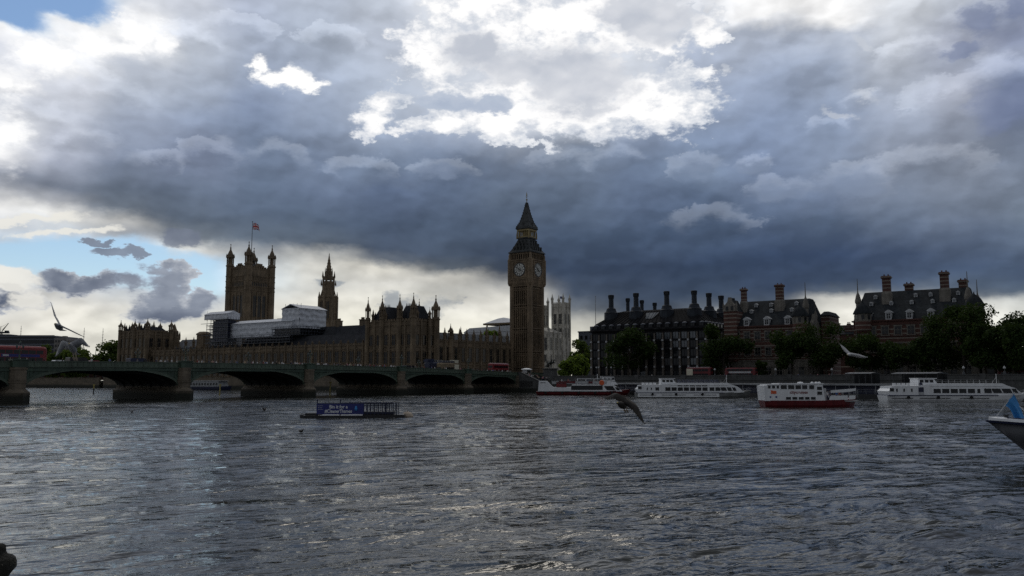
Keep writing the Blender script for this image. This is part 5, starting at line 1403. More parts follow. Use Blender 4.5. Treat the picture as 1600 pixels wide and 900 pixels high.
chN = [(xs(locN, 1387, 8), 8, 1.3, .9, hN(433, 291), hN(459, 291)), (xs(locN, 1478, 8), 8, 1.3, .9, hN(427, 281), hN(453, 281)), (xs(locN, 1422, 14), 14, 1.3, .9, hN(446, 295), hN(464, 295)), (xs(locN, 1507, 14), 14, 1.3, .9, hN(440, 285), hN(460, 285))]
tN_ = brick_block('larger red brick building with striped chimneys and corner turrets, rightmost behind the trees', locN, 36.0, 30.0, eN, rN, 9, chN,
                  [(xs(locN, 1348, 0), -.4, 2.6, eN - 2.5, hN(489, 287), hN(468, 287)), (xs(locN, 1523, 0), -.4, 2.5, eN - 2.0, hN(478, 270), hN(460, 270))], dorm=5)
pepper(tN_, -35.0, 4.0, eN, hN(437, 292), .8); pepper(tN_, -1.2, 4.5, eN - 1, hN(424, 271)); pepper(tN_, .3, 17, eN - 2, hN(437, 281), .8)
side_gable(tN_, 4, 14, eN - .4)
c = at(1323, 540, 345)
t = thing('brick_house', 'low brick house end seen in the gap between the two red brick buildings', 'house', (c.x, c.y, GZ), ROT)
z = zat(511, 345) - GZ
m2 = MB(); m2.box(-4, 4, 0, 10, 0, z - 3); m2.build('wall', M['plain_brick'], t)
m2 = MB(); m2.box(-1.2, 2.2, 2, 4, z - 3, z); m2.box(-1.4, 2.4, 1.8, 4.2, z, z + .5); m2.build('chimney', M['chimney_brick'], t)
m2 = MB(); m2.prism_x([(-.4, z - 3), (5, z - .6), (10.4, z - 3)], -4.3, 4.3); m2.build('roof', M['slate'], t)
t = thing('town_house', 'pale distant house with a row of chimney pots in the gap between the brick buildings', 'house', (at(1308, 540, 395).x, 395, GZ), ROT)
z = zat(516, 395) - GZ
m2 = MB(); m2.box(-8, 8, 0, 10, 0, z); m2.build('wall', M['portland'], t)
m2 = MB(); m2.prism_x([(-.4, z), (5, z + 2.6), (10.4, z)], -8.3, 8.3); m2.build('roof', M['slate'], t)
for x in (-5, 0, 5):
    m2 = MB(); m2.box(x - .8, x + .8, 2, 4, z, z + 3)
    for q in (-.5, 0, .5): m2.lathe([(.2, z + 3), (.16, z + 3.9)], 6, x + q, 3)
    m2.build('chimney', M['chimney_brick'], t)
m2 = MB()
t2 = thing('apartment_block', 'plain grey block end peeping out left of the dark office block', 'building', (at(920, 520, 420).x, 420, GZ), ROT)
z = zat(519, 420) - GZ; m2.box(-6, 6, 0, 12, 0, z); m2.box(-6.3, 6.3, -.3, 12.3, z, z + .6); m2.box(-1, 1, 3, 5, z + .6, z + 3); m2.build('wall', M['far_grey'], t2)
m2 = MB(); m2.box(0, 1.4, -.06, .1, 0, 2); tws = m2.mesh('window', M['glass_dark'])
for i in range(4):
    for k in range(5): inst(tws, 'window', t2, (-5 + i*2.8, 0, 4 + k*4))

# ------------------------------------------------------------------ far left: blocks, crane, masts
t = thing('office_slab', 'long flat topped grey building far beyond the bridge at the left edge', 'office building', (at(-40, 540, 820).x, 820, GZ))
m2 = MB(); x1 = at(86, 540, 820).x - at(-40, 540, 820).x; zt = zat(526.5, 820, 40) - GZ
m2.box(-60, x1, 0, 40, 0, zt); m2.rect([(-61, x1 + 1, -1, 41, zt), (-61, x1 + 1, -1, 41, zt + 1.2)]); m2.box(10, 30, 5, 20, zt + 1.2, zt + 3)
for k in range(8): m2.box(-60, x1, -.5, 0, 4 + k*5, 5.2 + k*5)
m2.build('wall', M['far_grey'], t)
for k in range(8): m2 = MB(); m2.box(-59, x1 - 1, -.25, .0, 5.4 + k*5, 8.6 + k*5); m2.build('window_band', M['glass_dark'], t)
t = thing('apartment_block', 'small pale blocky building above the far trees, behind the low flying gull', 'building', (at(98, 540, 760).x, 760, GZ))
m2 = MB(); zt = zat(528, 760, 98) - GZ; m2.box(-8, 3, 0, 16, 0, zt); m2.box(3.01, 8.5, 2, 16, 0, zt - 2.4); m2.box(-3, 0, 4, 8, zt, zt + 2); m2.build('wall', M['far_block'], t)
m2 = MB(); m2.box(0, 1.4, -.12, .05, 0, 2); tws = m2.mesh('window', M['glass_dark'])
for k in range(6):
    for i in range(4): inst(tws, 'window', t, (-7 + i*2.6, 0, zt - 4 - k*4.2))
t = thing('tower_crane', 'small dark construction crane at the left edge of the skyline', 'crane', (at(1.5, 530, 900).x, 900, GZ))
H = lambda py: zat(py, 900, 3) - GZ
m2 = MB()
for sx in (-.8, .8):
    for sy in (-.8, .8): m2.box(sx - .2, sx + .2, sy - .2, sy + .2, 0, H(520))
for k in range(int(H(520)//3)): m2.tube((-.8, -.8, k*3), (.8, -.8, k*3 + 3), .14, 4)
m2.build('mast', M['dark_metal'], t)
m2 = MB(); m2.tube((0, 0, H(519)), (7.0, 0, H(505)), .45, 5, .3); m2.tube((0, .5, H(516)), (7.0, .3, H(505)), .2, 4); m2.tube((-1, 0, H(511)), (7.0, 0, H(505)), .12, 4); m2.build('jib', M['dark_metal'], t)
m2 = MB(); m2.box(-2.5, 8.2, -1.2, 1.2, H(521), H(518.5)); m2.box(4, 7.6, -1.2, 1.2, H(519), H(516.5)); m2.tube((-1, 0, H(519)), (-1, 0, H(510)), .3, 4); m2.build('counter_jib', M['dark_metal'], t)
def mast(px, ptop, Y, label, r=.35):
    t = thing('radio_mast', label, 'mast', (at(px, 545, Y).x, Y, GZ)); m2 = MB(); h = zat(ptop, Y, px) - GZ
    m2.tube((0, 0, 0), (0, 0, h), r*1.4, 6, r*.5)
    for k in range(4): m2.box(-r*2.4, r*2.4, -.1, .1, h - 3 - k*2.5, h - 2.8 - k*2.5)
    m2.build('pole', M['dark_metal'], t)
mast(31, 509, 800, 'thin mast rising from the roof line above the red bus at the left edge', .3)
mast(130, 512, 700, 'thin dark mast standing above the far trees just right of the two gulls', .28)
mast(159.5, 513, 700, 'thin dark mast above the trees left of the far pavilion', .28)
mast(322, 486, 470, 'thin pole above the left end of the scaffolding', .12)

t = thing('ministry_block', 'long stone office building low behind the trees at the right edge', 'office building', locN + UX*1.2 + UY*8, ROT)
zt = zat(541, 250) - GZ
m2 = MB(); m2.box(0, 90, 0, 30, 0, zt); m2.box(-.3, 90.3, -.35, 30.3, zt - 1.2, zt - .4); m2.box(-.2, 90.2, -.25, 30.2, 4.6, 5.0); m2.build('wall', M['portland'], t)
m2 = MB(); m2.box(-.75, .75, -.03, .05, 0, 2.2); m2.box(-.95, -.75, -.12, .05, -.2, 2.4); m2.box(.75, .95, -.12, .05, -.2, 2.4); tws = m2.mesh('window', M['glass_dark'])
for i in range(16):
    for z in (1.6, 6.4, 9.9): inst(tws, 'window', t, (2.5 + i*3.4, 0, z))
t = thing('riverside_block', 'dark brick block seen through the leftmost whole arch, below the far trees', 'building', (at(62, 590, 650).x, 640, GZ), 0)
m2 = MB(); m2.box(-70, 70, 0, 15, 0, 9); m2.rect([(-71, 71, -1, 16, 9), (-66, 66, 5, 10, 12)])
m2.build('wall', M['plain_brick'], t)
m2 = MB(); m2.box(-.7, .7, -.05, .05, 0, 1.8); tws = m2.mesh('window', M['glass_dark'])
for i in range(24):
    for z in (1.5, 5.2): inst(tws, 'window', t, (-66 + i*5.7, 0, z))

# ------------------------------------------------------------------ trees
def crown_mesh(seed, rx, rz, nleaf, leaf, mat, lobes=16):
    rs = np.random.RandomState(seed)
    cs = []
    for i in range(lobes):
        a = rs.uniform(0, 2*pi); h = rs.uniform(-.75, .8); rr = sqrt(max(0, 1 - h*h*.8)) * rs.uniform(.25, .78)
        cs.append((rr*cos(a)*rx, rr*sin(a)*rx, h*rz*.8, rs.uniform(.24, .46)))
    cs = np.array(cs)
    k = rs.randint(0, lobes, nleaf)
    d = rs.normal(size=(nleaf, 3)); d /= np.linalg.norm(d, axis=1)[:, None]
    rad = cs[k, 3] * (rs.uniform(0, 1, nleaf) ** .45) * rs.uniform(.85, 1.12, nleaf)
    c = cs[k, :3] + d * rad[:, None] * np.array([rx, rx, rz*.85])
    nrm = d*.55 + rs.normal(size=(nleaf, 3))*.6 + np.array([0, 0, .45]); nrm /= np.linalg.norm(nrm, axis=1)[:, None]
    t = np.cross(nrm, rs.normal(size=(nleaf, 3))); t /= np.linalg.norm(t, axis=1)[:, None]
    b = np.cross(nrm, t); s = leaf * rs.uniform(.55, 1.35, nleaf)[:, None]
    # a bent leaf spray: 5 corners
    v = np.stack([c - t*s, c - b*s*.55 + t*s*.1 - nrm*s*.12, c + t*s*.9, c + t*s*.25 + b*s*.6 - nrm*s*.12, c - t*s*.3 + b*s*.5], 1).reshape(-1, 3)
    me = bpy.data.meshes.new('crown')
    f = np.arange(nleaf*5)
    me.vertices.add(len(v)); me.vertices.foreach_set('co', v.astype(np.float32).ravel())
    me.loops.add(nleaf*5); me.loops.foreach_set('vertex_index', f.astype(np.int32))
    me.polygons.add(nleaf); me.polygons.foreach_set('loop_start', (np.arange(nleaf)*5).astype(np.int32))
    me.update(calc_edges=True); me.materials.append(M[mat]); return me, cs
def tree(label, px, ptop, wpx, Y, mat, seed, base=None, group=None, trunk=.10, nleaf=7000, cat='tree', name='tree', pbot=None):
    b = at(px, 580, Y); z0 = LAND_Z if base is None else base
    top = zat(ptop, Y, px); H = top - z0; rx = wpx/2/FPX*Y; 
    zb = z0 + H*trunk if pbot is None else zat(pbot, Y, px)
    rz = (top - zb)/2; cz = (top + zb)/2 - z0
    if mat == 'leaf_dark': rx *= 1.22; top += .6
    rz = (top - zb)/2; cz = (top + zb)/2 - z0
    t = thing(name, label, cat, (b.x, b.y, z0), 0, group)
    leaf = max(.42, Y*.0016)
    me, cs = crown_mesh(seed, rx*1.02, rz*1.08, nleaf, leaf, mat)
    inst(me, 'crown', t, (0, 0, cz))
    mb = MB(); r = max(.25, H*.022)
    mb.lathe([(r*1.5, -.1), (r*1.05, H*.04), (r*.85, cz - rz*.7), (r*.55, cz), (r*.2, cz + rz*.6)], 8, smooth=True)
    for c in cs[:9]:
        p0 = Vector((0, 0, cz - rz*(.75 - .5*RNG.random()))); p1 = Vector((c[0], c[1], cz + c[2])); mid = p0.lerp(p1, .5) + Vector((0, 0, -.06*H))
        mb.tube(p0, mid, r*.42, 5, r*.3); mb.tube(mid, p1, r*.3, 5, r*.08)
    mb.build('trunk', M['bark'], t)
    return t
G = 'plane trees along the embankment'
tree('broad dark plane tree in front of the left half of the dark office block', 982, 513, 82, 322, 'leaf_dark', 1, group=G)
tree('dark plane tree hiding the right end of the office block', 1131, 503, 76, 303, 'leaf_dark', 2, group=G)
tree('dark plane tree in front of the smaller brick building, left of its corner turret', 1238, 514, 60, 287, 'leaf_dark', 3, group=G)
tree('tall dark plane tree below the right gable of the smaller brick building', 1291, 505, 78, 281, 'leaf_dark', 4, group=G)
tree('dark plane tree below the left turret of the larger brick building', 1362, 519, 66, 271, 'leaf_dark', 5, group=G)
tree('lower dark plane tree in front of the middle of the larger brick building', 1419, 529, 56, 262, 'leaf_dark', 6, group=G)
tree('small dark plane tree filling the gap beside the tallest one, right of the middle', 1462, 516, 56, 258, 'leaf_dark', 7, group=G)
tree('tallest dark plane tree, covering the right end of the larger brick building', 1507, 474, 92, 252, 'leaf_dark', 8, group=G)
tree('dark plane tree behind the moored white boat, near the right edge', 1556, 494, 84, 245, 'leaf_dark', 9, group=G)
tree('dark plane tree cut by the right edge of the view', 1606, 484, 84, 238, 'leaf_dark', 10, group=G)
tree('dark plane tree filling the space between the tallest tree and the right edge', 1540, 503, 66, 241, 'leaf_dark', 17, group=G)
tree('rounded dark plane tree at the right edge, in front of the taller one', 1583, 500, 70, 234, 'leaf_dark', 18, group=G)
tree('small dark bushy tree between the red coach and the brick building', 1190, 566, 20, 292, 'leaf_dark', 12, group=None, nleaf=1200, trunk=.15)
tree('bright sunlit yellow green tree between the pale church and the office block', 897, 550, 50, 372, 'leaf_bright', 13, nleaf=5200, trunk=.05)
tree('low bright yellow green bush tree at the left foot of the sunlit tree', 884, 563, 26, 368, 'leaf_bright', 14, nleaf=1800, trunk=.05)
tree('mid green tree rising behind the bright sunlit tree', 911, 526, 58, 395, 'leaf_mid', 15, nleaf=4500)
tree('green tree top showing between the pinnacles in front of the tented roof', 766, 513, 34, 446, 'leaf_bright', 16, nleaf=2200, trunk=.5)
G2 = 'far trees beyond the bridge'
for k, (px, pt, w, Y, lab) in enumerate(((62, 538, 40, 640, 'far green tree just right of the front of the red bus'), (92, 548, 44, 620, 'low far green tree below the pale blocky building'),
        (122, 541, 40, 610, 'far green tree right of the low flying gull'), (148, 535, 46, 600, 'far green tree between the two thin masts'), (172, 531, 44, 600, 'tallest far green tree touching the far left pavilion'), (36, 546, 40, 640, 'far green tree behind the red bus'), (252, 527, 20, 570, 'small dark tree top right of the far left pavilion'))):
    tree(lab, px, pt - 2, w*(1.5 if Y > 590 else 1), Y, 'leaf_mid', 30 + k, group=G2, nleaf=4200, trunk=.02)

# ------------------------------------------------------------------ boats
DECK_PEOPLE = []
def hull_mb(mb, L, W, zd, bow=.28, stern=.12, zb=-.7, sheer=.5, n=22, flare=.78, mats=None, rake=1.2):
    """hull with bow at +x: rings across, y symmetrical; returns half width at deck for x"""
    rings = []
    def half(f):
        if f > 1 - bow: q = (f - (1 - bow))/bow; return W/2*max(.02, (1 - q**2.0))
        if f < stern: q = (stern - f)/stern; return W/2*(1 - .18*q*q)
        return W/2
    for i in range(n + 1):
        f = i/n; h = half(f); zt = zd + sheer*max(0, (f - .6)/.4)**2
        x = -L/2 + L*f; xb = x - (rake*max(0, (f - .75)/.25)**1.5) + .4*max(0, (.1 - f)/.1)
        rings.append([(xb, -h*flare*.55, zb), (xb, -h*flare, zb + .35), (x*.6 + xb*.4, -h*.94, zb + (zt - zb)*.55), (x, -h, zt), (x, h, zt), (x*.6 + xb*.4, h*.94, zb + (zt - zb)*.55), (xb, h*flare, zb + .35), (xb, h*flare*.55, zb)])
    mb.loft(rings); return half

def rail(mb, pts, h=1.0, r=.025, step=1.4):
    for a, b in zip(pts, pts[1:]):
        a, b = Vector(a), Vector(b); n = max(1, int((b - a).length/step))
        for q in (.5, 1.0): mb.tube(a + Vector((0, 0, h*q)), b + Vector((0, 0, h*q)), r, 4)
        for i in range(n + 1): p = a.lerp(b, i/n); mb.tube(p, p + Vector((0, 0, h)), r, 4)

def win_part(root, x0, x1, z0, z1, y, lean=0.0, mat='glass_dark', name='window', lean0=None, frame='white_paint'):
    """a window on the side facing us: pane with its rim; lean tilts the ends forward"""
    l0 = lean if lean0 is None else lean0
    mb = MB(); c = [(x0, z0), (x1, z0), (x1 - lean, z1), (x0 - l0, z1)]
    mb.mat(1); mb.prism_y(c, y - .012, y + .03); mb.mat(0)
    for (a, b) in zip(c, c[1:] + c[:1]): mb.tube((a[0], y - .01, a[1]), (b[0], y - .01, b[1]), .035, 4)
    return mb.build(name, [M[frame], M[mat]], root)

def fenders(t, xs, y, z):
    mb = MB(); mb.lathe([(.12, -.1), (.34, -.1), (.34, .1), (.12, .1)], 12); me = mb.mesh('tyre_fender', M['tyre_rubber'])
    for x in xs: o = inst(me, 'tyre_fender', t, (x, y, z)); o.rotation_euler = (R(90), 0, 0)

PEOPLE = {}
def body_mesh(pose, top, legs):
    key = (pose, top, legs)
    if key in PEOPLE: return PEOPLE[key]
    mb = MB(); rg = random.Random(hash(pose) % 1000)
    def ell(z, rx, ry, x=0, y=0, n=10): return [(x + rx*cos(2*pi*j/n), y + ry*sin(2*pi*j/n), z) for j in range(n)]
    # legs, torso, neck and head share one mesh; material slots separate cloth and skin
    st = {'stand': .0, 'walk': .22, 'turn': .08}[pose]
    mb.mat(1)
    for sd in (-1, 1):
        fx = st*sd
        mb.loft([ell(.0, .05, .10, sd*.10, fx*1.2 - .03, 8), ell(.08, .055, .075, sd*.10, fx*1.1, 8), ell(.46, .06, .065, sd*.10, fx*.55, 8), ell(.52, .07, .072, sd*.10, fx*.5, 8), ell(.86, .098, .105, sd*.085, 0, 8)], smooth=True)
    mb.loft([ell(.80, .165, .115), ell(.92, .185, .125), ell(1.0, .17, .115)], smooth=True)
    mb.mat(0)
    mb.loft([ell(.96, .175, .12), ell(1.15, .17, .115), ell(1.32, .20, .125), ell(1.42, .20, .105), ell(1.46, .10, .075)], smooth=True)
    for sd in (-1, 1):
        sw = -st*sd*.8
        a, b, c = Vector((sd*.20, 0, 1.40)), Vector((sd*.26, sw*.5 + .02, 1.13)), Vector((sd*.25, sw + .12, .90))
        if pose == 'turn': b, c = Vector((sd*.27, .10, 1.14)), Vector((sd*.14, .30, 1.12))
        mb.mat(0); mb.tube(a, b, .06, 7, .048); mb.mat(2); mb.tube(b, c, .045, 7, .033); mb.ball(c, .045, 7, 5, 1.3)
    mb.mat(2); mb.loft([ell(1.44, .055, .055), ell(1.52, .05, .055)], smooth=True)
    mb.loft([ell(1.49, .04, .05, 0, .01), ell(1.53, .062, .075, 0, .01), ell(1.60, .075, .093, 0, .01), ell(1.66, .076, .092), ell(1.71, .05, .06), ell(1.725, .01, .01)], smooth=True)
    mb.ball((0, .105, 1.595), .014, 5, 3)
    mb.mat(3); mb.loft([ell(1.56, .070, .03, 0, -.06), ell(1.62, .083, .07, 0, -.025), ell(1.68, .080, .085, 0, -.012), ell(1.725, .052, .06, 0, -.006), ell(1.742, .01, .01)], smooth=True)
    me = mb.mesh('person', [M['cloth_' + top], M['cloth_' + legs], M['skin'], M['black_paint']])
    PEOPLE[key] = me; return me
def person(label, p, rot, top, legs='navy', pose='stand', group=None, s=1.0):
    o = inst(body_mesh(pose, top, legs), 'person', None, p, rot, None, (s, s, s)); return tag(o, label, 'person', group)

def boat_at(px, py, Y=None):
    d = ray(px, py)
    s = -HC/d.z; p = Vector((0, 0, HC)) + d*s
    return p

# -- red and white catamaran moored nearest to the bridge
def red_white_boat():
    Y = 268.0; a, b = at(838, 612, Y), at(985, 612, Y); L = (b - a).length; c = (a + b)/2
    t = thing('river_cruiser', 'red hulled white river cruiser with long dark windows, moored nearest the bridge', 'boat', (c.x, c.y, 0), R(-3), 'passenger boats on the river')
    mb = MB(); hull_mb(mb, L, 7.0, 1.15, .20, .05, sheer=.75, rake=1.6); mb.build('hull', M['dark_and_shaded_red'], t)
    mb = MB(); mb.box(-L/2 + .6, L*.33, -3.52, 3.52, 1.0, 1.22); mb.build('rubbing_strake', M['black_paint'], t)
    x0 = -L/2
    mb = MB()
    prof = [(x0 + .8, 1.2), (L*.28, 1.2), (L*.40, 1.35), (L*.33, 2.9), (L*.20, 3.55), (x0 + 9.0, 3.55), (x0 + 9.0, 3.3), (x0 + 3.2, 3.3), (x0 + 3.2, 4.6), (x0 + 1.1, 4.6)]
    prof = [(x0 + .6, 1.2), (L*.40, 1.2), (L*.40, 1.4), (L*.315, 3.3), (x0 + 11.5, 3.3), (x0 + 11.5, 2.5), (x0 + 5.4, 2.5), (x0 + 3.4, 4.5), (x0 + .9, 4.5)]
    mb.prism_y(prof, -3.3, 3.3); mb.build('superstructure', M['white_paint'], t)
    y = -3.31
    win_part(t, x0 + 11.0, L*.20, 1.6, 3.05, y, 0.0)
    win_part(t, L*.245, L*.335, 1.5, 2.9, y, .9, lean0=1.1)
    win_part(t, L*.345, L*.385, 1.5, 2.5, y, .7, lean0=.6)
    win_part(t, x0 + 1.4, x0 + 3.0, 3.8, 4.05, y, 0)
    mb = MB(); mb.box(x0 + 6.4, x0 + 9.6, -3.36, -3.30, 2.5, 4.1); mb.build('awning', M['red_paint'], t)
    mb = MB(); mb.box(x0 + 5.0, L*.24, -3.36, -3.28, 3.55, 4.35); mb.build('rail_panel', M['pale_grey'], t)
    mb = MB(); mb.box(x0 + 7.2, x0 + 12.4, -3.42, -3.37, 3.75, 4.35); mb.box(x0 + 16.5, x0 + 17.8, -3.42, -3.37, 3.7, 4.3); mb.build('banner', M['dark_and_shaded_red'], t)
    mb = MB(); rail(mb, [(x0 + 5.0, -3.2, 3.5), (L*.24, -3.2, 3.5), (L*.24, 3.2, 3.5), (x0 + 5.0, 3.2, 3.5)], 1.15, .03, 1.8); mb.build('railing', M['pale_grey'], t)
    mb = MB(); mb.box(x0 + 13, x0 + 24, -2.6, 2.6, 5.05, 5.2)
    for q in range(5): mb.tube((x0 + 13.2 + q*2.6, -2.5, 3.4), (x0 + 13.2 + q*2.6, -2.5, 5.1), .05, 5); mb.tube((x0 + 13.2 + q*2.6, 2.5, 3.4), (x0 + 13.2 + q*2.6, 2.5, 5.1), .05, 5)
    mb.build('deck_awning', M['white_paint'], t)
    # wheelhouse on the fore deck
    mb = MB(); mb.prism_y([(L*.20, 3.3), (L*.36, 3.3), (L*.335, 4.2), (L*.20, 4.7)], -2.4, 2.4)
    mb.prism_y([(L*.205, 4.7), (L*.335, 4.4), (L*.31, 5.55), (L*.205, 5.6)], -2.2, 2.2); mb.prism_y([(L*.18, 5.6), (L*.325, 5.55), (L*.32, 5.75), (L*.185, 5.8)], -2.4, 2.4)
    w = mb.build('wheelhouse', M['white_paint'], t)
    for q in range(3): win_part(w, L*.212 + q*1.2, L*.212 + q*1.2 + 1.0, 4.8, 5.45, -2.21, 0)
    mb = MB(); mb.lathe([(.72, -.14), (.80, 0), (.72, .14)], 20); o = mb.build('lifebuoy', M['orange_paint'], t, (L*.19, -3.45, 3.9)); o.rotation_euler = (R(90), 0, 0)
    fenders(t, [x0 + 3 + q*5.2 for q in range(5)], -3.6, .75)
    mb = MB(); mb.tube((L*.15, 0, 3.3), (L*.15, 0, 6.6), .06, 5); mb.build('mast', M['white_paint'], t)
    return t
rb_ = red_white_boat()
for q in range(9):
    m_ = rb_.matrix_basis @ Vector((-9 + q*2.1, -2.4 + 1.1*(q % 3), 3.5)) if False else Vector(rb_.location) + Vector((-9 + q*2.1, -2.4 + 1.1*(q % 3), 3.42))
    col_ = ['black', 'white', 'red', 'navy', 'grey', 'blue', 'pink', 'beige', 'black'][q]
    DECK_PEOPLE.append(('passenger in %s on the upper deck of the red hulled cruiser, %s' % (col_, ['near its stern', 'under the awning', 'towards the wheelhouse'][q//3]), m_, col_))

# -- the two long white cruisers
def white_boat(label, px0, px1, Y, py, group, cabin_glass=True, k=0):
    a, b = at(px0, py, Y), at(px1, py, Y); L = (b - a).length; c = (a + b)/2; u = L/31.0
    t = thing('river_cruiser', label, 'boat', (c.x, c.y, 0), R(-2 if k == 0 else -1), group)
    mb = MB(); half = hull_mb(mb, L, 6.4, 1.35, .24, .08, sheer=.65, rake=2.2); mb.build('hull', M['hull_grey' if k == 0 else 'white_paint'], t)
    x0 = -L/2
    mb = MB(); mb.box(x0 + .2, x0 + L*.74, -3.26, 3.26, 1.28, 1.46); mb.build('rubbing_strake', M['navy_paint'], t)
    mb = MB(); mb.box(x0 + .8, x0 + 5.2*u, -3.24, -3.19, .72, .86); mb.box(x0 + 6.6*u, x0 + 13*u, -3.24, -3.19, .72, .86); mb.box(x0 + 15*u, x0 + 21*u, -3.24, -3.19, .72, .86); mb.build('hull_stripe', M['black_paint'], t)
    if k == 0: mb = MB(); mb.box(x0 + .3, x0 + L*.70, -3.215, -3.17, .25, 1.27); mb.build('topside', M['white_paint'], t)
    prof = [(x0 + .5, 1.4), (x0 + 27.0*u, 1.4), (x0 + 28.4*u, 1.55), (x0 + 26.6*u, 3.0), (x0 + 25.0*u, 3.55), (x0 + 24.0*u, 4.0), (x0 + 10.6*u, 4.0), (x0 + 6.4*u, 3.5), (x0 + .9, 3.4), (x0 + .9, 2.9), (x0 + .2, 2.3)]
    mb = MB(); mb.prism_y(prof, -2.95, 2.95); mb.build('superstructure', M['white_paint'], t)
    mb = MB(); mb.box(x0 + 9*u, x0 + 24*u, -3.05, 3.05, 3.42, 3.56); mb.build('cornice', M['white_paint'], t)
    y = -2.96
    if k == 0:
        n = 9
        xs_ = [(7.6 + i*1.62, 7.6 + i*1.62 + 1.42) for i in range(7)] + [(19.2, 20.5), (20.75, 22.1)]
        for a_, b_ in xs_: win_part(t, x0 + a_*u, x0 + b_*u, 1.85, 2.85, y)
        for a_, b_ in ((22.35, 23.9), (24.1, 25.3), (25.5, 26.4)): win_part(t, x0 + a_*u, x0 + b_*u, 1.85, 2.85, y, .45*u)
        for a_ in (2.7, 3.8): win_part(t, x0 + a_*u, x0 + (a_ + .35)*u, 2.1, 2.75, y)
        win_part(t, x0 + 5.0*u, x0 + 6.0*u, 1.95, 2.85, y); win_part(t, x0 + .4*u, x0 + 1.4*u, 2.3, 3.1, y)
        for i in range(5): win_part(t, x0 + (10.8 + i*1.62)*u, x0 + (12.2 + i*1.62)*u, 3.05, 3.35, y)
    else:
        for a_ in range(5): win_part(t, x0 + (9.6 + a_*1.78)*u, x0 + (11.15 + a_*1.78)*u, 1.85, 2.85, y)
        win_part(t, x0 + 18.7*u, x0 + 19.4*u, 1.85, 2.85, y)
        for a_, b_ in ((20.2, 21.8), (22.1, 24.0), (24.2, 26.1), (26.3, 27.3)): win_part(t, x0 + a_*u, x0 + b_*u, 1.85, 2.9, y, .5*u if a_ > 21 else .1)
        for a_ in (1.8, 3.3, 4.9): win_part(t, x0 + a_*u, x0 + (a_ + .38)*u, 2.15, 2.9, y)
        win_part(t, x0 + .5*u, x0 + 1.4*u, 2.2, 3.0, y)
        mb = MB(); mb.box(x0 + 6.5*u, x0 + 7.6*u, y - .02, y + .05, 1.45, 3.15); mb.build('door', M['navy_paint'], t)
        mb = MB(); mb.box(x0 + 6.5*u, x0 + 7.6*u, y - .06, y - .02, 1.45, 2.1); mb.build('gate', M['pale_grey'], t)
    fenders(t, [x0 + q*u for q in (4.2, 10.4, 17.3)], -3.34, .95)
    # wheelhouse with a flat visor roof
    wx0, wx1 = (6.6, 10.2) if k == 0 else (6.9, 10.6)
    mb = MB(); mb.prism_y([(x0 + wx0*u, 3.4), (x0 + (wx1 + .8)*u, 3.4), (x0 + (wx1 + .1)*u, 4.3), (x0 + (wx1 - .3)*u, 4.95), (x0 + (wx0 + .1)*u, 4.95)], -2.0, 2.0)
    w = mb.build('wheelhouse', M['white_paint'], t)
    mb = MB(); mb.box(x0 + (wx0 + .0)*u, x0 + (wx1 + .2)*u, -2.2, 2.2, 5.0, 5.17); mb.build('visor_roof', M['white_paint'], w)
    for q in range(3): win_part(w, x0 + (wx0 + .35 + q*1.05)*u, x0 + (wx0 + 1.2 + q*1.05)*u, 4.15, 4.8, -2.01, .12 if q == 2 else 0)
    mb = MB(); mb.lathe([(.3, -.08), (.42, 0), (.3, .08)], 16); o = mb.build('lifebuoy', M['navy_paint' if k else 'white_paint'], t, (x0 + (wx0 + .5)*u, -2.12, 3.8)); o.rotation_euler = (R(90), 0, 0)
    mb = MB()
    rail(mb, [(x0 + 1.2, -2.7, 3.4), (x0 + wx0*u, -2.7, 3.4)], .75, .025, 1.0)
    rail(mb, [(x0 + (wx1 + 1)*u, -2.7, 4.0), (x0 + 23.5*u, -2.7, 4.0)], .75, .025, 1.3); rail(mb, [(x0 + (wx1 + 1)*u, 2.7, 4.0), (x0 + 23.5*u, 2.7, 4.0)], .75, .025, 1.3)
    rail(mb, [(x0 + 28.4*u, -1.6, 1.6), (x0 + L - .5, -.2, 1.95)], .8, .025, .9)
    mb.build('railing', M['pale_grey'], t)
    mb = MB()
    for q in range(4): mb.lathe([(.34, 0), (.4, .1), (.4, .5), (.34, .6)], 10, x0 + (2.0 + q*1.0)*u, -1.6); 
    o = mb.build('liferaft', M['white_paint'], t, (0, 0, 3.42))
    mb = MB(); mb.tube((x0 + 24.4*u, 0, 3.9), (x0 + 24.4*u, 0, 6.1), .05, 5); mb.tube((x0 + 24.4*u, 0, 5.4), (x0 + 23.4*u, 0, 4.0), .02, 4); mb.build('mast', M['white_paint'], t)
    if k == 1: return t
    # rows of deck seats on top
    mb = MB()
    for i in range(9): mb.box(x0 + (11.6 + i*1.25)*u, x0 + (12.0 + i*1.25)*u, -2.2, 2.2, 4.0, 4.42); mb.box(x0 + (11.55 + i*1.25)*u, x0 + (11.62 + i*1.25)*u, -2.2, 2.2, 4.42, 4.85)
    mb.build('deck_seat', M['navy_paint'], t); return t
white_boat('long white river cruiser with grey lower bow, moored left of the red hulled pleasure boat', 993, 1174, 226, 618, 'passenger boats on the river', k=0)
white_boat('long white river cruiser with a dark side door, moored right behind the blue flag', 1379, 1606, 187, 620, 'passenger boats on the river', k=1)

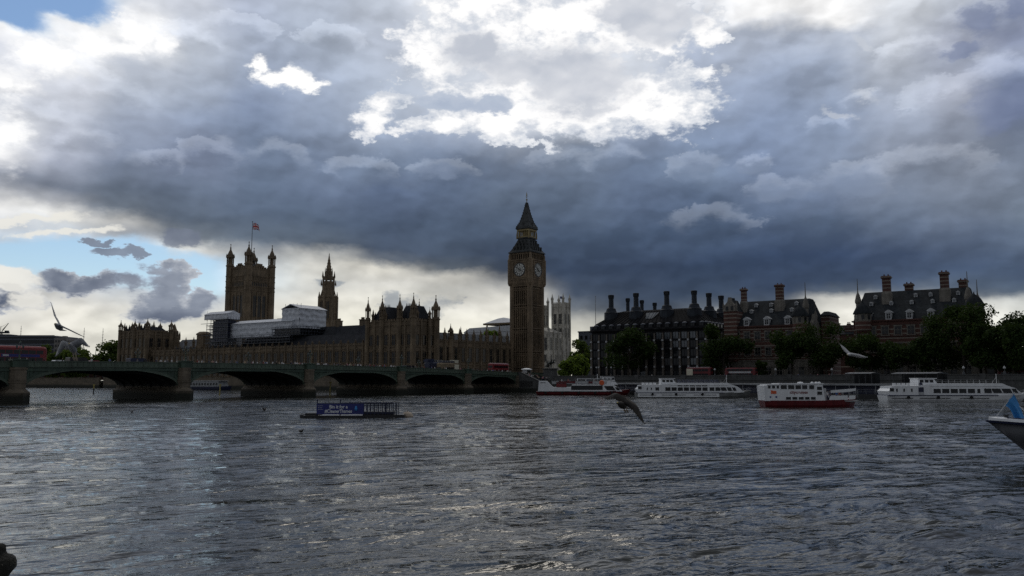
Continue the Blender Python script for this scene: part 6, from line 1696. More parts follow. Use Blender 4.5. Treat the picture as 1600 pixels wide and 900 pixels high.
# -- the red and white pleasure boat under way
def pleasure_boat():
    p0, p1 = boat_at(1190, 635.5), boat_at(1338, 634.5); Y = 149.0
    a, b = at(1189, 630, Y), at(1339, 630, Y); L = (b - a).length; c = (a + b)/2
    t = thing('pleasure_boat', 'two deck white pleasure boat with a dark red hull and red lettering, under way', 'boat', (c.x, c.y, 0), 0, 'passenger boats on the river')
    u = L/16.8; x0 = -L/2
    mb = MB(); hull_mb(mb, L - .2, 4.4, 1.17, .22, .10, sheer=.6, rake=.7); mb.build('hull', M['dark_and_shaded_red'], t)
    X = lambda px: x0 + (px - 140)/(1370 - 140)*L             # measured on an enlarged view of the photo
    Z = lambda q: 1.13 + (450 - q)/8/FPX*Y*1.0
    y0 = -2.1
    mb = MB()
    mb.prism_y([(X(150), 1.1), (X(910), 1.1), (X(885), Z(270)), (X(885), Z(245)), (X(340), Z(245)), (X(335), Z(265)), (X(180), Z(262)), (X(137), Z(265))], y0, 2.1)
    mb.build('superstructure', M['white_paint'], t)
    mb = MB(); mb.box(X(330), X(900), y0 - .12, 2.22, Z(247), Z(238)); mb.box(X(180), X(335), y0 - .1, 2.2, Z(262), Z(250)); mb.build('upper_roof', M['white_paint'], t)
    for (a_, b_) in ((187, 225), (238, 282), (296, 332)): win_part(t, X(a_), X(b_), Z(303), Z(262), y0 - .01)
    for (a_, b_) in ((348, 430), (442, 525), (535, 610), (620, 690), (708, 776)): win_part(t, X(a_), X(b_), Z(310), Z(258), y0 - .01)
    for (a_, b_) in ((410, 478), (492, 558), (572, 638), (652, 712), (726, 790)): win_part(t, X(a_), X(b_), Z(438), Z(402), y0 - .01)
    win_part(t, X(808), X(874), Z(322), Z(278), y0 - .01); win_part(t, X(808), X(874), Z(380), Z(336), y0 - .01)
    mb = MB(); mb.box(X(208), X(226), y0 - .04, y0, Z(414), Z(394)); mb.box(X(280), X(302), y0 - .04, y0, Z(414), Z(394)); mb.build('badge', M['flag_navy'], t)
    mb = MB(); mb.prism_y([(X(226), Z(366)), (X(294), Z(366)), (X(294), Z(330)), (X(252), Z(330)), (X(246), Z(324)), (X(226), Z(324))], y0 - .05, y0 - .01); mb.build('panel', M['orange_paint'], t)
    o = text_mesh('lettering', 'citycruises', Z(322) - Z(372), M['red_paint'], t, ((X(465) + X(690))/2, y0 - .03, (Z(330) + Z(372))/2 + .05), (R(90), 0, 0), bold=.012)
    w_ = o.dimensions.x
    if w_ > 0: o.scale = ((X(690) - X(465))/w_, 1, 1)
    mb = MB()
    for q in (640, 790, 840, 880): mb.ball((X(q), -.6, Z(236)), .30, 10, 6, .8); 
    for q in (620, 660): mb.ball((X(q), -.5, Z(236)), .26, 10, 6, .8)
    mb.build('liferaft', M['white_paint'], t)
    # open fore deck: bulwark in two stretches, rails with seats behind
    mb = MB(); mb.prism_y([(X(960), Z(440)), (X(1195), Z(440)), (X(1195), Z(385)), (X(975), Z(392))], y0, y0 + .06); mb.prism_y([(X(1210), Z(436)), (X(1290), Z(430)), (X(1296), Z(384)), (X(1215), Z(388))], y0 + .05, y0 + .11)
    mb.prism_y([(X(960), Z(440)), (X(1195), Z(440)), (X(1195), Z(385)), (X(975), Z(392))], 2.04, 2.1); mb.build('bulwark', M['white_paint'], t)
    mb = MB(); mb.prism_y([(X(985), Z(325)), (X(1190), Z(308)), (X(1300), Z(300)), (X(1300), Z(328)), (X(1190), Z(345)), (X(985), Z(355))], y0 + .02, y0 + .07); mb.build('rail_canvas', M['white_paint'], t)
    mb = MB(); rail(mb, [(X(905), y0 + .05, Z(440)), (X(1195), y0 + .05, Z(440)), (X(1360), y0 + 1.3, Z(420))], 1.35, .025, .8); rail(mb, [(X(905), 2.05, Z(440)), (X(1195), 2.05, Z(440)), (X(1360), .9, Z(420))], 1.35, .025, .8)
    mb.tube((X(1280), 0, Z(420)), (X(1280), 0, Z(255)), .03, 5); mb.tube((X(1365), 0, Z(420)), (X(1365), 0, Z(290)), .025, 5)
    mb.build('railing', M['grey_paint'], t)
    mb = MB(); mb.box(X(900), X(1340), -2.0, 2.0, 1.02, 1.14); mb.box(X(890), X(950), -1.2, -.6, 1.12, Z(300)); mb.build('fore_deck', M['pale_grey'], t)
    mb = MB()
    for q in range(6): mb.box(X(995 + q*33), X(1020 + q*33), -1.6, 1.6, 1.14, 1.7)
    mb.build('bench', M['navy_paint'], t)
    rg = random.Random(3)
    cl = ['black', 'white', 'navy', 'blue', 'red', 'grey', 'beige']
    labs = ['behind the wheelhouse', 'beside the cabin', 'amid the fore deck', 'by the middle bench', 'towards the bow', 'nearest the bow']
    for q in range(6):
        p = Vector((c.x + X(930 + q*52), c.y - .9 + .5*(q % 3), 1.14))
        person('passenger in %s on the open fore deck of the pleasure boat, %s' % (cl[q], labs[q]), p, rg.uniform(0, 6), cl[q], 'navy', 'stand' if q % 2 else 'turn', 'passengers on the pleasure boat', .95)
pleasure_boat()

# -- the bow of a boat coming in on the right
def bow_boat():
    tip = at(1543.5, 657, 50.0)
    t = thing('launch', 'grey hulled boat whose white bow enters at the right edge', 'boat', (tip.x, tip.y, 0), R(-13))
    n = 26; L = 11.0; rings = []
    for i in range(n + 1):
        f = i/n; x = L*f; h = 2.05*(1 - (1 - min(1, f/.62))**2.1) + .03
        zt = tip.z - .07 - .07*x + .004*x*x; xk = 2.75*(1 - f)**3
        rings.append([(x + xk*1.15, -h*.04, -.6), (x + xk*1.0, -h*.42, -.15), (x + xk*.55, -h*.72, zt*.45), (x, -h, zt), (x, h, zt), (x + xk*.55, h*.72, zt*.45), (x + xk*1.0, h*.42, -.15), (x + xk*1.15, h*.04, -.6)])
    mb = MB(); mb.loft(rings, smooth=True); mb.build('hull', M['hull_grey_dark'], t)
    mb = MB()
    top = [[(r[3][0] - .10, r[3][1] - .05, r[3][2] - .02), (r[3][0] - .10, r[3][1] - .09, r[3][2] + .10), (r[4][0] - .10, r[4][1] + .09, r[4][2] + .10), (r[4][0] - .10, r[4][1] + .05, r[4][2] - .02)] for r in rings]
    mb.loft(top); mb.build('rubbing_strake', M['navy_paint'], t)
    mb = MB()
    top = [[(r[3][0] + .05, r[3][1]*.98, r[3][2] + .10), (r[3][0] + .06, r[3][1]*.92, r[3][2] + .24), (r[3][0] + .06, 0, r[3][2] + .33), (r[4][0] + .06, r[4][1]*.92, r[4][2] + .24), (r[4][0] + .05, r[4][1]*.98, r[4][2] + .10)] for r in rings]
    mb.loft(top); mb.build('fore_deck', M['white_paint'], t)
    mb = MB(); 
    for s_ in (-1, 1):
        for i in range(2, n - 2): mb.tube((rings[i][3][0] + .1, s_*abs(rings[i][3][1])*.55, rings[i][3][2] + .31), (rings[i + 1][3][0] + .1, s_*abs(rings[i + 1][3][1])*.55, rings[i + 1][3][2] + .30), .035, 4)
    mb.build('toe_rail', M['navy_paint'], t)
    mb = MB(); mb.tube((.45, 0, tip.z + .2), (1.52, 0, tip.z + 1.62), .022, 6, .014); mb.tube((.45, 0, tip.z + .2), (.62, .3, tip.z + .2), .03, 5); mb.ball((1.53, 0, tip.z + 1.63), .035, 8, 5); mb.build('flagstaff', M['pale_grey'], t)
    mb = MB(); mb.ball((1.0, .3, tip.z + .22), .06, 8, 5); mb.box(.9, 1.1, -.06, .06, tip.z + .2, tip.z + .34); mb.tube((.8, 0, tip.z + .34), (1.2, 0, tip.z + .34), .03, 5); mb.build('cleat', M['dark_metal'], t)
    # the flag hangs in folds from the raked staff
    nx, nz = 30, 26; vs, fs = [], []
    for j in range(nz + 1):
        v = j/nz
        for i in range(nx + 1):
            u = i/nx
            h0 = Vector((1.46 - .50*v, 1.60 - .72*v)); c0_ = Vector((1.80 - .50*v, .98 - .22*v)); f0 = Vector((1.97 - .60*v, .10 - .04*v))
            p = h0*(1 - u)**2 + c0_*2*u*(1 - u) + f0*u*u
            y = .09*sin(v*9 + u*2)*(.2 + u) + .05*sin(v*17 + u*5)*u
            vs.append((p.x + .02*sin(v*14)*u, y, tip.z + p.y))
    for j in range(nz):
        for i in range(nx): a = j*(nx + 1) + i; fs.append((a, a + 1, a + nx + 2, a + nx + 1))
    f = MB(); f.add(vs, fs, True); f.mat(1)
    for q in range(3): f.tube((1.66 + .05*q, -.16, tip.z + .86 - q*.05), (1.90, -.17, tip.z + .72 - q*.07), .014, 4)
    o = f.build('flag', [M['flag_blue'], M['white_paint']], None, (tip.x, tip.y, 0), R(-13))
    tag(o, 'limp blue flag with a small white mark on the bow staff at the right edge', 'flag')
M['hull_grey_dark'] = mk('hull_grey_dark', (.085, .088, .10), .4, .25, .6, streak=.3)[0]
bow_boat()

# ------------------------------------------------------------------ the floating litter barge with its blue sign
def barge():
    Y = 108.0; a = at(473, 648, Y); P = lambda px: at(px, 645, Y).x - a.x; ZB = lambda py: zat(py, Y, 560)
    t = thing('litter_barge', 'low black litter barge moored in mid river with a railed cage at its right end', 'barge', (a.x, Y, 0), R(1.5))
    mb = MB(); e = P(580)
    mb.prism_z([(0, -1.6), (.5, -1.9), (e - 1.2, -1.9), (e, -.9), (e, .9), (e - 1.2, 1.9), (.5, 1.9), (0, 1.6)], -.5, ZB(648.5)); mb.prism_z([(P(572), -1.5), (P(632), -1.2), (P(632), 1.2), (P(572), 1.5)], -.4, ZB(647.5)); mb.rect([(-.05, .3, -1.65, 1.65, ZB(648.5)), (.0, .3, -1.6, 1.6, ZB(647))]); mb.box(P(480), P(500), -1.2, 1.4, ZB(648.5), ZB(645))
    mb.build('hull', M['black_paint'], t)
    mb = MB(); zr = ZB(629.5); zf = ZB(647)
    for px in (570, 575.5, 580.5, 586.5, 592.5, 599, 603.5, 609.5, 615.5, 620.5): 
        mb.tube((P(px), -1.15, zf - .2), (P(px), -1.15, zr), .07, 5); mb.tube((P(px), 1.15, zf - .2), (P(px), 1.15, zr), .045, 5)
    for z in (zr, zf + .15): mb.tube((P(536), -1.15, z), (P(616), -1.15, z), .075, 5); mb.tube((P(536), 1.15, z), (P(616), 1.15, z), .05, 5)
    mb.tube((P(616), -1.15, zr), (P(616), 1.15, zr), .05, 5); mb.tube((P(604), -1.0, zr), (P(604), -1.0, zf), .1, 5); mb.tube((P(546), 0, zr), (P(546), 0, ZB(627.6)), .05, 5)
    mb.build('cage', M['navy_paint'], t)
    mb = MB(); mb.box(P(570), P(616), -.95, 1.0, zf - .1, zf + .35); mb.build('litter_tray', M['dark_metal'], t)
    s = thing('sign_panel', 'long blue hoarding with white lettering standing on the black litter barge', 'sign', (a.x, Y, 0), R(1.5))
    x0, x1, z0, z1 = P(498), P(570), ZB(646.5), ZB(630.5)
    mb = MB(); mb.box(x0, x1, -1.42, -1.34, z0, z1); mb.build('board', M['sign_blue'], s)
    mb = MB()
    for px in (498.5, 534, 569.5): mb.tube((P(px), -1.3, z0 - .5), (P(px), -1.3, z1 + (.45 if px < 560 else 0)), .08, 6)
    for px in (498.5, 534): mb.ball((P(px), -1.3, z1 + .5), .11, 8, 5)
    mb.tube((x0, -1.3, z1 + .04), (x1, -1.3, z1 + .04), .04, 5); mb.build('post', M['navy_paint'], s)
    h = (z1 - z0)
    cx = P(532)
    for body, zc, px0, px1 in (('Bin it for a', z0 + h*.70, 517.5, 545.5), ('#CleanerThames', z0 + h*.28, 510.5, 552.5)):
        o = text_mesh('lettering', body, h*.46, M['white_paint'], s, ((P(px0) + P(px1))/2, -1.435, zc), (R(90), 0, 0), bold=.012)
        if o.dimensions.x > 0: o.scale = ((P(px1) - P(px0))/o.dimensions.x, 1, 1)
    mb = MB()
    for k in range(3): mb.box(P(500), P(507.5 - k % 2), -1.428, -1.42, z0 + h*(.45 + k*.17), z0 + h*(.48 + k*.17))
    mb.build('small_print', M['pale_grey'], s)
    mb = MB(); mb.lathe([(.16, z0 + h*.35), (.2, z0 + h*.5), (.12, z0 + h*.72), (.05, z0 + h*.8)], 8, P(558.5), -1.43); mb.build('emblem', M['flag_blue'], s)
    b = at(636.5, 650, Y + 1.5); mb = MB(); rg = random.Random(2); mb.lathe([(.05, -.55), (.55, -.42), (.78, -.05), (.72, .28), (.42, .56), (.05, .64)], 18, smooth=True); mb.lathe([(.74, -.02), (.82, .06), (.74, .14)], 18); mb.tube((0, 0, .6), (0, 0, .76), .07, 6)
    o = mb.build('mooring_buoy', M['buoy'], None, (b.x, b.y, 0)); tag(o, 'weathered brown round mooring buoy at the right end of the litter barge', 'buoy')
barge()
for q, (lab_, p_, c_) in enumerate(DECK_PEOPLE): person(lab_, p_, q*1.3, c_, 'navy', 'turn' if q % 2 else 'stand', 'passengers on the red hulled cruiser')

# ------------------------------------------------------------------ the landing stage along the embankment
def pier_along(px0, px1, Y0, Y1, py_roof, name, label, zdeck=1.2):
    a, b = at(px0, 600, Y0), at(px1, 600, Y1); a.z = b.z = 0; d = b - a; L = d.length
    t = thing(name, label, 'landing stage', a, atan2(d.y, d.x)); zr = zat(py_roof, (Y0 + Y1)/2, (px0 + px1)/2)
    mb = MB(); mb.box(0, L, 0, 9, -.8, zdeck); mb.build('pontoon', M['black_paint'], t)
    mb = MB(); mb.box(.4, L - .4, 3.0, 7.6, zdeck, zr - .45)
    for i in range(int(L/2.6)): mb.box(.4 + i*2.6, .52 + i*2.6, 2.9, 3.0, zdeck, zr - .45)
    mb.build('shelter_wall', M['navy_paint'], t)
    mb = MB(); mb.box(-.5, L + .5, 1.0, 8.4, zr - .45, zr - .02); mb.build('canopy', M['grey_paint'], t)
    mb = MB()
    for i in range(int(L/5) + 1): mb.tube((.3 + i*5, 1.3, zdeck), (.3 + i*5, 1.3, zr - .4), .09, 6)
    rail(mb, [(0, .3, zdeck), (L, .3, zdeck)], 1.1, .03, 2.0); mb.build('railing', M['grey_paint'], t)
    return t, L, zr
t1, L1, z1 = pier_along(955, 1186, 276, 232, 598.5, 'landing_stage', 'long dark blue landing stage with a flat grey roof behind the two left moored boats')
t2, L2, z2 = pier_along(1186.5, 1446, 231.5, 204, 599.5, 'landing_stage', 'dark blue landing stage with a flat grey roof behind the pleasure boat')
def canopy(px0, px1, py, Y, label, hh=3.2):
    a, b = at(px0, 590, Y), at(px1, 590, Y - (px1 - px0)*.12); a.z = b.z = 0; d = b - a; L = d.length; zr = zat(py, Y, px0)
    t = thing('pier_shelter', label, 'shelter', (a.x, a.y, zr - hh), atan2(d.y, d.x))
    mb = MB(); mb.prism_x([(-1.6, hh - .3), (-1.7, hh - .12), (1.5, hh + .12), (4.6, hh - .12), (4.6, hh - .3)], 0, L); mb.build('roof', M['dark_metal'], t)
    mb = MB(); mb.box(0, L, -1.78, -1.7, hh - .26, hh - .08); mb.build('fascia', M['pale_grey'], t)
    for i in range(5):
        for y in (-1.2, 4): mb = MB(); mb.tube((.2 + i*(L - .4)/4, y, 0), (.2 + i*(L - .4)/4, y, hh - .2), .08, 6); mb.build('post', M['dark_metal'], t)
    mb = MB(); mb.box(.1, L - .1, 3.8, 3.9, .3, hh - .4); mb.build('glazed_screen', M['glass_dark'], t)
canopy(1325, 1366, 582.5, 226, 'dark shelter with a thin white roof edge below the right hand gull')
canopy(1398, 1470, 582.5, 214, 'long dark glazed shelter behind the wheelhouse of the right white cruiser')

# ------------------------------------------------------------------ statue group on its plinth by the bridge end
p = at(859.5, 590, 333)
t = thing('chariot_statue', 'dark bronze chariot group with rearing horses on a stone plinth at the bridge end', 'statue', (p.x, p.y, GZ), R(-50))
k = 333/FPX; mb = MB(); hp = zat(575.5, 333, 859) - GZ
mb.rect([(-2.9, 2.9, -1.7, 1.7, -.2), (-2.9, 2.9, -1.7, 1.7, .6), (-2.6, 2.6, -1.45, 1.45, .75), (-2.5, 2.5, -1.4, 1.4, hp - .5), (-2.9, 2.9, -1.75, 1.75, hp - .35), (-2.9, 2.9, -1.75, 1.75, hp)]); mb.build('plinth', M['embankment_stone'], t)
mb = MB(); S = 1.0
def ellr(c, ax, rx, n=8):
    a = Vector(ax).orthogonal().normalized(); b = Vector(ax).normalized().cross(a); return [Vector(c) + (a*cos(2*pi*j/n) + b*sin(2*pi*j/n))*rx for j in range(n)]
for sy in (-.65, .65):                      # horses: chest, barrel, rump, arched neck, head, raised fore legs
    pts = [((-.6, sy, hp + 1.75), .28), ((-.2, sy, hp + 1.95), .46), ((.6, sy, hp + 2.15), .42), ((1.2, sy, hp + 2.45), .45), ((1.55, sy, hp + 2.95), .30), ((1.75, sy, hp + 3.4), .22), ((2.0, sy, hp + 3.5), .19), ((2.35, sy, hp + 3.2), .12)]
    rings = []
    for i, (c, r) in enumerate(pts):
        ax = Vector(pts[min(i + 1, len(pts) - 1)][0]) - Vector(pts[max(i - 1, 0)][0]); rings.append(ellr(c, ax, r))
    mb.loft(rings, smooth=True)
    for (a, b, c) in (((1.3, sy - .15, hp + 2.2), (1.95, sy - .15, hp + 2.1), (1.8, sy - .15, hp + 1.45)), ((1.3, sy + .15, hp + 2.2), (2.05, sy + .15, hp + 2.4), (2.2, sy + .15, hp + 1.8)), ((-.4, sy - .15, hp + 1.6), (-.1, sy - .15, hp + .85), (-.45, sy - .15, hp)), ((-.3, sy + .15, hp + 1.6), (.1, sy + .15, hp + .85), (-.2, sy + .15, hp))):
        mb.tube(a, b, .16, 6, .10); mb.tube(b, c, .10, 6, .06)
    mb.tube((-.65, sy, hp + 1.9), (-1.0, sy, hp + 1.0), .10, 5, .03)
mb.build('horses', M['bronze'], t)
mb = MB()
mb.prism_y([(-2.4, hp + .5), (-1.0, hp + .5), (-.9, hp + 1.3), (-1.5, hp + 1.2), (-2.3, hp + .8)], -.7, .7)
for sy in (-.85, .85):
    for q in range(14):
        a0, a1 = 2*pi*q/14, 2*pi*(q + 1)/14; mb.tube((-1.8 + .6*cos(a0), sy, hp + .6 + .6*sin(a0)), (-1.8 + .6*cos(a1), sy, hp + .6 + .6*sin(a1)), .06, 5)
mb.build('chariot', M['bronze'], t)
mb = MB(); mb.loft([ellr((-1.6, 0, z), (0, 0, 1), r) for z, r in ((hp + .6, .42), (hp + 1.3, .36), (hp + 2.0, .24), (hp + 2.5, .30), (hp + 2.65, .12), (hp + 2.8, .10), (hp + 2.95, .16), (hp + 3.1, .14), (hp + 3.2, .03))], smooth=True)
mb.tube((-1.6, .25, hp + 2.5), (-1.3, .75, hp + 3.1), .09, 6, .06); mb.tube((-1.6, -.25, hp + 2.5), (-1.2, -.7, hp + 3.0), .09, 6, .06); mb.tube((-1.2, -.7, hp + 2.2), (-1.1, -.75, hp + 4.0), .04, 5)
mb.build('figure', M['bronze'], t)

# ------------------------------------------------------------------ lamps
def bridge_lamp(label, s, y, first=[None]):
    p = bpt(s, y); z = ptop(s)
    if first[0] is None:
        t = thing('street_lamp', label, 'street lamp', (p.x, p.y, z), BTH, 'triple lamps along the bridge')
        mb = MB(); mb.lathe([(.34, 0), (.34, .35), (.22, .5), (.16, 1.0), (.22, 1.1), (.10, 1.25), (.085, 2.5), (.15, 2.6), (.06, 2.75), (.05, 3.35)], 8)
        for sx in (-1, 1): mb.tube((0, 0, 2.3), (sx*.55, 0, 2.25), .045, 5); mb.tube((sx*.55, 0, 2.25), (sx*.62, 0, 2.55), .045, 5); mb.tube((0, 0, 1.9), (sx*.5, 0, 2.22), .03, 4)
        mb.build('post', M['bridge_green'], t)
        lm = MB(); lm.mat(1); lm.lathe([(.11, 0), (.22, .34), (.20, .42)], 8); lm.mat(0); lm.lathe([(.23, .42), (.16, .56), (.06, .64), (.08, .70), (.02, .85)], 8); lm.lathe([(.05, -.1), (.12, 0)], 8)
        me = lm.mesh('lantern', [M['bridge_green'], M['glass_pale']])
        for x, zz in ((-.62, 2.6), (.62, 2.6), (0, 3.35)): inst(me, 'lantern', t, (x, 0, zz))
        first[0] = t; return t
    t = copy_tree(first[0]); t.location = (p.x, p.y, z); t['label'] = label; return t
pc = []; s_ = 0
for L in SPANS[:6]: s_ += L; pc.append(s_ + PW/2); s_ += PW
names = ['pier nearest the clock tower', 'second pier from the clock tower', 'pier below the slender spire', 'pier left of the square tower', 'pier in front of the red bus', '']
for k in range(5):
    bridge_lamp('ornate triple lamp on the near parapet above the %s' % names[k], pc[k], .35)
for k, (px, lab) in enumerate(((388, 'ornate triple lamp on the far parapet below the square tower'), (560, 'ornate triple lamp on the far parapet left of the turreted pavilion'), (215, 'ornate triple lamp on the far parapet in front of the far left pavilion'), (655, 'ornate triple lamp on the far parapet beside the open top bus'))):
    d = ray(px, 565); tt = d.x/d.y; q = A0 - BN*25.6; s2 = (q.x - tt*q.y)/(tt*BD.y - BD.x); bridge_lamp(lab, s2, -25.7)
def street_lamp2(px, Y, ptop_, label):
    b = at(px, 585, Y); h = zat(ptop_, Y, px) - GZ - 1.0
    t = thing('street_lamp', label, 'street lamp', (b.x, b.y, GZ + 1.0), ROT, 'globe lamps along the embankment')
    mb = MB(); mb.lathe([(.35, 0), (.28, .5), (.12, .8), (.09, h - .5), (.14, h - .45)], 8); mb.build('post', M['dark_metal'], t)
    mb = MB(); mb.ball((0, 0, h - .1), .30, 10, 7); mb.lathe([(.1, h + .18), (.03, h + .4)], 6); mb.build('globe', M['pale_grey'], t)
for px, Y, pt, lab in ((932, 318, 574, 'globe lamp on the embankment wall at the left end of the office block'), (955, 306, 574, 'globe lamp on the embankment wall behind the wheelhouse of the red hulled cruiser'), (1117, 272, 577, 'globe lamp on the embankment wall between the cream bus and the red coach'), (1212, 251, 577, 'globe lamp on the embankment wall above the stern of the pleasure boat'), (1300, 236, 577, 'globe lamp on the embankment wall below the right hand gull'), (1506, 205, 574, 'globe lamp on the embankment wall under the tallest tree'), (1570, 196, 574, 'globe lamp on the embankment wall near the right edge')):
    street_lamp2(px, Y, pt, lab)

# ------------------------------------------------------------------ vehicles
def wheel(root, x, y, r=.48, w=.28):
    mb = MB(); mb.lathe([(r*.5, -w/2), (r, -w/2), (r, w/2), (r*.5, w/2)], 16); o = mb.build('wheel', M['tyre_rubber'], root, (x, y, r)); o.rotation_euler = (R(90), 0, 0)
    mb = MB(); mb.lathe([(r*.1, -w*.56), (r*.55, -w*.54), (r*.55, w*.54), (r*.1, w*.56)], 12); mb.build('rim', M['pale_grey'], o)
def bus(label, p, rot, L=10.6, H=4.35, W=2.5, color='red_paint', cat='double decker bus', opentop=False, ad=None, roof='white_paint', lower=None, group=None):
    t = thing('double_decker_bus' if H > 3.4 else 'coach', label, cat, p, rot, group)
    h2 = H - (1.05 if opentop else 0)
    mb = MB()
    sec = lambda x, tw: [(x, -W/2 + .0, .32), (x, -W/2, h2 - .35), (x, -W/2 + .28, h2), (x, W/2 - .28, h2), (x, W/2, h2 - .35), (x, W/2, .32)]
    def ring(x, in_, drop): return [(x, -W/2 + in_, .32 + drop*.2), (x, -W/2 + in_, h2 - .35 - drop), (x, -W/2 + .28 + in_, h2 - drop), (x, W/2 - .28 - in_, h2 - drop), (x, W/2 - in_, h2 - .35 - drop), (x, W/2 - in_, .32 + drop*.2)]
    mb.loft([ring(-L/2, .18, .30), ring(-L/2 + .25, .04, .06), ring(-L/2 + .6, 0, 0), ring(L/2 - .7, 0, 0), ring(L/2 - .25, .05, .10), ring(L/2, .20, .45)])
    mb.build('body', M[color], t)
    if not opentop: mb = MB(); mb.box(-L/2 + .7, L/2 - 1.2, -W/2 + .4, W/2 - .4, h2 + .003, h2 + .09); mb.build('roof', M[roof], t)
    decks = [(1.15, 2.0)] + ([(2.75, 3.55)] if H > 3.4 and not opentop else [])
    for (z0, z1) in decks:
        for sd in (-1, 1):
            n = 6; w = (L - 1.6)/n
            for i in range(n):
                m2 = MB(); x = -L/2 + .8 + i*w; m2.box(x + .06, x + w - .06, sd*W/2 - .012, sd*W/2 + .012, z0, z1); m2.build('window', M['glass_dark'], t)
        for e, sg in ((L/2, 1), (-L/2, -1)):
            m2 = MB(); m2.box(e - .06 if sg > 0 else e - .02, e + .02 if sg > 0 else e + .06, -W/2 + .35, W/2 - .35, z0, z1); m2.build('windscreen', M['glass_dark'], t)
    if ad:
        for sd in (-1, 1):
            m2 = MB(); m2.box(-L*.36, L*.36, sd*W/2 - .015, sd*W/2 + .015, 2.08, 2.68); a = m2.build('advert_panel', M[ad], t)
            m2 = MB(); m2.box(-L*.33, -L*.22, sd*W/2 - .022, sd*W/2 + .022, 2.2, 2.56); m2.build('advert_print', M['pale_grey'], a)
    if opentop:
        mb = MB(); rail(mb, [(-L/2 + .4, -W/2 + .1, h2), (L/2 - .5, -W/2 + .1, h2), (L/2 - .5, W/2 - .1, h2), (-L/2 + .4, W/2 - .1, h2), (-L/2 + .4, -W/2 + .1, h2)], .75, .03, 1.4); mb.build('railing', M['cream_paint'], t)
        mb = MB()
        for i in range(7): mb.box(-L/2 + 1.2 + i*1.2, -L/2 + 1.35 + i*1.2, -W/2 + .3, W/2 - .3, h2, h2 + .85)
        mb.build('seat', M['navy_paint'], t)
        mb = MB(); mb.box(L/2 - 2.6, L/2 - .4, -W/2 + .05, W/2 - .05, h2 + .003, h2 + 1.1); mb.build('front_canopy', M[roof], t)
    if lower: mb = MB(); mb.box(L*.22, L/2 - .24, -W/2 - .02, W/2 + .02, .5, h2 - .5); mb.build('front_end', M[lower], t)
    for x in (-L*.27, L*.30):
        for sd in (-1, 1): wheel(t, x, sd*(W/2 - .13))
    for sd in (-1, 1):
        mb = MB(); mb.ball((L/2 - .05, sd*(W/2 - .45), .75), .13, 8, 5); mb.build('headlight', M['white_paint'], t)
    return t
def on_bridge(px, y):
    d = ray(px, 570); tt = d.x/d.y; q = A0 + BN*y; s2 = (q.x - tt*q.y)/(tt*BD.y - BD.x); return bpt(s2, y), s2
p, s2 = on_bridge(27, -7.2); bus('red double decker bus with a blue advert band, cut by the left edge', p, BTH + pi, L=11, H=4.4, ad='sign_blue', group='buses on the bridge')
p, s2 = on_bridge(779, -6.5); bus('red double decker bus with white roof on the bridge left of the clock tower', p, BTH + pi, L=11, H=4.5, group='buses on the bridge')
p, s2 = on_bridge(700, -7.0); bus('cream and brown open top sightseeing bus on the bridge', p, BTH + pi, L=10.0, H=4.6, opentop=True, color='timber', roof='cream_paint', lower='cream_paint', cat='open top bus')
p, s2 = on_bridge(678, -12.0); bus('blue panelled open top bus following the cream one on the bridge', p, BTH, L=8, H=4.9, opentop=True, color='navy_paint', roof='navy_paint', cat='open top bus')
def emb_pt(px, d):
    r = ray(px, 585); tt = r.x/r.y; q = E0 + EI*d; k = (q.x - tt*q.y)/(tt*EU.y - EU.x); p = q + EU*k; return Vector((p.x, p.y, LAND_Z + .012))
er = atan2(EU.y, EU.x)  # embankment buses get a darker red with the tree shade painted in
p = emb_pt(1093, 13); bus('red bus with a cream front end parked on the embankment under the office block', p, er, L=9.2, H=4.2, opentop=False, color='dark_and_shaded_red', lower='cream_paint', group='buses on the embankment road')
p = emb_pt(1158, 13); bus('red and white coach beneath the dark trees on the embankment road', p, er, L=10.8, H=3.9, color='dark_and_shaded_red', roof='dark_and_shaded_red', ad='pale_grey', group='buses on the embankment road')
p = emb_pt(1592, 14); bus('red double decker bus, darkened by tree shade, at the right edge', p, er, L=10.5, H=4.4, color='dark_and_shaded_red', group='buses on the embankment road')

def car(label, p, rot, color, van=False, group='cars on the bridge'):
    t = thing('van' if van else 'car', label, 'van' if van else 'car', p, rot, group)
    L, W, H = (5.2, 1.95, 2.1) if van else (4.3, 1.75, 1.48)
    if van: prof = [(-L/2, .35), (L/2, .35), (L/2, .95), (L/2 - .75, 1.15), (L/2 - 1.35, H - .08), (L/2 - 1.7, H), (-L/2 + .12, H), (-L/2, H - .15)]
    else: prof = [(-L/2, .35), (L/2, .32), (L/2 - .03, .72), (L/2 - .95, .92), (L/2 - 1.65, H - .04), (L/2 - 2.0, H), (-L/2 + 1.0, H - .03), (-L/2 + .35, .98), (-L/2 + .03, .9)]
    mb = MB(); n = len(prof)
    def rg_(y, k): return [(x, y*(1 - (.14 if z > 1.0 and not van else 0)), z) for x, z in prof]
    mb.loft([rg_(-W/2, 0), rg_(W/2, 0)]); mb.build('body', M[color], t)
    for sd in (-1, 1):
        m2 = MB(); z0, z1 = (1.2, 1.85) if van else (.98, 1.36); yw = W/2*(1 if van else .93)
        if van: m2.prism_y([(L/2 - 1.9, z0), (L/2 - .95, z0), (L/2 - 1.35, z1), (L/2 - 1.9, z1)], sd*yw - .015, sd*yw + .015)
        else: m2.prism_y([(-L/2 + .6, z0), (L/2 - 1.15, z0), (L/2 - 1.75, z1), (-L/2 + 1.05, z1)], sd*W/2*.86 - .03, sd*W/2*.86 + .03)
        m2.build('side_window', M['glass_dark'], t)
        m2 = MB(); m2.ball((L/2 - .08, sd*(W/2 - .3), .66), .11, 8, 5); m2.build('headlight', M['white_paint'], t)
    for x in (-L*.31, L*.31):
        for sd in (-1, 1): wheel(t, x, sd*(W/2 - .11), .32, .2)
    return t
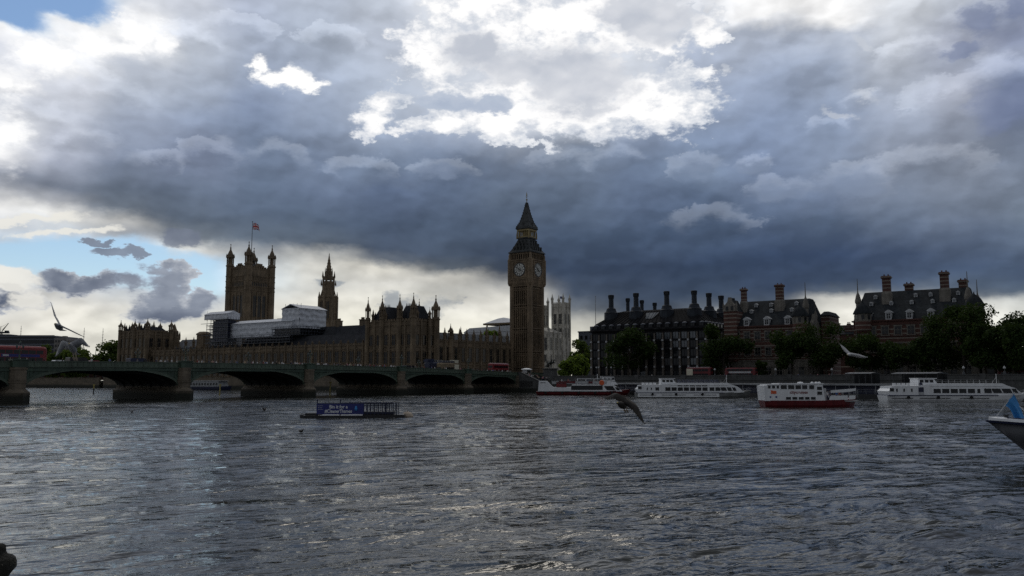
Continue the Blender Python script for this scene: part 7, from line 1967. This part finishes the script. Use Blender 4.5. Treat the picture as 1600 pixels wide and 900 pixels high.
for px, y, col, van, rot, lab in ((92.5, -6.5, 'white_paint', False, 0, 'white car on the bridge right of the red bus, at the left'), (123, -7, 'black_paint', True, 0, 'dark van on the bridge below the low flying gull'), (148, -6.5, 'red_paint', False, 0, 'small red car on the bridge left of the far pavilion'), (216, -6.5, 'navy_paint', True, 0, 'dark van on the bridge in front of the far left pavilion'), (545, -7, 'grey_paint', False, 0, 'grey car on the bridge left of the turreted pavilion'), (640, -7, 'black_paint', True, 0, 'black taxi like van on the bridge left of the two open top buses')):
    p, s2 = on_bridge(px, y); car(lab, p, BTH + pi + rot, col, van)
p, s2 = on_bridge(823, -2.2); s = thing('kiosk', 'small pale kiosk stall at the bridge end in front of the clock tower', 'kiosk', p, BTH)
mb = MB(); mb.box(-1.6, 1.6, -1, 1, 0, 2.3); mb.build('body', M['pale_grey'], s); mb = MB(); mb.rect([(-2, 2, -1.4, 1.4, 2.3), (-1.9, 1.9, -1.3, 1.3, 2.5), (-.6, .6, -.4, .4, 2.9)]); mb.build('awning', M['white_paint'], s)
mb = MB(); mb.box(-1.2, 1.2, .98, 1.02, 1.0, 2.0); mb.build('hatch', M['black_paint'], s)

# ------------------------------------------------------------------ people on the bridge, the steps and the pavements
rg = random.Random(21)
cols = ['black', 'white', 'navy', 'grey', 'white', 'blue', 'beige', 'black', 'white', 'pink', 'red', 'grey']
where = ['first arch from clock tower', 'second arch from clock tower', 'third arch from clock tower', 'arch below the square tower', 'leftmost whole arch', 'far left pier']
acts = {'stand': 'standing', 'walk': 'walking', 'turn': 'leaning'}
s = -1.0; spots = []
while s < 184:
    dens = .55 if 60 < s < 150 else (.8 if s < 12 else 1.5)
    if s > 150: dens = 2.6
    spots.append((s, rg.uniform(-3.6, -.75))); s += dens*rg.uniform(.4, 2.6)
spots = spots[:150]
seen = {}
edges_ = []; q_ = 0
for L in SPANS: edges_.append(q_ + L + PW/2); q_ += L + PW
for (s, y) in spots:
    k = next(i for i, e in enumerate(edges_) if s < e)
    col = rg.choice(cols); pose = rg.choice(['stand', 'walk', 'walk', 'turn']); legs = rg.choice(['navy', 'black', 'beige', 'blue'])
    f0 = (s - (edges_[k - 1] if k else 0))/(edges_[k] - (edges_[k - 1] if k else 0))
    part = 'right end' if f0 < .33 else ('middle' if f0 < .66 else 'left end')
    lab = 'person in %s %s on the bridge, %s of %s' % (col, acts[pose], part, where[k])
    p = bpt(s, y); p.z += .12
    person(lab, p, BTH + (rg.choice([pi/2, -pi/2]) if pose == 'walk' else rg.uniform(-.5, .5)), col, legs, pose, 'people on the bridge', rg.uniform(.96, 1.08))
for k in range(26):
    y = rg.uniform(.5, 11); x = rg.uniform(-7, -2.6); i = int((y - .3)/.72); z = max(ptop(0) - 1.2 - i*.20, LAND_Z - .6)
    p = A0 + BD*x + BN*y; col = rg.choice(cols)
    lab = 'person in %s on the stairs at the bridge end, %s' % (col, 'on the upper steps' if y < 4 else ('on the middle steps' if y < 8 else 'on the lowest steps'))
    person(lab, (p.x, p.y, z), rg.uniform(0, 6), col, rg.choice(['navy', 'black']), 'stand', 'people on the bridge stairs', 1.0)
for k in range(16):
    px = rg.uniform(875, 1330); p = emb_pt(px, rg.uniform(2, 6)); col = rg.choice(cols); p.z = LAND_Z
    lab = 'person in %s on the embankment pavement %s' % (col, 'by the sunlit tree' if px < 935 else ('in front of the office block' if px < 1120 else 'below the smaller brick building'))
    person(lab, p, rg.uniform(0, 6), col, 'navy', 'walk', 'people on the embankment', 1.05)

# ------------------------------------------------------------------ marker posts in the river
for px, pt, pb, lab in ((146.5, 602, 614.5, 'leaning channel marker post with a yellow top under the leftmost whole arch'), (343.5, 602, 617, 'yellow channel marker post under the arch below the square tower'), (515.5, 598, 618, 'tall yellow channel marker post under the middle arch of the bridge')):
    Yp = HC*FPX/ (pb - 594) if pb > 596 else 250; Yp = min(max(Yp, 230), 290); b = at(px, 600, Yp)
    t = thing('marker_post', lab, 'marker post', (b.x, Yp, 0)); h = zat(pt, Yp, px)
    mb = MB(); mb.tube((.0, 0, -2), (.1, 0, h*.62), .24, 8, .2); mb.build('pile', M['dark_metal'] if px < 300 else M['yellow_paint'], t)
    mb = MB(); mb.tube((.1, 0, h*.62), (.14, 0, h), .2, 8, .18); mb.box(-.25, .5, -.12, .12, h - .1, h + .28); mb.build('topmark', M['yellow_paint'], t)
# small quay boat and landing under the third arch
t = thing('river_boat', 'pale flat roofed boat beyond the bridge, seen under the arch below the square tower', 'boat', (at(325, 600, 420).x, 420, 0), R(-30))
mb = MB(); hull_mb(mb, 34, 6, 1.5, .2, .08, sheer=.4); mb.build('hull', M['navy_paint'], t)
mb = MB(); mb.prism_y([(-15, 1.5), (12, 1.5), (10.5, 4.2), (-15, 4.2)], -2.7, 2.7); mb.build('superstructure', M['grey_paint'], t)
for i in range(12): win_part(t, -14 + i*2.05, -12.4 + i*2.05, 2.1, 3.4, -2.71)
mb = MB(); mb.box(-15.5, 11.5, -2.9, 2.9, 4.2, 4.5); mb.build('roof', M['pale_grey'], t)

# ------------------------------------------------------------------ gulls
def gull(name, label, pts, body, tail, head, mats, chord=.16, rb=.07, legs=False, trailing=None):
    """pts: left tip, left wrist, shoulder, right wrist, right tip as 3D points"""
    t = thing('gull', label, 'gull', body, 0, 'gulls in flight')
    B = Vector(body); mb = MB()
    ax = (Vector(head) - Vector(tail)); Lb = ax.length; ax.normalize()
    prof = [(0, .12), (.12, .42), (.3, .85), (.5, 1.0), (.68, .85), (.80, .58), (.88, .52), (.95, .42), (1.0, .12)]
    mb.loft([ellr(Vector(tail) - B + ax*(Lb*f), ax, rb*r, 10) for f, r in prof], smooth=True)
    mb.build('body', M[mats[0]], t)
    mb = MB(); mb.tube(Vector(head) - B - ax*.01, Vector(head) - B + ax*.075 - Vector((0, 0, .012)), .018, 6, .004); mb.build('beak', M['yellow_paint'], t)
    tp = Vector(tail) - B; side = ax.cross(Vector((0, 0, 1))).normalized()
    mb = MB(); mb.loft([[tp + ax*.06 + side*.03, tp + ax*.06 - side*.03, tp + ax*.06 - side*.03 - Vector((0, 0, .012)), tp + ax*.06 + side*.03 - Vector((0, 0, .012))], [tp - ax*.09 + side*.085, tp - ax*.09 - side*.085, tp - ax*.09 - side*.085 - Vector((0, 0, .006)), tp - ax*.09 + side*.085 - Vector((0, 0, .006))]]); mb.build('tail', M[mats[0]], t)
    for sd, (w, tip) in ((0, (pts[1], pts[0])), (1, (pts[3], pts[4]))):
        S, Wp, T = Vector(pts[2]) - B, Vector(w) - B, Vector(tip) - B
        mb = MB(); rings = []
        for i in range(13):
            f = i/12
            p = S.lerp(Wp, f/.45) if f < .45 else Wp.lerp(T, (f - .45)/.55)
            c = chord*(1.15 - .2*f if f < .45 else 1.06*(1 - ((f - .45)/.55)**1.7*.93))
            th = .028*(1 - f) + .005
            tv = Vector(trailing).normalized() if trailing else -ax
            sp = (Wp - S if f < .45 else T - Wp).normalized(); tv = (tv - sp*tv.dot(sp)).normalized()
            lead = tv*(-c*.38); trail = tv*(c*.62); up = tv.cross(sp).normalized()
            mb.mat(0)
            rings.append([p + lead - up*th*.3, p + lead*.3 + up*th*.8, p + trail + up*.004, p + trail - up*.004, p + lead*.3 - up*th*.6])
        mb.mat(0); mb.loft(rings[:11], smooth=True); mb.mat(1); mb.loft(rings[10:], smooth=True)
        # notched trailing edge: separate flight feathers
        mb.mat(1 if len(mats) > 2 else 0)
        for i in range(4, 13):
            f = i/12; r = rings[i]; q = r[2]; c = chord*.42*(1 - f*.45); out = (T - Wp).normalized()
            tv = (r[2] - r[0]).normalized(); mb.add([q - tv*.03, q + tv*c*.55 + out*c*.55, q + out*.05 - tv*.03], [(0, 1, 2)])
        mb.build('wing', [M[mats[0]], M[mats[1]]], t)
    if legs:
        for sd in (-1, 1):
            mb = MB(); a = Vector((0, 0, -rb*.7)) - ax*.05 + side*.03*sd; b = a - ax*.10 - Vector((0, 0, .10)); mb.tube(a, b, .012, 5); mb.loft([[b + side*.03, b - side*.03, b - side*.03 - Vector((0, 0, .008)), b + side*.03 - Vector((0, 0, .008))], [b - ax*.07 + side*.02 - Vector((0, 0, .04)), b - ax*.07 - side*.02 - Vector((0, 0, .04)), b - ax*.075 - side*.02 - Vector((0, 0, .045)), b - ax*.075 + side*.02 - Vector((0, 0, .045))]]); mb.build('leg', M['buoy'], t)
    return t
P_ = lambda px, py, Y: tuple(at(px, py, Y))
gull('gull', 'white gull gliding with one wing raised steeply, over the left end of the bridge', [P_(80, 474, 21.3), P_(86, 494, 21.0), P_(94.5, 509, 20.6), P_(110, 516, 20.2), P_(131, 526, 19.6)], P_(92, 511, 20.6), P_(97.5, 515.5, 21.0), P_(86, 506, 20.35), ('gull_grey', 'black_paint'), .15, .075)
gull('gull', 'pale gull with arched wings low over the bridge beside the red bus', [P_(87, 556, 21.5), P_(99, 535, 21.0), P_(111, 540, 20.7), P_(127, 531, 20.6), P_(139, 541, 20.4)], P_(115, 545, 20.7), P_(119, 552, 20.95), P_(108, 537, 20.4), ('gull_grey', 'gull_white'), .17, .085, True, (-.1, .5, -.85))
gull('gull', 'dark brown gull with drooping wings just above the water in mid river', [P_(945, 622, 20.6), P_(962, 617, 20.2), P_(977, 625, 20.0), P_(993, 636, 19.7), P_(1006.5, 661, 19.4)], P_(974, 628, 20.0), P_(979, 637, 20.25), P_(965, 629, 19.75), ('gull_brown', 'gull_brown'), .145, .085, True, (-.55, .35, -.8))
gull('gull', 'white gull with outspread wings against the dark trees on the right', [P_(1313, 538, 34.4), P_(1321, 546, 34.2), P_(1328, 553, 34.0), P_(1340, 555, 33.8), P_(1354, 558, 33.5)], P_(1327.5, 553.5, 34.0), P_(1331, 553.5, 34.3), P_(1324, 554, 33.7), ('gull_white', 'gull_white'), .14, .07, False, (-.2, .7, -.6))
def floating(px, py, label, fl=False):
    p = boat_at(px, py); mb = MB(); mb.loft([ellr((x, 0, z), (1, 0, .1), r) for x, z, r in ((-.28, .16, .02), (-.18, .12, .08), (0, .09, .12), (.15, .10, .10), (.22, .18, .05), (.26, .26, .05), (.31, .28, .045), (.36, .26, .01))], smooth=True)
    t = thing('duck', label, 'water bird', (p.x, p.y, .03), RNG.uniform(0, 6)); mb.build('body', M['gull_brown'], t)
    if fl:
        mb = MB()
        for sd in (-1, 1): mb.loft([[(-.1, sd*.06, .16), (.12, sd*.06, .16), (.12, sd*.06, .18)], [(-.18, sd*.42, .48), (.08, sd*.42, .5), (.08, sd*.42, .51)], [(-.25, sd*.6, .42), (-.15, sd*.6, .44), (-.15, sd*.6, .445)]])
        mb.build('wing', M['gull_brown'], t)
floating(206, 645, 'small dark bird flapping on the water left of the litter barge', True)
floating(413, 642, 'small dark bird swimming on the water between the bridge piers and the barge', True)
floating(470, 676, 'tiny dark bird on the water below the left end of the barge')

# ------------------------------------------------------------------ the mossy mooring pile close by, bottom left
q = at(-3, 875, 5.2); k = 5.2/FPX
t = thing('mooring_pile', 'dark mossy rounded pile head close by in the bottom left corner', 'mooring pile', (q.x, 5.2, 0))
zz = lambda py: zat(py, 5.2, 0)
mb = MB(); pr = [(.115, -1.5), (.115, zz(960)), (13*k, zz(905)), (18*k, zz(897)), (24*k, zz(888)), (25.5*k, zz(880)), (24*k, zz(873)), (19*k, zz(869)), (11.5*k, zz(866)), (10*k, zz(862)), (10.5*k, zz(857)), (9*k, zz(852)), (5*k, zz(849.5)), (.5*k, zz(848.5))]
rgm = random.Random(4); mb.lathe(pr, 26, smooth=True); o = mb.build('pile', M['moss_stone'], t)
for v in o.data.vertices:
    f = 1 + .05*sin(v.co.x*90 + v.co.z*60) + .04*sin(v.co.y*120 - v.co.z*95); v.co.x *= f; v.co.y *= f
